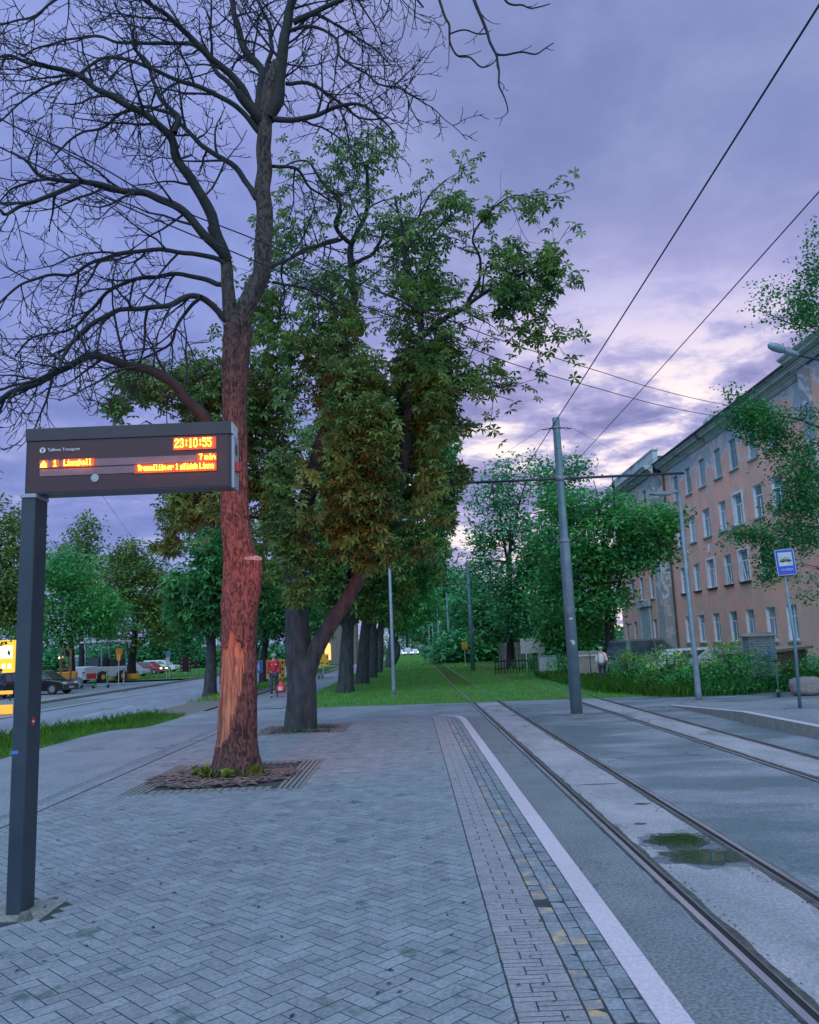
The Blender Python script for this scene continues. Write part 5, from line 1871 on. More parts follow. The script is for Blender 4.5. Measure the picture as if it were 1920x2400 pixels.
def face(s_):
    """s_=1 the side towards the viewer"""
    holder = empty('led_face', (0, 0, 0))
    holder.parent = dp
    # local frame: x to the reader's right, y away from the reader
    if s_ == 1:
        holder.location = (SX0 - o0.x, SY0 - o0.y, 0)
    else:
        holder.location = (SX1 - o0.x, SY1 - o0.y, 0)
        holder.rotation_euler = (0, 0, math.pi)
    wd = SX1 - SX0
    z0, z1 = SZ0, SZ1
    m_ = MB()
    m_.box((.115, .003, z0 + .205), (wd - .13, .0075, z0 + .262))
    m_.box((.115, .003, z0 + .138), (wd - .13, .0075, z0 + .194))
    m_.build('text_window', M['sign_window'], holder)
    m_ = MB()
    m_.box((wd - .455, .003, z0 + .315), (wd - .115, .0075, z0 + .395))
    m_.build('clock_window', M['sign_panel'], holder)
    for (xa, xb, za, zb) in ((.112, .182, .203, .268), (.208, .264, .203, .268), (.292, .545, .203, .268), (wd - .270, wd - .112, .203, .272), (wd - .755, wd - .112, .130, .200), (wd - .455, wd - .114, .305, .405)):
        MB().box((xa, .0008, z0 + za), (xb, .0028, z0 + zb)).build('halo_board', M['led_halo'], holder)  # evenly glowing boards added behind the letters for their orange halo
    led_text('clock_digits', '23:10:55', wd - .437, z0 + .392, .0082, holder, .001, .78, 1.25)
    # tram pictogram, line number, destination
    m_ = MB()
    for (q0, q1, h0, h1) in ((0, .046, 0, .010), (.004, .042, .010, .030), (.013, .033, .030, .040), (.019, .027, .040, .048)):
        m_.box((.125 + q0, -.011, z0 + .208 + h0), (.125 + q1, -.007, z0 + .208 + h1))
    m_.build('tram_icon', M['led'], holder)
    led_text('line_number', '1', .222, z0 + .258, .0068, holder, .001)
    led_text('destination', 'Linnahall', .310, z0 + .258, .0066, holder, .001, .62)
    led_text('minutes', '7', wd - .245, z0 + .262, .0064, holder, .001, .78)
    led_text('minutes_unit', 'min', wd - .245 + .045, z0 + .262, .0064, holder, .001, .78)
    led_text('message', 'Trammiliin nr 1 s\u00f5idab Linna', wd - .725, z0 + .192, .0066, holder, .001, .60)
    # printed lettering
    rt = (math.pi / 2, 0, 0)
    text_mesh('lettering', 'Tallinna Transport', .0345, M['white'], holder, (.172, .001, z0 + .336), rt, .001, sx=0.98)
    m_ = MB().tube([(.133, .0035, z0 + .346), (.133, -.0005, z0 + .346)], .0225, 28)
    m_.build('emblem_disc', M['white'], holder)
    m_ = MB()
    for i in range(3):
        m_.box((.117 + i * .003, -.0022, z0 + .358 - i * .006), (.149 - i * .003, -.0008, z0 + .3605 - i * .006))
    for i in range(3):
        m_.box((.1265 + i * .005, -.0022, z0 + .328), (.129 + i * .005, -.0008, z0 + .345))
    m_.build('emblem_mark', M['post_dark'], holder)
    m_ = MB().tube([(.548, .0035, z0 + .108), (.548, -.0005, z0 + .108)], .0305, 28)
    m_.build('round_sticker', M['offwhite'], holder)
    m_ = MB()
    for i in range(18):
        w_ = 2 * math.pi * i / 18
        m_.box((.548 + .024 * math.cos(w_) - .0016, -.002, z0 + .108 + .024 * math.sin(w_) - .0016), (.548 + .024 * math.cos(w_) + .0016, -.0008, z0 + .108 + .024 * math.sin(w_) + .0016))
    for i in range(10):
        w_ = 2 * math.pi * i / 10
        m_.box((.548 + .013 * math.cos(w_) - .002, -.002, z0 + .108 + .013 * math.sin(w_) - .002), (.548 + .013 * math.cos(w_) + .002, -.0008, z0 + .108 + .013 * math.sin(w_) + .002))
    m_.build('sticker_print', M['post_dark'], holder)
    # the light the lettering throws
    for (xx, zz, sxx, e_) in ((.28, z0 + .235, .36, .16), (wd - .40, z0 + .20, .62, .30), (wd - .29, z0 + .355, .30, .22)):
        ld = bpy.data.lights.new('led_light', 'AREA')
        ld.shape = 'RECTANGLE'
        ld.size, ld.size_y = sxx, .05
        ld.energy = e_ * (8.0 if s_ == 1 else 185.0)
        ld.spread = rad(150) if s_ == 1 else rad(70)
        ld.color = (1.0, 0.115, 0.045) if s_ == -1 else (1.0, .16, .01)
        lo = bpy.data.objects.new('led_light', ld)
        COL.objects.link(lo)
        lo.parent = holder
        lo.location = (xx, -.03 if s_ == 1 else -.05, zz)
        lo.rotation_euler = (-math.pi / 2, 0, 0)


face(1)
face(-1)
# stickers on the post
MB().tube([(.0555, -.02, 1.345), (.0575, -.02, 1.345)], .032, 20).build('red_sticker', M['red'], dp)
MB().box((.058, -.034, 1.337), (.0585, -.006, 1.353)).build('sticker_print', M['white'], dp)
mb = MB()
mb.box((-.0575, -.1115, 1.12), (-.005, -.1105, 1.145))
mb.build('tape', M['blue_mid'], dp)
MB().box((.0555, -.03, 2.52), (.058, .03, 2.60)).build('service_hatch', M['dark_metal'], dp)
# stone stuck at the foot
s_ = blob = MB().tube([(-2.80, 6.14, -.01), (-2.79, 6.14, .03), (-2.77, 6.15, .045)], [.06, .05, .02], 9).build('stone', M['gravel'])
tag(s_, 'small stone lying against the foot of the display post', 'stone')

# ================================================================ masts, lamps, signs
def cyl(mb_, x, y, z0, z1, r0, r1=None, n=20, mi=0):
    return mb_.tube([(x, y, z0), (x, y, z1)], [r0, r1 or r0], n, mi)


MX = 4.46


def mast():
    root = empty('tram_mast', (0, 0, 0))
    mb_ = MB().tube([(0, 0, -.05), (0, 0, 4.86), (0, 0, 5.0), (0, 0, 8.35), (0, 0, 8.5)], [.165, .15, .118, .105, .105], 24)
    mb_.build('pole', M['galv'], root, True)
    for (za_, zb_, rc_) in ((4.80, 4.90, .158), (6.60, 6.75, .125), (8.17, 8.22, .13)):
        cyl(MB(), 0, 0, za_, zb_, rc_).build('collar', M['galv_light'], root, True)
    m3 = MB().tube([(-3.5, 0, 6.66), (3.6, 0, 6.70)], .038, 10)
    m3.build('cross_arm', M['dark_metal'], root, True)
    for sgn, tx in ((-1, -1.96), (1, 1.52)):
        m4 = MB().tube([(tx, 0, 6.66), (tx, 0, 6.2), (tx + .0, 0, 5.78)], .016, 6)
        m4.tube([(tx - .55, 0, 6.6), (tx - .45, 0, 6.02), (tx, 0, 5.80)], .012, 6)
        cyl(m4, tx, 0, 6.35, 6.5, .045, n=10)
        cyl(m4, tx - 1.1, 0, 6.6, 6.72, .055, n=10)
        m4.build('wire_hanger', M['dark_metal'], root, True)
    for sgn in (-1, 1):
        m5 = MB()
        for k in range(3):
            c = Vector((sgn * (.17 + k * .10), 0, 8.19 - k * .012))
            pts_ = []
            for i in range(9):
                w_ = 2 * math.pi * i / 8
                pts_.append(c + (Vector((math.cos(w_) * .06, 0, math.sin(w_) * .03)) if k % 2 else Vector((math.cos(w_) * .06, math.sin(w_) * .03, 0))))
            m5.tube(pts_, .011, 6, cap=False)
        m5.build('chain_link', M['dark_metal'], root)
    return root


mst = mast()
labels = ['big grey tram mast with a cross arm, standing in the paved crossing between the tracks', 'second tram mast from the viewer, standing in the grass right of the near track',
          'third tram mast along the grass between the tracks', 'fourth tram mast, a thin pale line before the dark trees', 'fifth tram mast, close behind the fourth',
          'sixth tram mast, far off over the track bed', 'farthest tram mast, at the vanishing point of the tracks']
ZC2 = 5.95
GM = 'tram masts between the tracks'
spots = [(MX, 23.3)] + [(4.50, y) for y in (63.5, 103.5, 143, 182, 222, 262)]
for i, (x, y) in enumerate(spots):
    o = mst if i == 0 else copy_tree(mst)
    o.location = (x, y, G(y) if y > 30 else -0.24)
    tag(o, labels[i], 'tram mast', GM)
# stickers, tape marks on the first mast
mb = MB()
mm = Vector(mst.location)
for (z, w0, w1, h) in ((2.62, -1.9, -1.3, .05), (2.02, -2.0, -1.5, .035), (1.93, -1.7, -1.2, .10)):
    pts_ = []
    for k in range(7):
        w_ = w0 + (w1 - w0) * k / 6
        pts_.append((.165 * math.cos(w_), .165 * math.sin(w_)))
    for k in range(6):
        mb.add([(*pts_[k], z), (*pts_[k + 1], z), (*pts_[k + 1], z + h), (*pts_[k], z + h)], [(0, 1, 2, 3)])
mb.build('sticker', M['offwhite'], mst)
cyl(MB(), 0, 0, -.02, .04, .26).build('base_collar', M['granite_face'], mst)

# wires
def wire(name, pts_, r, label, group=None):
    o_ = MB().tube(pts_, r, 5).build(name, M['wire'])
    tag(o_, label, 'wire', group)


def catenary(x, z0, label):
    """contact wire above one track, hung from every mast"""
    pts_ = []
    ys_ = [-8] + [s[1] for s in spots]
    for a_, b_ in zip(ys_[:-1], ys_[1:]):
        for k in range(8):
            t = k / 8
            pts_.append((x, a_ + (b_ - a_) * t, z0 + (G(a_) + (G(b_) - G(a_)) * t if a_ > 30 else 0) - .10 * 4 * t * (1 - t)))
    wire('contact_wire', pts_, .008, label, 'contact wires above the tracks')


catenary(2.50, 5.45, 'contact wire above the near track, running to the left end of the mast arm')
catenary(5.99, ZC2, 'contact wire above the far track, running to the right half of the mast arm')
catenary(4.64, 6.62, 'feeder cable running straight over the mast arm close to the pole')
GW = 'cables crossing the sky from the upper left to the building'


def cross(name, lab, px_, Ys_, r=.011):
    # a straight run in plan: 1/Y is linear in x between the two ends
    x0, x1 = px_[0][0], px_[-1][0]
    pts_ = []
    for (x, y) in px_:
        t = (x - x0) / (x1 - x0)
        Y_ = 1 / ((1 - t) / Ys_[0] + t / Ys_[1])
        pts_.append(at(x, y, Y_))
    wire(name, catmull(pts_, 5), r, lab, GW)


cross('span_cable', 'upper of the two black cables sagging across the sky', [(-140, 170), (0, 278), (223, 384), (390, 478), (600, 562), (780, 640), (960, 714), (1200, 806), (1400, 869), (1540, 912), (1671, 943), (1790, 962), (1912, 976)], (9, 39))
cross('span_cable', 'lower of the two black cables sagging across the sky', [(-140, 262), (0, 345), (200, 440), (334, 501), (600, 613), (780, 690), (960, 757), (1200, 852), (1400, 910), (1540, 948), (1662, 972), (1790, 986), (1912, 994)], (9, 39))
top = Vector((MX, 23.3, 7.94))
wire('guy_wire', [top + Vector((-.45, 0, 0)), at(1110, 1111, 52), at(1060, 1140, 80)], .006, 'thin guy wire running left and away from the mast top', 'guy wires at the mast top')
wire('guy_wire', [top + Vector((.45, 0, 0)), at(1478, 1076, 62)], .006, 'thin guy wire from the mast top to the gable on the right', 'guy wires at the mast top')
wire('guy_wire', [at(20, 890, 9), at(95, 955, 10.5), at(330, 1290, 60)], .006, 'thin wire slanting down behind the left end of the display', None)
wire('guy_wire', [at(370, 1308, 60), at(560, 1190, 40)], .012, 'thin wire between the verge trees and the far trees on the left', None)


def lamp_post(loc_, h, arm, lab, r0=.075, seed=0, adir=(-1, 0)):
    root = empty('street_lamp', loc_)
    tag(root, lab, 'street lamp')
    MB().tube([(0, 0, -.05), (0, 0, .35), (0, 0, 1.3), (0, 0, h)], [r0 * 1.25, r0 * 1.15, r0, r0 * .72], 16).build('pole', M['galv_light'], root, True)
    MB().tube([(0, 0, -.05), (0, 0, .05)], [r0 * 2.6, r0 * 2.3], 20).build('base_flange', M['granite_face'], root)
    ax_, ay_ = adir
    if arm:
        MB().tube([(0, 0, h - .12), (0, 0, h), (ax_ * .08, ay_ * .08, h + .07), (ax_ * arm, ay_ * arm, h + .04)], [r0 * .62, r0 * .62, r0 * .6, r0 * .55], 10).build('arm', M['galv_light'], root, True)
        mb_ = MB()
        q = Matrix.Translation(Vector((ax_ * arm, ay_ * arm, h + .03))) @ Matrix.Rotation(math.atan2(ay_, ax_), 4, 'Z')
        mb_.prism([(0, -.045), (.10, -.06), (.55, -.045), (.72, -.01), (.70, .012), (.50, .045), (.1, .06), (0, .045)], 1, -.13, .13, M=q)
        mb_.build('lantern', M['galv_light'], root)
        mb_ = MB()
        mb_.box((.14, -.10, -.066), (.52, .10, -.058), M=q)
        mb_.build('lens', M['offwhite'], root)
    return root


g = gp(1639, 1645)
hR = at(1600, 1153, g.y).z - g.z
lamp_post(g, hR - .05, .25, 'slim grey street lamp with a short arm, in front of the salmon building', .085)
g = gp(924, 1632)
g.z = G(g.y)
hL = at(920, 1285, g.y).z - g.z
lp = lamp_post(g, hL + 1.2, .25, 'slim grey lamp post at the grass edge, its top lost in chestnut leaves', .075, adir=(1, 0))
# street lamp at the upper right, its post beyond the picture edge
P0 = at(1960, 880, 17.5)
root = empty('street_lamp', (P0.x + .9, 17.5, 0))
tag(root, 'old street lamp head reaching in at the upper right above the roof edge', 'street lamp')
zt = P0.z + .1
MB().tube([(0, 0, -.3), (0, 0, zt - .3), (-.25, 0, zt), (-.9, 0, zt + .18)], [.10, .07, .045, .035], 12).build('pole', M['dark_metal'], root, True)
A, B = at(1872, 832, 17.5) - Vector(root.location), at(1800, 808, 17.5) - Vector(root.location)
MB().tube([(-.9, 0, zt + .18), tuple(A)], .03, 8).build('arm', M['dark_metal'], root)
dv = (B - A).normalized()
ln_ = (B - A).length
MB().tube([A, A + dv * ln_ * .1, A + dv * ln_ * .42, A + dv * ln_ * .45], [.035, .06, .07, .06], 12).build('housing', M['galv_light'], root)
MB().tube([A + dv * ln_ * .42, A + dv * ln_ * .55, A + dv * ln_ * .8, A + dv * ln_ * .95, B], [.06, .095, .10, .07, .02], 14).build('lens', M['galv_light'], root, True)

# tram stop sign
gs = gp(1884, 1659)
root = empty('tram_stop_sign', (gs.x, 20.2, PR(20.2)))
tag(root, 'blue tram stop sign reading ANGERJA on a thin leaning pole', 'sign')
pl = [Vector((0, 0, -.02)), at(1863, 1500, 20.2) - Vector(root.location), at(1840, 1350, 20.2) - Vector(root.location)]
MB().tube(pl, [.042, .036, .030], 12).build('pole', M['galv'], root, True)
tl, tr_ = at(1817, 1288, 20.2), at(1856, 1286, 20.2)
cx = (at(1840, 1318, 20.2) - Vector(root.location))
W_, H_ = .455, .64
q = Matrix.Translation(cx + Vector((-.005, -.05, 0))) @ Matrix.Rotation(rad(-4), 4, 'Z') @ Matrix.Rotation(rad(-2.5), 4, 'Y')


def rrect(w_, h_, r_, n_=5, c=(0, 0)):
    out = []
    for (sx_, sz_, a0) in ((1, 1, 0), (-1, 1, 90), (-1, -1, 180), (1, -1, 270)):
        for i in range(n_ + 1):
            a_ = rad(a0 + 90 * i / n_)
            out.append((c[0] + sx_ * (w_ / 2 - r_) + r_ * math.cos(a_), c[1] + sz_ * (h_ / 2 - r_) + r_ * math.sin(a_)))
    return out


MB().prism(rrect(W_, H_, .035), 1, 0, .05, M=q).build('panel_edge', M['blue_mid'], root)
MB().prism(rrect(W_, H_, .035), 1, -.004, -.001, M=q).build('border', M['offwhite'], root)
MB().prism(rrect(W_ - .03, H_ - .03, .028), 1, -.007, -.005, M=q).build('panel', M['blue'], root)
MB().prism(rrect(.335, .335, .012, c=(0, .075)), 1, -.010, -.008, M=q).build('white_field', M['offwhite'], root)
mb = MB()
mb.prism([(-.14, .012), (.14, .012), (.14, .045), (-.14, .045)], 1, -.0135, -.011, M=q)
mb.prism([(-.115, .055), (.115, .055), (.095, .072), (-.095, .072)], 1, -.0135, -.011, M=q)
mb.prism([(-.09, -.004), (-.05, -.004), (-.045, .009), (-.095, .009)], 1, -.0135, -.011, M=q)
mb.prism([(.05, -.004), (.09, -.004), (.095, .009), (.045, .009)], 1, -.0135, -.011, M=q)
for (p0_, p1_) in (((-.05, .075), (0, .115)), ((0, .115), (.05, .075)), ((-.02, .12), (.02, .12)), ((-.12, .045), (-.115, .06)), ((.12, .045), (.115, .06))):
    v0, v1 = q @ Vector((p0_[0], -.012, p0_[1])), q @ Vector((p1_[0], -.012, p1_[1]))
    mb.tube([v0, v1], .004, 5)
mb.build('tram_pictogram', M['black'], root)
o = text_mesh('stop_name', 'ANGERJA', .072, M['offwhite'], root, (0, 0, 0), (0, 0, 0), .001, 'CENTER')
o.matrix_local = q @ Matrix.Translation((0.01, -.009, -.205)) @ Matrix.Rotation(math.pi / 2, 4, 'X')
o = text_mesh('stop_note', 'n\u00f5udepeatus', .042, M['red'], root, (0, 0, 0), (0, 0, 0), .001, 'LEFT')
o.matrix_local = q @ Matrix.Translation((-.19, -.009, -.265)) @ Matrix.Rotation(math.pi / 2, 4, 'X')
mb = MB()
mb.add([(-.45, -.08, .004), (.55, -.12, .004), (.5, .0, .004), (-.42, .02, .004)], [(0, 1, 2, 3)])
mb.build('patched_joint', M['tar'], root)


def sign(name, label, px, py_base, px0, py0, px1, py1, mats_, Y=None, poles=1, rows=None, group=None, thick=.03, border=None):
    """flat sign on posts; pixel box of the board at the distance of its foot"""
    g_ = gp(px, py_base) if Y is None else Vector((at(px, py_base, Y).x, Y, G(Y)))
    root_ = empty(name, (g_.x, g_.y, g_.z))
    tag(root_, label, 'sign', group)
    a_, b_ = at(px0, py1, g_.y) - g_, at(px1, py0, g_.y) - g_
    mb_ = MB().box((a_.x, -.02, a_.z), (b_.x, -.02 + thick, b_.z), bev=.006)
    mb_.build('board', mats_, root_)
    w_ = b_.x - a_.x
    xs = [(a_.x + b_.x) / 2] if poles == 1 else [a_.x + .12 * w_, b_.x - .12 * w_]
    for x_ in xs:
        MB().tube([(x_, .03, -.05), (x_, .03, b_.z - .02)], .03, 10).build('post', M['offwhite'] if poles != 3 else M['galv'], root_)
    return root_, a_, b_, g_


root, a, b, g = sign('hospital_sign', 'blue roadside sign with a white H beside the stripped trunk', 608, 1616, 585, 1548, 616, 1578, M['blue_mid'])
w_, h_ = b.x - a.x, b.z - a.z
mb = MB()
for (x0_, x1_, z0_, z1_) in ((.26, .36, .2, .8), (.64, .74, .2, .8), (.36, .64, .45, .55)):
    mb.box((a.x + w_ * x0_, -.030, a.z + h_ * z0_), (a.x + w_ * x1_, -.022, a.z + h_ * z1_))
mb.build('letter', M['white'], root)
mb = MB()
mb.box((a.x + .01, -.028, b.z - .03), (b.x - .01, -.022, b.z - .015))
mb.build('border', M['white'], root)


def arrow_rows(root_, a_, b_, rows, m_board, m_arrow, cols=2, up=False):
    h_ = (b_.z - a_.z) / rows
    mb_, mb2 = MB(), MB()
    for i in range(rows):
        z_ = a_.z + i * h_
        mb_.box((a_.x, -.032, z_ + .03), (b_.x, -.022, z_ + h_ - .03))
        for x_ in ([a_.x + .13 * (b_.x - a_.x), a_.x + .87 * (b_.x - a_.x)] if cols == 2 else [(a_.x + b_.x) / 2]):
            w2 = min(h_ * .26, (b_.x - a_.x) * .12)
            zc = z_ + h_ / 2
            mb2.prism([(x_ - w2, zc - w2 * .2), (x_, zc + w2), (x_ + w2, zc - w2 * .2), (x_ + w2 * .35, zc - w2 * .2), (x_ + w2 * .35, zc - w2), (x_ - w2 * .35, zc - w2), (x_ - w2 * .35, zc - w2 * .2)], 1, -.042, -.034)
    mb_.build('board_row', m_board, root_)
    mb2.build('arrow', m_arrow, root_)


root, a, b, g = sign('lane_sign', 'tall black four-row road sign with small orange arrows, on the far lawn', 435, 1583, 423, 1538, 448, 1575, M['dark_metal'], group='black road signs on the far lawn')
arrow_rows(root, a, b, 4, M['black'], M['orange'])
root, a, b, g = sign('lane_sign', 'small single-row black road sign with orange arrows', 458, 1584, 452, 1551, 468, 1567, M['dark_metal'], group='black road signs on the far lawn')
arrow_rows(root, a, b, 1, M['black'], M['orange'])
root, a, b, g = sign('diversion_sign', 'large orange detour sign right behind the walker in red', 650, 1612, 624, 1545, 668, 1592, M['orange'], Y=48)
arrow_rows(root, a, b, 3, M['yellow'], M['black'])
root, a, b, g = sign('diversion_sign', 'orange sign seen between the forked chestnut and the next trunks', 757, 1590, 745, 1533, 770, 1563, M['orange'], Y=72)
arrow_rows(root, a, b, 2, M['yellow'], M['black'])
root, a, b, g = sign('parking_sign', 'pale blue-topped sign on two posts near the silver cars', 394, 1590, 389, 1527, 398, 1563, M['offwhite'], poles=2)
mb = MB().box((a.x + .03, -.030, a.z + .62 * (b.z - a.z)), (b.x - .03, -.022, b.z - .03))
mb.build('blue_field', M['blue_mid'], root)
root, a, b, g = sign('warning_board', 'yellow warning board with a black triangle beside the far track', 1090, 1545, 1083, 1505, 1095, 1522, M['yellow'], Y=75)
mb = MB()
xm, zb = (a.x + b.x) / 2, a.z
mb.prism([(xm - .17, zb + .24), (xm, zb + .58), (xm + .17, zb + .24), (xm + .13, zb + .26), (xm, zb + .50), (xm - .13, zb + .26)], 1, -.030, -.022)
mb.box((xm - .15, -.030, zb + .06), (xm + .15, -.022, zb + .10))
mb.box((xm - .15, -.030, zb + .13), (xm + .15, -.022, zb + .17))
mb.build('symbol', M['black'], root)
sign('direction_sign', 'small orange arrow board on a thin post by the road machine', 278, 1603, 274, 1533, 283, 1548, M['orange'], Y=62)
for i, (px, lb) in enumerate(((290, 'short pale marker post under the olive-tinged tree'),)):
    p = at(px, 1590, 66)
    root = empty('marker_post', (p.x, 66, G(66)))
    tag(root, lb, 'post')
    MB().tube([(0, 0, 0), (0, 0, 1.4)], .05, 8).build('pole', M['offwhite'], root)
    MB().tube([(0, 0, 1.05), (0, 0, 1.25)], .053, 8).build('band', M['red'], root)
# ================================================================ the salmon building
def facade_mat(name, base, alt, grey, topfade):
    m = bpy.data.materials.new(name)
    m.use_nodes = True
    t = m.node_tree
    for n in list(t.nodes):
        t.nodes.remove(n)
    nn_, ln = t.nodes.new, t.links.new
    out = nn_('ShaderNodeOutputMaterial')
    b = nn_('ShaderNodeBsdfPrincipled')
    b.inputs['Roughness'].default_value = .9
    ln(b.outputs[0], out.inputs[0])
    tcn = nn_('ShaderNodeTexCoord')
    co = tcn.outputs['Object']

    def noise(sc, dt=6, ds=0.0, st=None, rg=.6):
        src = co
        if st:
            mp = nn_('ShaderNodeMapping')
            mp.inputs['Scale'].default_value = st
            ln(co, mp.inputs[0])
            src = mp.outputs[0]
        n = nn_('ShaderNodeTexNoise')
        n.inputs['Scale'].default_value = sc
        n.inputs['Detail'].default_value = dt
        n.inputs['Distortion'].default_value = ds
        n.inputs['Roughness'].default_value = rg
        ln(src, n.inputs['Vector'])
        return n.outputs[0]

    def rg_(v, a, b_, c=0.0, d=1.0):
        n = nn_('ShaderNodeMapRange')
        ln(v, n.inputs[0])
        for i, x in enumerate((a, b_, c, d)):
            n.inputs[i + 1].default_value = x
        return n.outputs[0]

    def mth(op, a, b_):
        n = nn_('ShaderNodeMath')
        n.operation = op
        n.use_clamp = False
        for i, v in enumerate((a, b_)):
            if isinstance(v, (int, float)):
                n.inputs[i].default_value = v
            else:
                ln(v, n.inputs[i])
        return n.outputs[0]

    def mx(f, a, b_):
        n = nn_('ShaderNodeMix')
        n.data_type = 'RGBA'
        for s_, v in ((0, f), (6, a), (7, b_)):
            if isinstance(v, tuple):
                n.inputs[s_].default_value = (*v, 1)
            else:
                ln(v, n.inputs[s_])
        return n.outputs[2]
    c = mx(rg_(noise(.45, 8, .8), .42, .58), base, alt)
    c = mx(rg_(noise(1.7, 8, .5), .54, .70), c, (.70, .50, .42))
    c = mx(rg_(noise(2.6, 8, .6, (1, 1, .35)), .56, .72), c, (.42, .40, .29))        # damp streaks
    sp = nn_('ShaderNodeSeparateXYZ')
    ln(co, sp.inputs[0])
    up = rg_(sp.outputs[2], topfade, topfade + 4.5, -0.16, 0.12)
    fr = mth('ADD', noise(.42, 7, 1.1), up)
    brick_ = nn_('ShaderNodeTexBrick')
    brick_.inputs['Scale'].default_value = 3.2
    brick_.inputs['Color1'].default_value = (*grey, 1)
    brick_.inputs['Color2'].default_value = (grey[0] * .8, grey[1] * .82, grey[2] * .85, 1)
    brick_.inputs['Mortar'].default_value = (grey[0] * 1.25, grey[1] * 1.22, grey[2] * 1.2, 1)
    cmb = nn_('ShaderNodeCombineXYZ')
    ln(sp.outputs[1], cmb.inputs[0])
    ln(sp.outputs[2], cmb.inputs[1])
    ln(cmb.outputs[0], brick_.inputs['Vector'])
    pale = mx(rg_(noise(.7, 5, .5), .45, .6), (.58, .54, .55), (.66, .54, .48))
    c = mx(rg_(fr, .54, .56), c, pale)              # plaster coat gone pale
    c = mx(rg_(fr, .605, .615), c, brick_.outputs[0])   # bare brick
    ln(c, b.inputs['Base Color'])
    bp = nn_('ShaderNodeBump')
    bp.inputs['Strength'].default_value = .6
    bp.inputs['Distance'].default_value = .03
    ln(mth('ADD', noise(9, 5), mth('MULTIPLY', rg_(fr, .54, .62), -1.5)), bp.inputs['Height'])
    ln(bp.outputs[0], b.inputs['Normal'])
    return m


M['salmon'] = facade_mat('salmon_plaster', (.84, .41, .31), (.66, .39, .31), (.38, .43, .47), 9.8)
M['grey_wing'] = facade_mat('grey_wing_plaster', (.28, .31, .35), (.34, .33, .33), (.26, .30, .34), 2.0)
M['cornice'] = mat('cornice_plaster', (.46, .50, .51), (.33, .37, .39), 1.4, .85, bump=.4, bscale=12, c3=(.12, .12, .13), s3=.8, t3=(.58, .7))
M['roof_metal'] = mat('roof_metal', (.07, .075, .09), (.10, .10, .11), 2, .5, metal=.4)
M['win_frame'] = mat('window_frame', (.78, .80, .84), (.62, .65, .69), 4, .6)
M['win_frame_old'] = mat('old_window_frame', (.26, .32, .35), (.38, .42, .45), 4, .7)
M['reveal'] = mat('window_reveal', (.74, .70, .76), (.60, .58, .64), 3, .85)
M['pane'] = mat('window_pane', (.07, .16, .19), (.14, .26, .29), .6, .12, spec=.6)
M['curtain'] = mat('curtained_pane', (.30, .36, .40), (.16, .22, .25), 2.5, .3, stretch=(1, 4, .6))

FX = 20.0
bld = empty('apartment_building', (FX, 50, G(50)))
tag(bld, 'long four-storey salmon building with flaking plaster and a grey cornice', 'building')
bz = bld.location.copy()
LV = [(1.38, 3.22), (4.92, 6.75), (8.33, 10.18), (11.76, 13.60)]
YC = [59.9, 57.15, 54.35, 51.45, 48.9, 46.05, 43.5]
Y_N, Y_F = 38.4, 62.5
WT = 14.35


def wall_open(name, yr, zr, ops, x, depth, m, parent, off):
    """wall in the plane x with openings (y0,y1,z0,z1) and their reveals"""
    ys = sorted({yr[0], yr[1]} | {o_[0] for o_ in ops} | {o_[1] for o_ in ops})
    zs = sorted({zr[0], zr[1]} | {o_[2] for o_ in ops} | {o_[3] for o_ in ops})
    mb_ = MB()
    for i in range(len(ys) - 1):
        for j in range(len(zs) - 1):
            ym, zm = (ys[i] + ys[i + 1]) / 2, (zs[j] + zs[j + 1]) / 2
            if any(o_[0] < ym < o_[1] and o_[2] < zm < o_[3] for o_ in ops):
                continue
            mb_.add([(x, ys[i], zs[j]), (x, ys[i + 1], zs[j]), (x, ys[i + 1], zs[j + 1]), (x, ys[i], zs[j + 1])], [(0, 3, 2, 1)])
    for (a_, b_, c_, d_) in ops:
        X = x + depth
        mb_.add([(x, a_, c_), (X, a_, c_), (X, a_, d_), (x, a_, d_)], [(0, 1, 2, 3)], 1)
        mb_.add([(x, b_, c_), (X, b_, c_), (X, b_, d_), (x, b_, d_)], [(3, 2, 1, 0)], 1)
        mb_.add([(x, a_, d_), (X, a_, d_), (X, b_, d_), (x, b_, d_)], [(0, 1, 2, 3)], 1)
        mb_.add([(x, a_, c_), (X, a_, c_), (X, b_, c_), (x, b_, c_)], [(3, 2, 1, 0)], 1)
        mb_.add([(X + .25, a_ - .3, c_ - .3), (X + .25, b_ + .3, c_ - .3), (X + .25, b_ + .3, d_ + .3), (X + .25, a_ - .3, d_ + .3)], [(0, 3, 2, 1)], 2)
    mb_.v = [(v[0] - off.x, v[1] - off.y, v[2] - off.z) for v in mb_.v]
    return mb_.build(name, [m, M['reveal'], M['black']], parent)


ops = []
wins = []
rw = random.Random(4)
for li, (z0_, z1_) in enumerate(LV):
    for yi, yc in enumerate(YC):
        w_ = .60 if li in (0, 3) else (.68 if yi % 2 == 0 else .60)
        ops.append((yc - w_, yc + w_, z0_, z1_))
        wins.append((li, yi, yc - w_, yc + w_, z0_, z1_))
wall_open('facade', (Y_N, Y_F), (-.6, WT), ops, FX, .24, M['salmon'], bld, bz)


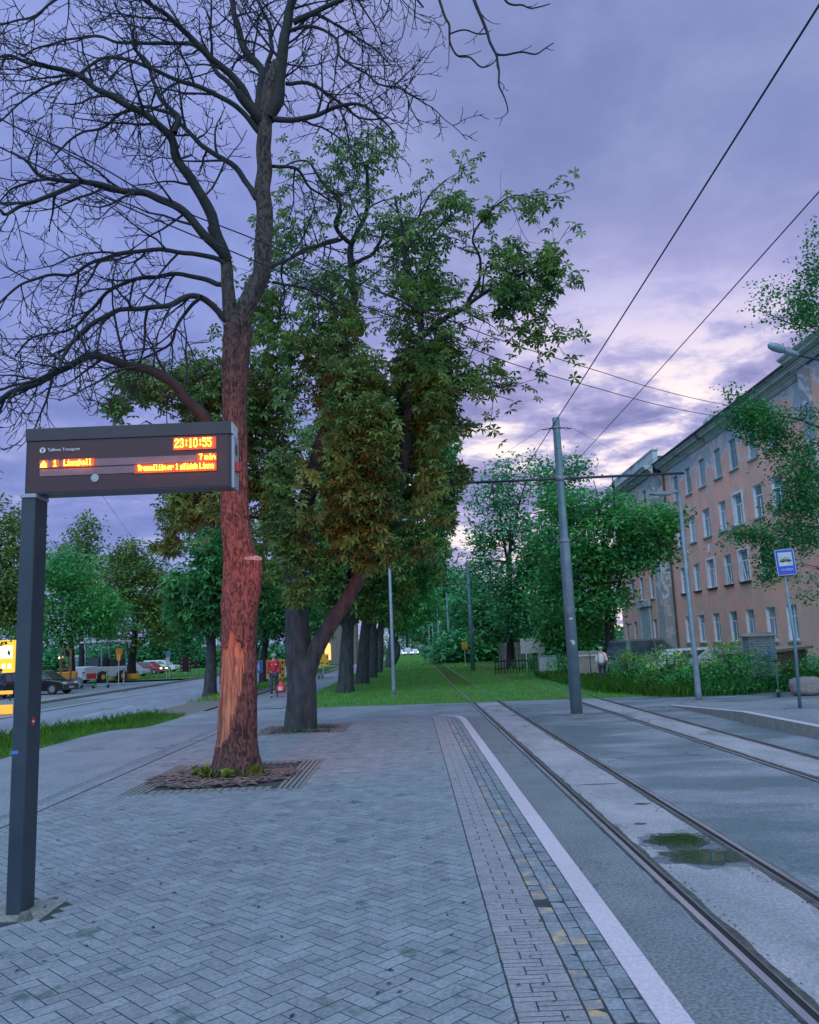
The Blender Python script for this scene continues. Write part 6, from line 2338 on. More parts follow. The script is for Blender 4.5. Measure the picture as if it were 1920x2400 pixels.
def window(y0, y1, z0, z1, x, li, yi, parent, off, style):
    fr_m = M['win_frame'] if style != 'old' else M['win_frame_old']
    X = x + .13
    mb_ = MB()
    t_ = .06
    f = lambda a_, b_, c_, d_: mb_.box((X, a_, c_), (X + .05, b_, d_))
    f(y0, y1, z0, z0 + t_)
    f(y0, y1, z1 - t_, z1)
    f(y0, y0 + t_, z0 + t_, z1 - t_)
    f(y1 - t_, y1, z0 + t_, z1 - t_)
    zt_ = z0 + (z1 - z0) * .66
    f(y0 + t_, y1 - t_, zt_, zt_ + .055)
    ym = (y0 + y1) / 2
    if style != 'mono':
        mb_.box((X, ym - .03, z0 + t_), (X + .05, ym + .03, zt_))
    if style == 'cross':
        mb_.box((X, ym - .03, zt_ + .055), (X + .05, ym + .03, z1 - t_))
    mb_.v = [(v[0] - off.x, v[1] - off.y, v[2] - off.z) for v in mb_.v]
    w_ = mb_.build('window', fr_m, parent)
    pm = M['curtain'] if rw.random() < .35 else M['pane']
    mb_ = MB().box((X + .03 - off.x, y0 + .02 - off.y, z0 + .02 - off.z), (X + .034 - off.x, y1 - .02 - off.y, z1 - .02 - off.z))
    mb_.build('pane', pm, w_)
    mb_ = MB().box((x - .14 - off.x, y0 - .12 - off.y, z0 - .10 - off.z), (x + .10 - off.x, y1 + .12 - off.y, z0 - .02 - off.z))
    mb_.box((x - .10 - off.x, y0 - .08 - off.y, z0 - .15 - off.z), (x + .02 - off.x, y1 + .08 - off.y, z0 - .102 - off.z))
    mb_.build('sill', M['cornice'] if li != 1 else M['roof_metal'], w_)
    if (li == 1 and yi in (2, 4)) or (li == 2 and yi in (4,)):
        m3 = MB()
        for (a_, b_, c_, d_) in ((y0 - .13, y0 - .005, z0, z1 + .13), (y1 + .005, y1 + .13, z0, z1 + .13), (y0 - .005, y1 + .005, z1 + .005, z1 + .13)):
            m3.box((x - .05 - off.x, a_ - off.y, c_ - off.z), (x + .003 - off.x, b_ - off.y, d_ - off.z))
        m3.build('surround', M['reveal'], w_)
    if li == 1 and yi in (3, 4):      # a casement ajar
        m4 = MB()
        q_ = Matrix.Translation(Vector((X - off.x, ym + .02 - off.y, z0 + .08 - off.z))) @ Matrix.Rotation(rad(-7), 4, 'Y')
        hh = (zt_ - z0) - .12
        for (a_, b_, c_, d_) in ((0, .40, 0, .05), (0, .40, hh - .05, hh), (0, .05, .05, hh - .05), (.35, .40, .05, hh - .05)):
            m4.box((-.10, a_, c_), (-.055, b_, d_), M=q_)
        m4.build('open_casement', M['white'], w_)
    return w_


for (li, yi, y0_, y1_, z0_, z1_) in wins:
    st = 'old' if li == 3 else ('cross' if rw.random() < .25 else 'tee')
    window(y0_, y1_, z0_, z1_, FX, li, yi, bld, bz, st)


def lb_(mb_, lo, hi, mi=0):
    mb_.box((lo[0] - bz.x, lo[1] - bz.y, lo[2] - bz.z), (hi[0] - bz.x, hi[1] - bz.y, hi[2] - bz.z), mi)


def cornice(ya, yb, x, z, parent, name='cornice'):
    prof = [(x + .02, z), (x - .10, z), (x - .10, z + .06), (x - .16, z + .08), (x - .16, z + .18), (x - .24, z + .22), (x - .30, z + .33), (x - .58, z + .36), (x - .58, z + .46), (x - .70, z + .53), (x - .76, z + .60), (x - .76, z + .66), (x + .02, z + .66)]
    mb_ = MB()
    mb_.prism([(p_[0] - bz.x, p_[1] - bz.z) for p_ in prof], 1, ya - bz.y, yb - bz.y)
    return mb_.build(name, M['cornice'], parent)


cornice(Y_N + .02, Y_F - .02, FX, WT + .002, bld)
mb = MB()
mb.prism([(FX - .92 - bz.x, WT + .67 - bz.z), (FX - .92 - bz.x, WT + .73 - bz.z), (FX + 6 - bz.x, WT + 2.3 - bz.z), (FX + 12 - bz.x, WT + .67 - bz.z)], 1, Y_N - 8 - bz.y, Y_F + .3 - bz.y)
mb.build('roof', M['roof_metal'], bld)
mb = MB()
for (a_, b_) in ((51.5, 52.4),):
    mb.prism([(FX - .3 - bz.x, WT + .75 - bz.z), (FX - .3 - bz.x, WT + 1.35 - bz.z), (FX - .1 - bz.x, WT + 1.6 - bz.z), (FX + 1.8 - bz.x, WT + 1.6 - bz.z), (FX + 1.8 - bz.x, WT + 1.1 - bz.z)], 1, a_ - bz.y, b_ - bz.y)
mb.build('dormer', M['cornice'], bld)
mb = MB()
for a_ in (56.3, 58.2, 58.9):
    lb_(mb, (FX - .5, a_, WT + .68), (FX - .2, a_ + .35, WT + 1.0))
mb.build('chimney', M['cornice'], bld)
# plinth, far end pilaster, drain pipe
mb = MB()
lb_(mb, (FX - .07, Y_N + .02, -.6), (FX + .0, Y_F - .3, .62))
mb.build('plinth', M['cornice'], bld)
mb = MB().tube([(FX - .12 - bz.x, Y_F - .25 - bz.y, -.2 - bz.z), (FX - .12 - bz.x, Y_F - .25 - bz.y, WT - .1 - bz.z)], .07, 8)
mb.build('drain_pipe', M['roof_metal'], bld)
mb = MB()
for (yy, zz) in ((58.6, 7.55), (54.35, 7.5), (48.9, 7.45)):
    m_ = [(-.0 + .16 * math.cos(w_), .32 * math.sin(w_)) for w_ in np.linspace(0, 2 * math.pi, 17)[:-1]]
    mb.prism([(yy - bz.y + u_, zz - bz.z + v_) for u_, v_ in m_], 0, FX - .07 - bz.x, FX - .01 - bz.x)
mb.build('medallion', M['reveal'], bld)

# projecting wings at both ends
def wing(ya, yb, x, near):
    ops_ = []
    n_ = 4
    for (z0_, z1_) in LV:
        if near:
            continue
        for k in range(n_):
            yc = ya + 2.9 + k * 2.9
            if z0_ < 2 and k in (1,):
                continue
            if yc < yb - .8:
                ops_.append((yc - .5, yc + .5, z0_, z1_))
    wall_open('facade', (ya, yb), (-.6, WT), ops_, x, .28, M['salmon'], bld, bz)
    for (a_, b_, c_, d_) in ops_:
        window(a_, b_, c_, d_, x, 9, 0, bld, bz, 'old')
    mb_ = MB()
    for yy in ((ya,) if not near else (yb,)):
        mb_.add([(x - bz.x, yy - bz.y, -.6 - bz.z), (FX + 10 - bz.x, yy - bz.y, -.6 - bz.z), (FX + 10 - bz.x, yy - bz.y, WT - bz.z), (x - bz.x, yy - bz.y, WT - bz.z)], [(0, 1, 2, 3)])
    mb_.build('side_wall', M['grey_wing'], bld)
    mb_ = MB()
    # corner pilasters of bare brick
    pa = (ya + .003, ya + 1.5) if not near else (yb - 1.0, yb - .003)
    lb_(mb_, (x - .10, pa[0], -.5), (x - .002, pa[1], WT - .01))
    mb_.build('pilaster', M['grey_wing'], bld)
    cornice(ya - .35, yb + .3, x - .12, WT + .004, bld)
    mb_ = MB()
    if not near:
        lb_(mb_, (x + .15, ya + .2, WT + .67), (x + .55, yb, WT + 1.95))
        lb_(mb_, (x + .08, ya + .12, WT + 1.953), (x + .62, yb + .1, WT + 2.07))
        mb_.build('parapet', M['cornice'], bld)
        mb_ = MB()
        lb_(mb_, (x + .56, ya + .1, WT + .30), (FX + 10, yb, WT + 1.5))
        mb_.build('wing_roof', M['roof_metal'], bld)
    return


wing(62.6, 75.5, 19.25, False)
wing(24.0, 38.3, 19.3, True)
# doorway in the far wing
mb = MB()
lb_(mb, (19.08, 66.2, -.4), (19.20, 66.55, 4.3))
lb_(mb, (19.08, 69.0, -.4), (19.20, 69.35, 4.3))
lb_(mb, (18.98, 66.0, 4.303), (19.22, 69.55, 4.75))
mb.build('door_surround', M['cornice'], bld)
mb = MB()
lb_(mb, (19.17, 66.56, -.3), (19.21, 68.99, 4.29))
mb.build('door', M['win_frame_old'], bld)
# rear bulk
mb = MB()
lb_(mb, (FX + .6, 24.5, -.6), (FX + 11, 75, WT + .6))
mb.build('rear_wall', M['grey_wing'], bld)
# graffiti letters on the near wing
gx = 19.28
mb, mb2 = MB(), MB()
for (yc, zc, ry, rz, seed_) in ((39.9, 1.75, .42, .95, 1), (39.0, 1.80, .42, .85, 2), (40.25, 2.45, .16, .42, 3), (39.75, 2.5, .15, .40, 4), (39.3, 2.5, .17, .40, 5), (38.6, 2.2, .30, .6, 6)):
    o1, o2 = [], []
    for i in range(28):
        w_ = 2 * math.pi * i / 28
        k_ = 1 + .10 * mnoise.noise(Vector((math.cos(w_) * 1.5, math.sin(w_) * 1.5, seed_)))
        o1.append((yc - bz.y + (ry * k_ + .07) * math.cos(w_) + .03, zc - bz.z - .03 + (rz * k_ + .07) * math.sin(w_)))
        o2.append((yc - bz.y + ry * k_ * math.cos(w_), zc - bz.z + rz * k_ * math.sin(w_)))
    mb.prism(o1, 0, FX - .012 - .001 * seed_ - bz.x, FX - .006 - bz.x)
    mb2.prism(o2, 0, FX - .030 - .001 * seed_ - bz.x, FX - .020 - bz.x)
mb.build('graffiti_outline', M['black'], bld)
mb2.build('graffiti_letter', M['offwhite'], bld)

# ================================================================ pillar, ledge, posts, boulder
M['pillar'] = mat('pillar_brick', (.15, .18, .20), (.21, .23, .24), 7, .9, bump=.8, bscale=18, c3=(.05, .10, .30), s3=1.6, t3=(.58, .64))
p0_, p1_ = at(1753, 1490, 29.6), at(1817, 1490, 29.6)
root = empty('brick_pillar', ((p0_.x + p1_.x) / 2, 29.9, -.24))
tag(root, 'weathered brick gate pillar with blue scrawls between the bushes and the boulder', 'pillar')
w_ = (p1_.x - p0_.x) / 2
zt = at(1790, 1492, 29.6).z + .24
mb = MB()
nz_ = 22
for k in range(nz_):        # courses of stone, each a little uneven
    a_ = random.Random(k)
    j = lambda: a_.uniform(-.012, .012)
    h_ = zt / nz_
    for s__ in range(3):
        x_a, x_b = -w_ + 2 * w_ * s__ / 3 + (.08 if k % 2 and s__ else 0), -w_ + 2 * w_ * (s__ + 1) / 3 + (.08 if k % 2 and s__ < 2 else 0)
        mb.box((x_a + .004 + (j() if s__ == 0 else 0), -.3 + j(), k * h_ + .004), (x_b - .004, .3, (k + 1) * h_ - .004), bev=.01)
mb.build('shaft', M['pillar'], root)
MB().box((-w_ + .02, -.28, 0), (w_ - .02, .28, zt)).build('core', M['gravel'], root)
mb = MB().box((-w_ - .07, -.38, zt), (w_ + .07, .38, zt + .07), bev=.015)
mb.prism([(-w_ - .02, zt + .07), (w_ + .02, zt + .07), (w_ * .6, zt + .16), (-w_ * .6, zt + .16)], 1, -.3, .3)
mb.build('cap', M['granite_face'], root)
mb = MB()
for (pts_) in ([(-.10, .9), (-.05, 1.25), (.10, 1.3), (.02, 1.0), (.12, .8)], [(.15, .6), (.2, 1.5), (.28, 1.1), (.33, 1.35)], [(-.25, .55), (-.12, .8), (-.28, 1.0)]):
    for q0, q1 in zip(pts_[:-1], pts_[1:]):
        mb.tube([(q0[0], -.325, q0[1]), (q1[0], -.325, q1[1])], .016, 5)
mb.build('scrawl', M['blue_mid'], root)
a_, b_ = at(1805, 1545, 30.4), at(1905, 1550, 36.5)
root = empty('concrete_canopy', (a_.x, a_.y, -.24))
tag(root, 'low concrete slab roof on a block wall beside the brick pillar', 'cellar entrance')
d_ = (b_ - a_)
mb = MB()
L_ = Vector((d_.x, d_.y, 0)).length
q_ = Matrix.Rotation(math.atan2(d_.y, d_.x), 4, 'Z')
mb.box((0, -.1, 1.30), (L_, 1.8, 1.42), M=q_, bev=.01)
mb.build('slab', M['granite_face'], root)
MB().box((.3, .15, 0), (L_ - .3, 1.6, 1.30), M=q_).build('wall', M['soil'], root)
# boulder
c = gp(1862, 1626)
root_loc = Vector((c.x + .02, 27.1, -.24))
V, Fq = [], []
nu, nv = 40, 22
for j in range(nv + 1):
    for i in range(nu):
        u_, v_ = 2 * math.pi * i / nu, math.pi * j / nv
        d_ = Vector((math.cos(u_) * math.sin(v_), math.sin(u_) * math.sin(v_), math.cos(v_)))
        r_b = 1 + .13 * mnoise.noise(d_ * 1.3 + Vector((2, 4, 1))) + .05 * mnoise.noise(d_ * 4) + .015 * mnoise.noise(d_ * 12)
        e = Vector((abs(d_.x) ** .8 * (1 if d_.x > 0 else -1), abs(d_.y) ** .8 * (1 if d_.y > 0 else -1), abs(d_.z) ** .85 * (1 if d_.z > 0 else -1)))
        V.append((e.x * .52 * r_b, e.y * .42 * r_b, max(-.33, e.z * .33 * r_b) + .27))
for j in range(nv):
    for i in range(nu):
        k = (i + 1) % nu
        Fq.append((j * nu + i, (j + 1) * nu + i, (j + 1) * nu + k, j * nu + k))
M['boulder'] = mat('boulder_granite', (.30, .24, .23), (.20, .17, .175), 14, .85, bump=.8, bscale=40)
o = MB().add(V, Fq).build('boulder', M['boulder'], None, True)
o.location = root_loc
tag(o, 'big rounded granite boulder behind the pole of the tram stop sign', 'boulder')


def gatepost(px, lab):
    Y_ = 42
    p = at(px, 1530, Y_)
    root_ = empty('gate_post', (p.x, Y_, G(Y_)))
    tag(root_, lab, 'gate post', 'pale concrete gate posts')
    w__, h__ = .30, 1.55
    mb_ = MB()
    out = [(-w__, 0), (w__, 0), (w__, h__ * .9)] + [(w__ * math.cos(t_), h__ * .9 + .12 * math.sin(t_)) for t_ in np.linspace(0, math.pi, 9)[1:-1]] + [(-w__, h__ * .9)]
    mb_.prism(out, 1, -.2, .2)
    mb_.build('shaft', M['granite_face'], root_)
    MB().box((-w__ - .04, -.24, h__ * .80), (w__ + .04, .24, h__ * .84)).build('band', M['granite'], root_)


gatepost(1365, 'left of the two round-topped concrete gate posts, nearest to the big mast')
gatepost(1395, 'round-topped concrete gate post next to the person in white')
# board fence, notice board and shed seen under the dark trees
root = empty('notice_board', (at(1250, 1540, 62).x, 62, G(62)))
tag(root, 'pale notice board on two posts under the dark trees', 'board')
MB().box((-.9, -.03, 1.2), (.9, .03, 2.3), bev=.01).build('panel', M['offwhite'], root)
for s__ in (-.5, .5):
    MB().box((s__ - .05, -.05, 0), (s__ + .05, -.031, 1.25)).build('leg', M['white'], root)
root = empty('tarpaulin', (at(1210, 1540, 66).x, 66, G(66)))
tag(root, 'pale sheet hanging over a heap beneath the dark spreading tree', 'tarpaulin')
vv, ff = [], []
for i in range(13):
    for j in range(9):
        u_, v_ = i / 12, j / 8
        vv.append((-1.3 + 2.6 * u_, .3 * math.sin(u_ * 9) + .6 * v_, 2.1 * (1 - v_) ** .8 + .25 * mnoise.noise(Vector((u_ * 3, v_ * 3, 1)))))
for i in range(12):
    for j in range(8):
        ff.append((i * 9 + j, (i + 1) * 9 + j, (i + 1) * 9 + j + 1, i * 9 + j + 1))
MB().add(vv, ff).build('sheet', M['offwhite'], root)
root = empty('picket_fence', (at(1250, 1545, 56).x, 56, G(56)))
tag(root, 'low dark fence of narrow pickets before the pale notice board', 'fence')
mb = MB()
for i in range(26):
    mb.box((-2.6 + i * .2, 0, 0), (-2.6 + i * .2 + .07, .03, 1.0 + .1 * (i % 3)))
mb.build('picket', M['bark_dark'], root)
mb = MB().box((-2.65, .03, .3), (2.65, .06, .38)).box((-2.65, .03, .8), (2.65, .06, .88))
mb.build('rail_board', M['bark_dark'], root)
root = empty('utility_cabinet', (at(1283, 1545, 48).x, 48, G(48)))
tag(root, 'grey-green cabinet standing in the weeds beside the big tram mast', 'cabinet')
MB().box((-.55, -.2, 0), (.55, .2, 1.25), bev=.02).build('body', M['galv'], root)
MB().box((-.5, -.212, .1), (-.02, -.201, 1.15)).box((.02, -.212, .1), (.5, -.201, 1.15)).build('door', M['win_frame_old'], root)
M['reveal_dim'] = mat('dim_plaster', (.16, .16, .18), (.11, .12, .13), 2, .9)
# small house behind the trees
root = empty('house', (at(1200, 1520, 110).x, 110, G(110)))
tag(root, 'pale house half hidden behind the trees, right of the second mast', 'house')
MB().box((-5, 0, 0), (7, 7, 5.5)).build('wall', M['reveal_dim'], root)
MB().prism([(-5.5, 5.5), (7.5, 5.5), (1, 9)], 1, -.4, 7.4).build('roof', M['roof_metal'], root)
for x_ in (-3.5, -.5, 2.5, 5):
    MB().box((x_, -.05, 3.2), (x_ + 1.1, -.01, 4.7)).build('window', M['pane'], root)
M['lit'] = mat('lit_opening', (.8, .4, .15), rough=.6, emit=(1.0, .42, .10), estr=1.6)
root = empty('house', (at(770, 1530, 120).x, 120, G(120)))
tag(root, 'distant house with a glowing doorway seen right of the forked chestnut', 'house')
MB().box((-4, 0, 0), (4, 6, 6)).build('wall', M['soil'], root)
MB().prism([(-4.5, 6), (4.5, 6), (0, 9)], 1, -.4, 6.4).build('roof', M['roof_metal'], root)
MB().prism([(-.5, .6), (.35, .6), (.35, 2.6)] + [(-.075 + .425 * math.cos(t_), 2.6 + .5 * math.sin(t_)) for t_ in np.linspace(0, math.pi, 9)[1:-1]] + [(-.5, 2.6)], 1, -.12, -.02).build('lit_doorway', M['lit'], root)

# ================================================================ vehicles
M['car_black'] = mat('car_paint_black', (.012, .013, .016), rough=.3, coat=.6)
M['car_silver'] = mat('car_paint_silver', (.42, .44, .48), rough=.35, metal=.4, coat=.5)
M['car_white'] = mat('car_paint_white', (.62, .63, .66), rough=.35, coat=.5)
M['car_maroon'] = mat('car_paint_maroon', (.28, .03, .045), rough=.35, coat=.5)
M['car_green'] = mat('car_paint_grey_green', (.12, .17, .17), rough=.4, coat=.4)
M['headlamp'] = mat('headlamp', (.9, .8, .6), rough=.3, emit=(1, .72, .40), estr=5)
M['lamp_off'] = mat('lamp_glass', (.6, .6, .6), rough=.2)
M['tail'] = mat('tail_lamp', (.5, .02, .02), rough=.3, emit=(1, .05, .03), estr=.05)


def car(label, loc_, rz, paint, kind='hatch', lights=False, group=None, name='parked_car'):
    root_ = empty(name, loc_, rz)
    tag(root_, label, 'car', group)
    L_, W__, H__ = {'hatch': (4.2, 1.76, 1.48), 'suv': (4.5, 1.85, 1.68), 'van': (4.9, 1.9, 1.95), 'wagon': (4.7, 1.8, 1.5)}[kind]
    h = H__
    lower = [(-L_ / 2, .30), (-L_ / 2, .62), (-L_ / 2 + .12, .88), (L_ * .22, .92), (L_ / 2 - .25, .80), (L_ / 2 - .04, .62), (L_ / 2, .35), (L_ / 2 - .08, .22), (-L_ / 2 + .08, .22)]
    body = MB()
    for k, (ins, sc_) in enumerate(((0, 1),)):
        body.prism(lower, 1, -W__ / 2, W__ / 2)
    rr_, rf = (-L_ / 2 + (.35 if kind == 'hatch' else .18), L_ * .30 if kind != 'van' else L_ * .36)
    cabin = [(-L_ / 2 + .06, .885), (rr_ + .12, h - .08), (rr_ + .35, h), (L_ * .06, h), (L_ * .12, h - .03), (rf, .905)]
    n = len(cabin)
    vv_ = []
    for s__ in (-1, 1):
        for (x_, z_) in cabin:
            t_ = (z_ - .88) / (h - .88)
            vv_.append((x_, s__ * (W__ / 2 - .03 - .19 * t_), z_))
    body.add(vv_, [tuple(range(n)), tuple(reversed(range(n, 2 * n)))] + [(i, n + i, n + (i + 1) % n, (i + 1) % n) for i in range(n)])
    ob = body.build('body', paint, root_)
    bm_ = ob.modifiers.new('bevel', 'BEVEL')
    bm_.width = .05
    bm_.segments = 2
    bm_.limit_method = 'ANGLE'
    # glazing, slightly proud of the cabin sides
    gl_ = MB()
    def gpt(x_, z_, s__):
        t_ = (z_ - .88) / (h - .88)
        return (x_, s__ * (W__ / 2 - .03 - .19 * t_ + .012), z_)
    for s__ in (-1, 1):
        for (xa, xb, xc, xd) in ((rr_ + .32, -.05 * L_, -.05 * L_, rr_ + .22), (-.03 * L_, L_ * .09, rf - .32, -.03 * L_)):
            q4 = [gpt(xd, .95, s__), gpt(xc, .95, s__), gpt(xb, h - .12, s__), gpt(xa, h - .12, s__)]
            gl_.add(q4, [(0, 1, 2, 3) if s__ < 0 else (3, 2, 1, 0)])
    # windscreen and rear window
    for (x0_, z0_, x1_, z1_) in ((rf - .06, .93, L_ * .125, h - .08), (-L_ / 2 + .08, .93, rr_ + .10, h - .14)):
        sg = 1 if x0_ > 0 else -1
        wv = W__ / 2 - .10
        wt = W__ / 2 - .26
        gl_.add([(x0_ + sg * .02, -wv, z0_), (x0_ + sg * .02, wv, z0_), (x1_ + sg * .02, wt, z1_), (x1_ + sg * .02, -wt, z1_)], [(0, 1, 2, 3) if sg > 0 else (3, 2, 1, 0)])
    gl_.build('window', M['glass'], root_)
    for (x_, s__) in ((L_ * .31, -1), (L_ * .31, 1), (-L_ * .30, -1), (-L_ * .30, 1)):
        y_ = s__ * (W__ / 2 - .08)
        wh = MB().tube([(x_, y_ - .11, .32), (x_, y_ - .09, .32), (x_, y_ + .09, .32), (x_, y_ + .11, .32)], [.27, .32, .32, .27], 20).build('wheel', M['rubber'], root_)
        rim = MB()
        yo = y_ + s__ * .112
        rim.tube([(x_, yo, .32), (x_, yo + s__ * .012, .32)], [.20, .17], 16)
        rim.build('rim', M['galv_light'], wh)
    for s__ in (-1, 1):
        MB().box((L_ / 2 - .16, s__ * W__ * .36 - .17, .60), (L_ / 2 - .02, s__ * W__ * .36 + .17, .74), bev=.02).build('headlight', M['headlamp'] if lights else M['lamp_off'], root_)
        MB().box((-L_ / 2 - .01, s__ * W__ * .40 - .12, .66), (-L_ / 2 + .08, s__ * W__ * .40 + .12, .84 if kind != 'van' else 1.2), bev=.02).build('tail_light', M['tail'], root_)
    MB().box((L_ / 2 - .03, -.26, .36), (L_ / 2 + .012, .26, .47)).build('number_plate', M['offwhite'], root_)
    return root_


p = at(118, 1606, 53)
car('black car parked at the left just past the dark sign post', (p.x - .6, 53, G(53)), rad(-8), M['car_black'], 'hatch', lights=False, group='cars on the left')
p = at(347, 1565, 98)
car('maroon car with a lit headlight between two silver ones', (p.x, 98, G(98)), rad(-12), M['car_maroon'], 'hatch', lights=True, group='cars on the left')
p = at(366, 1552, 106)
car('light silver estate car behind the maroon one', (p.x, 108, G(108) + .1), rad(-8), M['car_white'], 'wagon', group='cars on the left')
p = at(302, 1572, 90)
car('silver car partly hidden by the stout trunk of the olive-tinged tree', (p.x, 90, G(90)), rad(-10), M['car_silver'], 'hatch', group='cars on the left')
p = at(28, 1600, 50)
car('dark car at the extreme left under the yellow sign', (p.x - .6, 50, G(50)), rad(80), M['car_black'], 'hatch', group='cars on the left')
GB = 'cars parked before the salmon building'
p = at(1508, 1548, 47)
car('grey-green van nosing out behind the flowering bushes, rear lamp towards the street', (p.x + .3, 47, G(47) + .05), rad(28), M['car_green'], 'van', group=GB)
p = at(1610, 1545, 45)
car('white car parked just left of the slim lamp post line, mostly behind the bushes', (p.x, 46, G(46) - .1), rad(200), M['car_white'], 'hatch', group=GB)
p = at(1700, 1550, 42)
car('silver car hidden behind the yellow flowers left of the brick pillar', (p.x, 42, G(42) - .05), rad(190), M['car_silver'], 'hatch', group=GB)
for i, (px, lb) in enumerate(((938, 'leftmost of the tiny cars far beyond the trees'), (955, 'tiny pale van far beyond the trees at the end of the tracks'), (972, 'rightmost of the tiny cars far beyond the trees'))):
    p = at(px, 1520, 215)
    car(lb, (p.x, 215, G(215)), rad(-85), (M['car_white'], M['car_silver'], M['car_white'])[i], 'van' if i == 1 else 'hatch', lights=True, group='tiny far cars')

# road machine (asphalt paver)
p = at(252, 1585, 74)
pv = empty('road_paver', (p.x - .3, 74, G(74)), rad(62))
tag(pv, 'asphalt paving machine with a canopy standing by the kerb', 'road machine')
MB().box((-1.9, -1.1, .45), (1.6, 1.1, 1.35), bev=.06).build('chassis', M['offwhite'], pv)
MB().prism([(-3.2, .35), (-1.9, .35), (-1.9, 1.45), (-3.3, 1.35)], 1, -1.3, 1.3).build('hopper', M['offwhite'], pv)
MB().box((-3.0, -1.32, .40), (-2.0, -1.305, .85)).build('red_panel', M['red'], pv)
MB().box((-.2, -1.0, 1.36), (1.5, 1.0, 2.0), bev=.05).build('engine_hood', M['dark_metal'], pv)
for (x_, y_) in ((-1.2, -1.0), (-1.2, 1.0), (1.5, -1.0), (1.5, 1.0)):
    MB().box((x_ - .05, y_ - .05, 1.3), (x_ + .05, y_ + .05, 3.45)).build('canopy_post', M['galv'], pv)
MB().box((-1.6, -1.3, 3.45), (1.9, 1.3, 3.6), bev=.03).build('canopy', M['offwhite'], pv)
MB().box((-.9, -.9, 1.36), (-.4, -.4, 1.9), bev=.04).box((-.45, -.9, 1.9), (-.36, -.4, 2.5)).build('seat', M['black'], pv)
MB().box((-1.25, -.7, 1.36), (-1.05, .7, 2.2)).build('console', M['dark_metal'], pv)
for (x_, y_) in ((-1.3, -1.15), (.9, -1.15), (-1.3, 1.15), (.9, 1.15)):
    w_ = MB().tube([(x_, y_ - .22, .5), (x_, y_ - .18, .5), (x_, y_ + .18, .5), (x_, y_ + .22, .5)], [.42, .5, .5, .42], 18).build('wheel', M['rubber'], pv)
    MB().tube([(x_, y_ - .235, .5), (x_, y_ + .235, .5)], .22, 12).build('rim', M['orange'], w_)
MB().box((1.9, -1.6, .15), (2.6, 1.6, .6), bev=.04).build('screed', M['orange'], pv)
MB().box((.3, -1.12, 2.35), (1.0, -1.05, 2.9)).build('side_board', M['orange'], pv)

# yard things near the black car
p = at(184, 1545, 92)
root = empty('kiosk', (p.x, 92, G(92)))
tag(root, 'pale grey kiosk with a low roof behind the rounded grey-green tree', 'kiosk')
MB().box((-.6, -.6, 0), (.6, .6, 2.3), bev=.03).build('wall', M['galv_light'], root)
MB().prism([(-.7, 2.3), (.7, 2.3), (.5, 2.55), (-.5, 2.55)], 1, -.7, .7).build('roof', M['offwhite'], root)
MB().box((-.35, -.62, 1.1), (.3, -.603, 1.9)).build('window', M['pane'], root)
p = at(140, 1560, 58)
root = empty('scaffold_frame', (p.x, 59, G(59)))
tag(root, 'tall rust-brown timber frame beside the worker in orange', 'frame')
for x_ in (-.35, .35):
    MB().box((x_ - .06, -.06, 0), (x_ + .06, .06, 2.9)).build('upright', M['raw_wood'], root)
for z_ in (.6, 1.4, 2.2, 2.8):
    MB().box((-.29, -.05, z_), (.29, .05, z_ + .09)).build('crossbar', M['raw_wood'], root)
p = at(106, 1570, 57)
root = empty('roller', (p.x, 60, G(60)), rad(15))
tag(root, 'small road roller with warning lights behind the black car', 'road machine')
MB().box((-.9, -.6, .55), (.9, .6, 1.25), bev=.06).build('body', M['orange'], root)
for x_ in (-.85, .85):
    MB().tube([(x_, -.62, .42), (x_, .62, .42)], .42, 20).build('drum', M['galv'], root)
MB().tube([(-.2, -.5, 1.2), (-.2, -.5, 2.2), (-.2, .5, 2.2), (-.2, .5, 1.2)], .04, 8).build('roll_bar', M['black'], root)
for y_ in (-.4, .4):
    MB().tube([(-.2, y_, 2.2), (-.2, y_, 2.32)], .09, 10).build('beacon', M['headlamp'], root)
MB().box((-.1, -.25, 1.25), (.3, .25, 1.6), bev=.04).build('seat', M['black'], root)
# yellow lit sign and the amber barrier below it, added for a warm glow
M['yellow_lit'] = mat('lit_yellow', (.9, .6, .05), rough=.5, emit=(1.0, .58, .03), estr=.95)
M['white_lit'] = mat('lit_white', (.9, .85, .7), rough=.5, emit=(1.0, .82, .5), estr=1.3)
M['orange_lit'] = mat('lit_amber', (.9, .45, .05), rough=.5, emit=(1.0, .45, .04), estr=.6)
p = at(8, 1600, 56)
root = empty('yellow_glow_sign', (p.x, 56, G(56)))
tag(root, 'glowing yellow pylon sign standing in for a warm glow at the left picture edge behind the dark post', 'sign')
a_, b_ = at(-45, 1582, 56) - root.location, at(37, 1500, 56) - root.location
MB().box((a_.x, -.15, 0), (b_.x, .15, b_.z), bev=.03).build('added_pylon', M['yellow_lit'], root)
h_ = b_.z
mb = MB()
mb.box((a_.x + .1, -.165, h_ * .66), (b_.x - .1, -.151, h_ * .90))
mb.build('white_field', M['white_lit'], root)
mb = MB()
for i in range(5):
    mb.box((a_.x + .25 + i * .4, -.165, h_ * .47), (a_.x + .5 + i * .4, -.151, h_ * .56))
mb.build('added_figures', M['white_lit'], root)
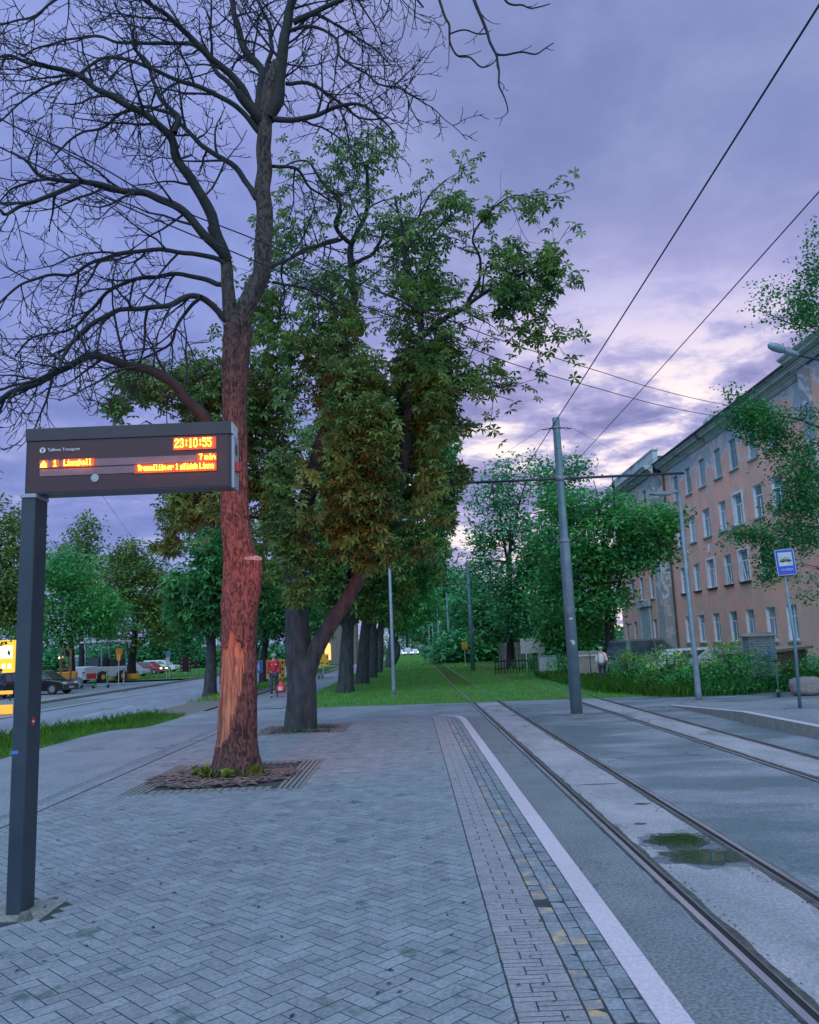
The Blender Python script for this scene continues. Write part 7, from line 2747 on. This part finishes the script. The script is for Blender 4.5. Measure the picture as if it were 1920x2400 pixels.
for k, (py_, hh, lb) in enumerate(((1624, .10, 'upper thin added amber light streak at the left edge'), (1664, .20, 'lower broad added glowing amber light streak at the left edge'))):
    Yb = (46, 36)[k]
    p, q = at(-30, py_ + 1, Yb), at(30, py_, Yb)
    root = empty('streak', ((p.x + q.x) / 2, Yb, G(Yb) - .13))  # glowing board added in place of an amber light trail
    tag(root, lb, 'streak', 'added amber light streaks at the left edge')
    w_ = (q.x - p.x) / 2
    z_ = p.z - root.location.z
    MB().box((-w_, -.04, z_ - hh), (w_, .04, z_ + hh), bev=.02).build('rail_board', M['orange_lit'], root)  # glowing board standing in for an amber light trail
    for s__ in (-.8, .8):
        MB().box((s__ * w_ - .03, -.03, 0), (s__ * w_ + .03, .03, max(.02, z_ - hh))).build('leg', M['rubber'], root)
# coloured lamps glimpsed in the left tree
for k, (px, py, cc, lb) in enumerate(((17, 1424, (.1, 1, .25), 'green lamp glowing among the leaves at the left edge'), (12, 1447, (1, .6, .3), 'warm lamp glowing below the green one at the left edge'), (26, 1450, (1, .55, .25), 'second warm lamp beside the other below the green one'))):
    p = at(px, py, 54.0)
    m_ = mat('glow_%d' % k, cc, rough=.5, emit=cc, estr=1.6)
    root = empty('hanging_lamp', (p.x, 54.0, p.z))
    tag(root, lb, 'lamp')
    MB().tube([(0, 0, -.16), (0, 0, -.08), (0, 0, .08), (0, 0, .16)], [.06, .17, .17, .06], 12).build('globe', m_, root, True)
    MB().tube([(0, 0, .16), (0, 0, .7)], .02, 6).build('cable', M['black'], root)


def scooter(label, p, rz, m_body, s=1.0, group='parked electric scooters'):
    root_ = empty('electric_scooter', p, rz)
    tag(root_, label, 'scooter', group)
    MB().box((-.42, -.08, .12), (.36, .08, .19), bev=.02).build('deck', m_body, root_)
    MB().tube([(.40, 0, .14), (.47, 0, .30), (.36, 0, 1.08)], [.03, .032, .024], 8).build('stem', m_body, root_, True)
    MB().tube([(.36, -.26, 1.09), (.34, 0, 1.10), (.36, .26, 1.09)], .017, 8).build('handlebar', M['black'], root_, True)
    MB().box((.33, -.05, 1.06), (.42, .05, 1.16), bev=.01).build('display', M['black'], root_)
    for x_ in (-.50, .50):
        MB().tube([(x_, -.035, .11), (x_, -.02, .11), (x_, .02, .11), (x_, .035, .11)], [.09, .115, .115, .09], 16).build('wheel', M['rubber'], root_)
    MB().prism([(-.62, .16), (-.50, .25), (-.36, .20), (-.36, .17), (-.50, .22)], 1, -.04, .04).build('mudguard', m_body, root_)


M['mint'] = mat('scooter_mint', (.10, .42, .28), rough=.4)
M['scooter_dark'] = mat('scooter_dark', (.03, .10, .09), rough=.4)
g = gp(207, 1612)
scooter('dark green scooter, left one of the pair at the kerb', (g.x, g.y, g.z), rad(185), M['scooter_dark'])
g = gp(236, 1613)
scooter('mint scooter, right one of the pair at the kerb', (g.x, g.y, g.z), rad(8), M['mint'])
g = gp(222, 1598)
scooter('mint scooter standing behind the pair, side on', (g.x, g.y, g.z), rad(5), M['mint'])
scooter('dark scooter with a pale deck between the brick pillar and the boulder', (at(1822, 1600, 27.2).x, 27.2, -.24), rad(65), M['scooter_dark'])
g = gp(752, 1583)
scooter('scooter left on the footpath beyond the forked chestnut', (at(752, 1583, 62).x, 62, G(62)), rad(80), M['mint'])

# ================================================================ people
SK = mat('skin', (.42, .25, .19), rough=.6)


def skin_obj(name, verts, edges, radii, m, parent, sub=1, root_i=0):
    me_ = bpy.data.meshes.new(name)
    me_.from_pydata(verts, edges, [])
    o = link_mesh(name, me_, m, parent)
    md = o.modifiers.new('skin', 'SKIN')
    for i, v in enumerate(me_.skin_vertices[0].data):
        r_ = radii[i]
        v.radius = (r_, r_) if isinstance(r_, (int, float)) else r_
        v.use_root = (i == root_i)
    md.use_smooth_shade = True
    s_ = o.modifiers.new('sub', 'SUBSURF')
    s_.levels = s_.render_levels = sub
    return o


def person(label, loc_, rz, H_, top_m, leg_m, shoe_m, cap_m=None, walk=.25, arm_r=(.12, -.05), arm_l=(-.05, .05), head_turn=0.0, hair_m=None, bare_arms=False, scale=1.0):
    """x forward, z up"""
    root_ = empty('person', loc_, rz)
    tag(root_, label, 'person')
    h = H_ / 1.80
    V_ = lambda x_, y_, z_: (x_ * h, y_ * h, z_ * h)
    fx, bx_ = walk, -walk
    joints = dict(pel=V_(0, 0, .96), chest=V_(.01, 0, 1.25), neckb=V_(.0, 0, 1.47), neck=V_(.01, 0, 1.55), head=V_(.02, 0, 1.66), crown=V_(.015, 0, 1.755),
                  hipr=V_(0, -.10, .92), kneer=V_(fx * .62, -.10, .52), anker=V_(fx * .55, -.10, .10), toer=V_(fx * .55 + .16, -.11, .04),
                  hipl=V_(0, .10, .92), kneel=V_(bx_ * .15 + .03, .10, .50), ankl=V_(bx_ * .9, .10, .12), toel=V_(bx_ * .9 + .15, .11, .04),
                  shr=V_(0, -.19, 1.43), elr=V_(arm_r[1] * .5, -.25, 1.14), wrr=V_(arm_r[0], -.24, .90),
                  shl=V_(0, .19, 1.43), ell=V_(arm_l[1] * .5, .25, 1.14), wrl=V_(arm_l[0], .24, .90))
    names = list(joints)
    idx = {n_: i for i, n_ in enumerate(names)}
    E_ = [('pel', 'chest'), ('chest', 'neckb'), ('neckb', 'neck'), ('neck', 'head'), ('head', 'crown'), ('pel', 'hipr'), ('hipr', 'kneer'), ('kneer', 'anker'), ('anker', 'toer'),
          ('pel', 'hipl'), ('hipl', 'kneel'), ('kneel', 'ankl'), ('ankl', 'toel'), ('neckb', 'shr'), ('shr', 'elr'), ('elr', 'wrr'), ('neckb', 'shl'), ('shl', 'ell'), ('ell', 'wrl')]
    R_ = dict(pel=(.13, .11), chest=(.14, .11), neckb=(.09, .08), neck=.055, head=(.085, .10), crown=(.055, .07), hipr=.085, kneer=.055, anker=.040, toer=.03, hipl=.085, kneel=.055, ankl=.040, toel=.03,
              shr=.055, elr=.042, wrr=.028, shl=.055, ell=.042, wrl=.028)
    vs_ = [joints[n_] for n_ in names]
    es_ = [(idx[a_], idx[b_]) for a_, b_ in E_]
    rr_ = [tuple(x_ * h for x_ in R_[n_]) if isinstance(R_[n_], tuple) else R_[n_] * h for n_ in names]
    # palms and five fingers on each hand, part of the same body
    for s__, wr in ((-1, 'wrr'), (1, 'wrl')):
        w0 = Vector(joints[wr])
        pm = w0 + Vector((.01, 0, -.085)) * h
        vs_.append(tuple(pm))
        rr_.append((.022 * h, .032 * h))
        ip = len(vs_) - 1
        es_.append((idx[wr], ip))
        for k in range(4):
            b_ = len(vs_)
            off_ = (k - 1.5) * .019
            ln_f = (.072, .082, .078, .062)[k]
            vs_ += [tuple(pm + Vector((off_, 0, -.02)) * h), tuple(pm + Vector((off_ + .004, -s__ * .006, -.02 - ln_f * .6)) * h), tuple(pm + Vector((off_ + .006, -s__ * .022, -.02 - ln_f)) * h)]
            rr_ += [.010 * h, .009 * h, .007 * h]
            es_ += [(ip, b_), (b_, b_ + 1), (b_ + 1, b_ + 2)]
        b_ = len(vs_)
        vs_ += [tuple(pm + Vector((.035, -s__ * .01, .015)) * h), tuple(pm + Vector((.050, -s__ * .02, -.03)) * h)]
        rr_ += [.011 * h, .009 * h]
        es_ += [(ip, b_), (b_, b_ + 1)]
    skin_obj('body', vs_, es_, rr_, SK, root_)
    # clothes follow the same joints with larger radii
    def cloth(nm, use, edges_, grow, m_, over={}):
        ii = {n_: k for k, n_ in enumerate(use)}
        vv_ = [over.get(n_, joints[n_]) for n_ in use]
        gg = []
        for n_ in use:
            r_ = R_[n_]
            gg.append(tuple((x_ + grow) * h for x_ in r_) if isinstance(r_, tuple) else (r_ + grow) * h)
        skin_obj(nm, vv_, [(ii[a_], ii[b_]) for a_, b_ in edges_], gg, m_, root_)
    lerp = lambda a_, b_, t_: tuple(Vector(joints[a_]).lerp(Vector(joints[b_]), t_))
    cloth('jacket', ['pel', 'chest', 'neckb', 'shr', 'elr', 'wrr', 'shl', 'ell', 'wrl'],
          [('pel', 'chest'), ('chest', 'neckb'), ('neckb', 'shr'), ('shr', 'elr'), ('neckb', 'shl'), ('shl', 'ell')] + [('elr', 'wrr'), ('ell', 'wrl')], .022, top_m,
          over={'wrr': lerp('elr', 'wrr', .35 if bare_arms else .85), 'wrl': lerp('ell', 'wrl', .35 if bare_arms else .85)})
    cloth('trousers', ['pel', 'hipr', 'kneer', 'anker', 'hipl', 'kneel', 'ankl'], [('pel', 'hipr'), ('hipr', 'kneer'), ('kneer', 'anker'), ('pel', 'hipl'), ('hipl', 'kneel'), ('kneel', 'ankl')], .016, leg_m)
    for s__, an, to in ((-1, 'anker', 'toer'), (1, 'ankl', 'toel')):
        a_, b_ = Vector(joints[an]), Vector(joints[to])
        skin_obj('shoe', [tuple(a_ - Vector((.05, 0, .05)) * h), tuple(a_.lerp(b_, .5) - Vector((0, 0, .035)) * h), tuple(b_ + Vector((.03, 0, 0)))], [(0, 1), (1, 2)], [.045 * h, .045 * h, .032 * h], shoe_m, root_)
    # face
    hd = Vector(joints['head'])
    q_ = Matrix.Translation(hd) @ Matrix.Rotation(head_turn, 4, 'Z')
    mb_ = MB()
    mb_.tube([q_ @ Vector((.085 * h, 0, .03 * h)), q_ @ Vector((.115 * h, 0, -.01 * h)), q_ @ Vector((.09 * h, 0, -.025 * h))], [.008 * h, .017 * h, .008 * h], 8)
    for s__ in (-1, 1):
        mb_.tube([q_ @ Vector((0, s__ * .085 * h, .02 * h)), q_ @ Vector((0, s__ * .10 * h, -.02 * h))], [.018 * h, .012 * h], 6)
    mb_.build('nose_and_ears', SK, root_, True)
    mb_ = MB()
    for s__ in (-1, 1):
        c_ = q_ @ Vector((.088 * h, s__ * .032 * h, .018 * h))
        mb_.tube([c_ - Vector((.004, 0, 0)), c_ + Vector((.006, 0, 0))], .009 * h, 8)
    mb_.box((.085 * h, -.025 * h, -.052 * h), (.094 * h, .025 * h, -.045 * h), M=q_)
    mb_.build('eyes_and_mouth', M['bark_dark'], root_)
    if cap_m:
        mb_ = MB()
        mb_.tube([q_ @ Vector((0, 0, .035 * h)), q_ @ Vector((0, 0, .08 * h)), q_ @ Vector((0, 0, .125 * h)), q_ @ Vector((0, 0, .135 * h))], [.112 * h, .108 * h, .06 * h, .01 * h], 16)
        mb_.prism([(0, -.08 * h), (.12 * h, -.075 * h), (.185 * h, -.03 * h), (.185 * h, .03 * h), (.12 * h, .075 * h), (0, .08 * h)], 2, .035 * h, .05 * h, M=q_)
        mb_.build('cap', cap_m, root_, False)
    if hair_m:
        MB().tube([q_ @ Vector((-.02 * h, 0, .0)), q_ @ Vector((-.015 * h, 0, .07 * h)), q_ @ Vector((-.005 * h, 0, .12 * h)), q_ @ Vector((0, 0, .135 * h))], [.10 * h, .112 * h, .07 * h, .01 * h], 14).build('hair', hair_m, root_, True)
    return root_, joints, h


M['jacket_red'] = mat('red_jacket', (.50, .018, .05), (.36, .012, .035), 8, .7, bump=.3, bscale=12)
M['jeans'] = mat('dark_trousers', (.025, .035, .07), (.04, .05, .09), 10, .85)
M['cap_grey'] = mat('grey_cap', (.30, .31, .27), rough=.8)
M['vest'] = mat('hi_vis_orange', (.85, .20, .06), rough=.6)
M['shirt'] = mat('white_shirt', (.62, .60, .62), rough=.8)
g = gp(643, 1634)
hp = (at(648, 1531, g.y).z - g.z)
pr, J, hh = person('walker in a red jacket and grey cap coming along the footpath', (g.x, g.y, g.z), rad(-84), hp, M['jacket_red'], M['jeans'], M['rubber'], M['cap_grey'], .30, (.10, .05), (.03, .02), rad(38))
# shoulder patch and collar
MB().tube([(0.0, -.05 * hh, 1.50 * hh), (.09 * hh, 0, 1.46 * hh), (0, .05 * hh, 1.50 * hh)], .018 * hh, 6).build('collar', M['jacket_red'], pr)
MB().box((.155 * hh, .05 * hh, 1.33 * hh), (.165 * hh, .12 * hh, 1.36 * hh)).box((.155 * hh, -.10 * hh, 1.33 * hh), (.165 * hh, -.07 * hh, 1.36 * hh)).build('chest_print', M['white'], pr)
# red bag carried in the left hand (to the right in the picture)
wl = Matrix.Rotation(rad(-84), 4, 'Z') @ Vector(J['wrl'])
bgp = Vector((g.x, g.y, 0)) + Vector((wl.x + .05, wl.y - .02, 0))
zb = g.z + .20
root = empty('carrier_bag', (bgp.x, bgp.y, zb))
tag(root, 'bulging red carrier bag held low by the walker', 'bag')
vv, ff = [], []
zh = (J['wrl'][2] - .16 * hh) - .20
for j in range(9):
    t_ = j / 8
    for i in range(16):
        w_ = 2 * math.pi * i / 16
        k_ = (.75 + .45 * math.sin(math.pi * min(1, t_ * 1.15 + .12))) * (1 - .45 * max(0, t_ - .6) / .4) + .08 * mnoise.noise(Vector((math.cos(w_) * 2, math.sin(w_) * 2, t_ * 3)))
        vv.append((.21 * k_ * math.cos(w_), .13 * k_ * math.sin(w_), t_ * (zh - .12)))
for j in range(8):
    for i in range(16):
        k_ = (i + 1) % 16
        ff.append((j * 16 + i, j * 16 + k_, (j + 1) * 16 + k_, (j + 1) * 16 + i))
ff.append(tuple(reversed(range(16))))
ff.append(tuple(range(128, 144)))
MB().add(vv, ff).build('sack', M['red'], root, True)
mb = MB()
for s__ in (-1, 1):
    mb.tube([(-.09, s__ * .05, zh - .14), (-.04, s__ * .02, zh), (.04, s__ * .02, zh), (.09, s__ * .05, zh - .14)], .010, 6)
mb.build('handle', M['red'], root, True)
MB().prism([(-.10, .10), (.10, .10), (.10, .26), (-.10, .26)], 1, -.185, -.178).build('print', M['offwhite'], root)
p = at(157, 1585, 62)
person('worker in a bright orange vest near the rust-brown timber frame', (p.x, 62, G(62)), rad(100), 1.78, M['vest'], M['jeans'], M['rubber'], M['vest'], .12)
p = at(1410, 1545, 38.5)
person('person in a white shirt standing by the gate posts, seen from behind', (p.x, 38.5, G(38.5)), rad(70), 1.72, M['shirt'], M['jeans'], M['rubber'], None, .08, hair_m=M['cap_grey'], bare_arms=True)
p = at(5, 1580, 48)
person('person in dark clothes in front of the added yellow glow sign, at the very edge', (p.x - .1, 48.0, G(48)), rad(-60), 1.75, M['jeans'], M['jeans'], M['rubber'], None, .15, hair_m=M['bark_dark'])
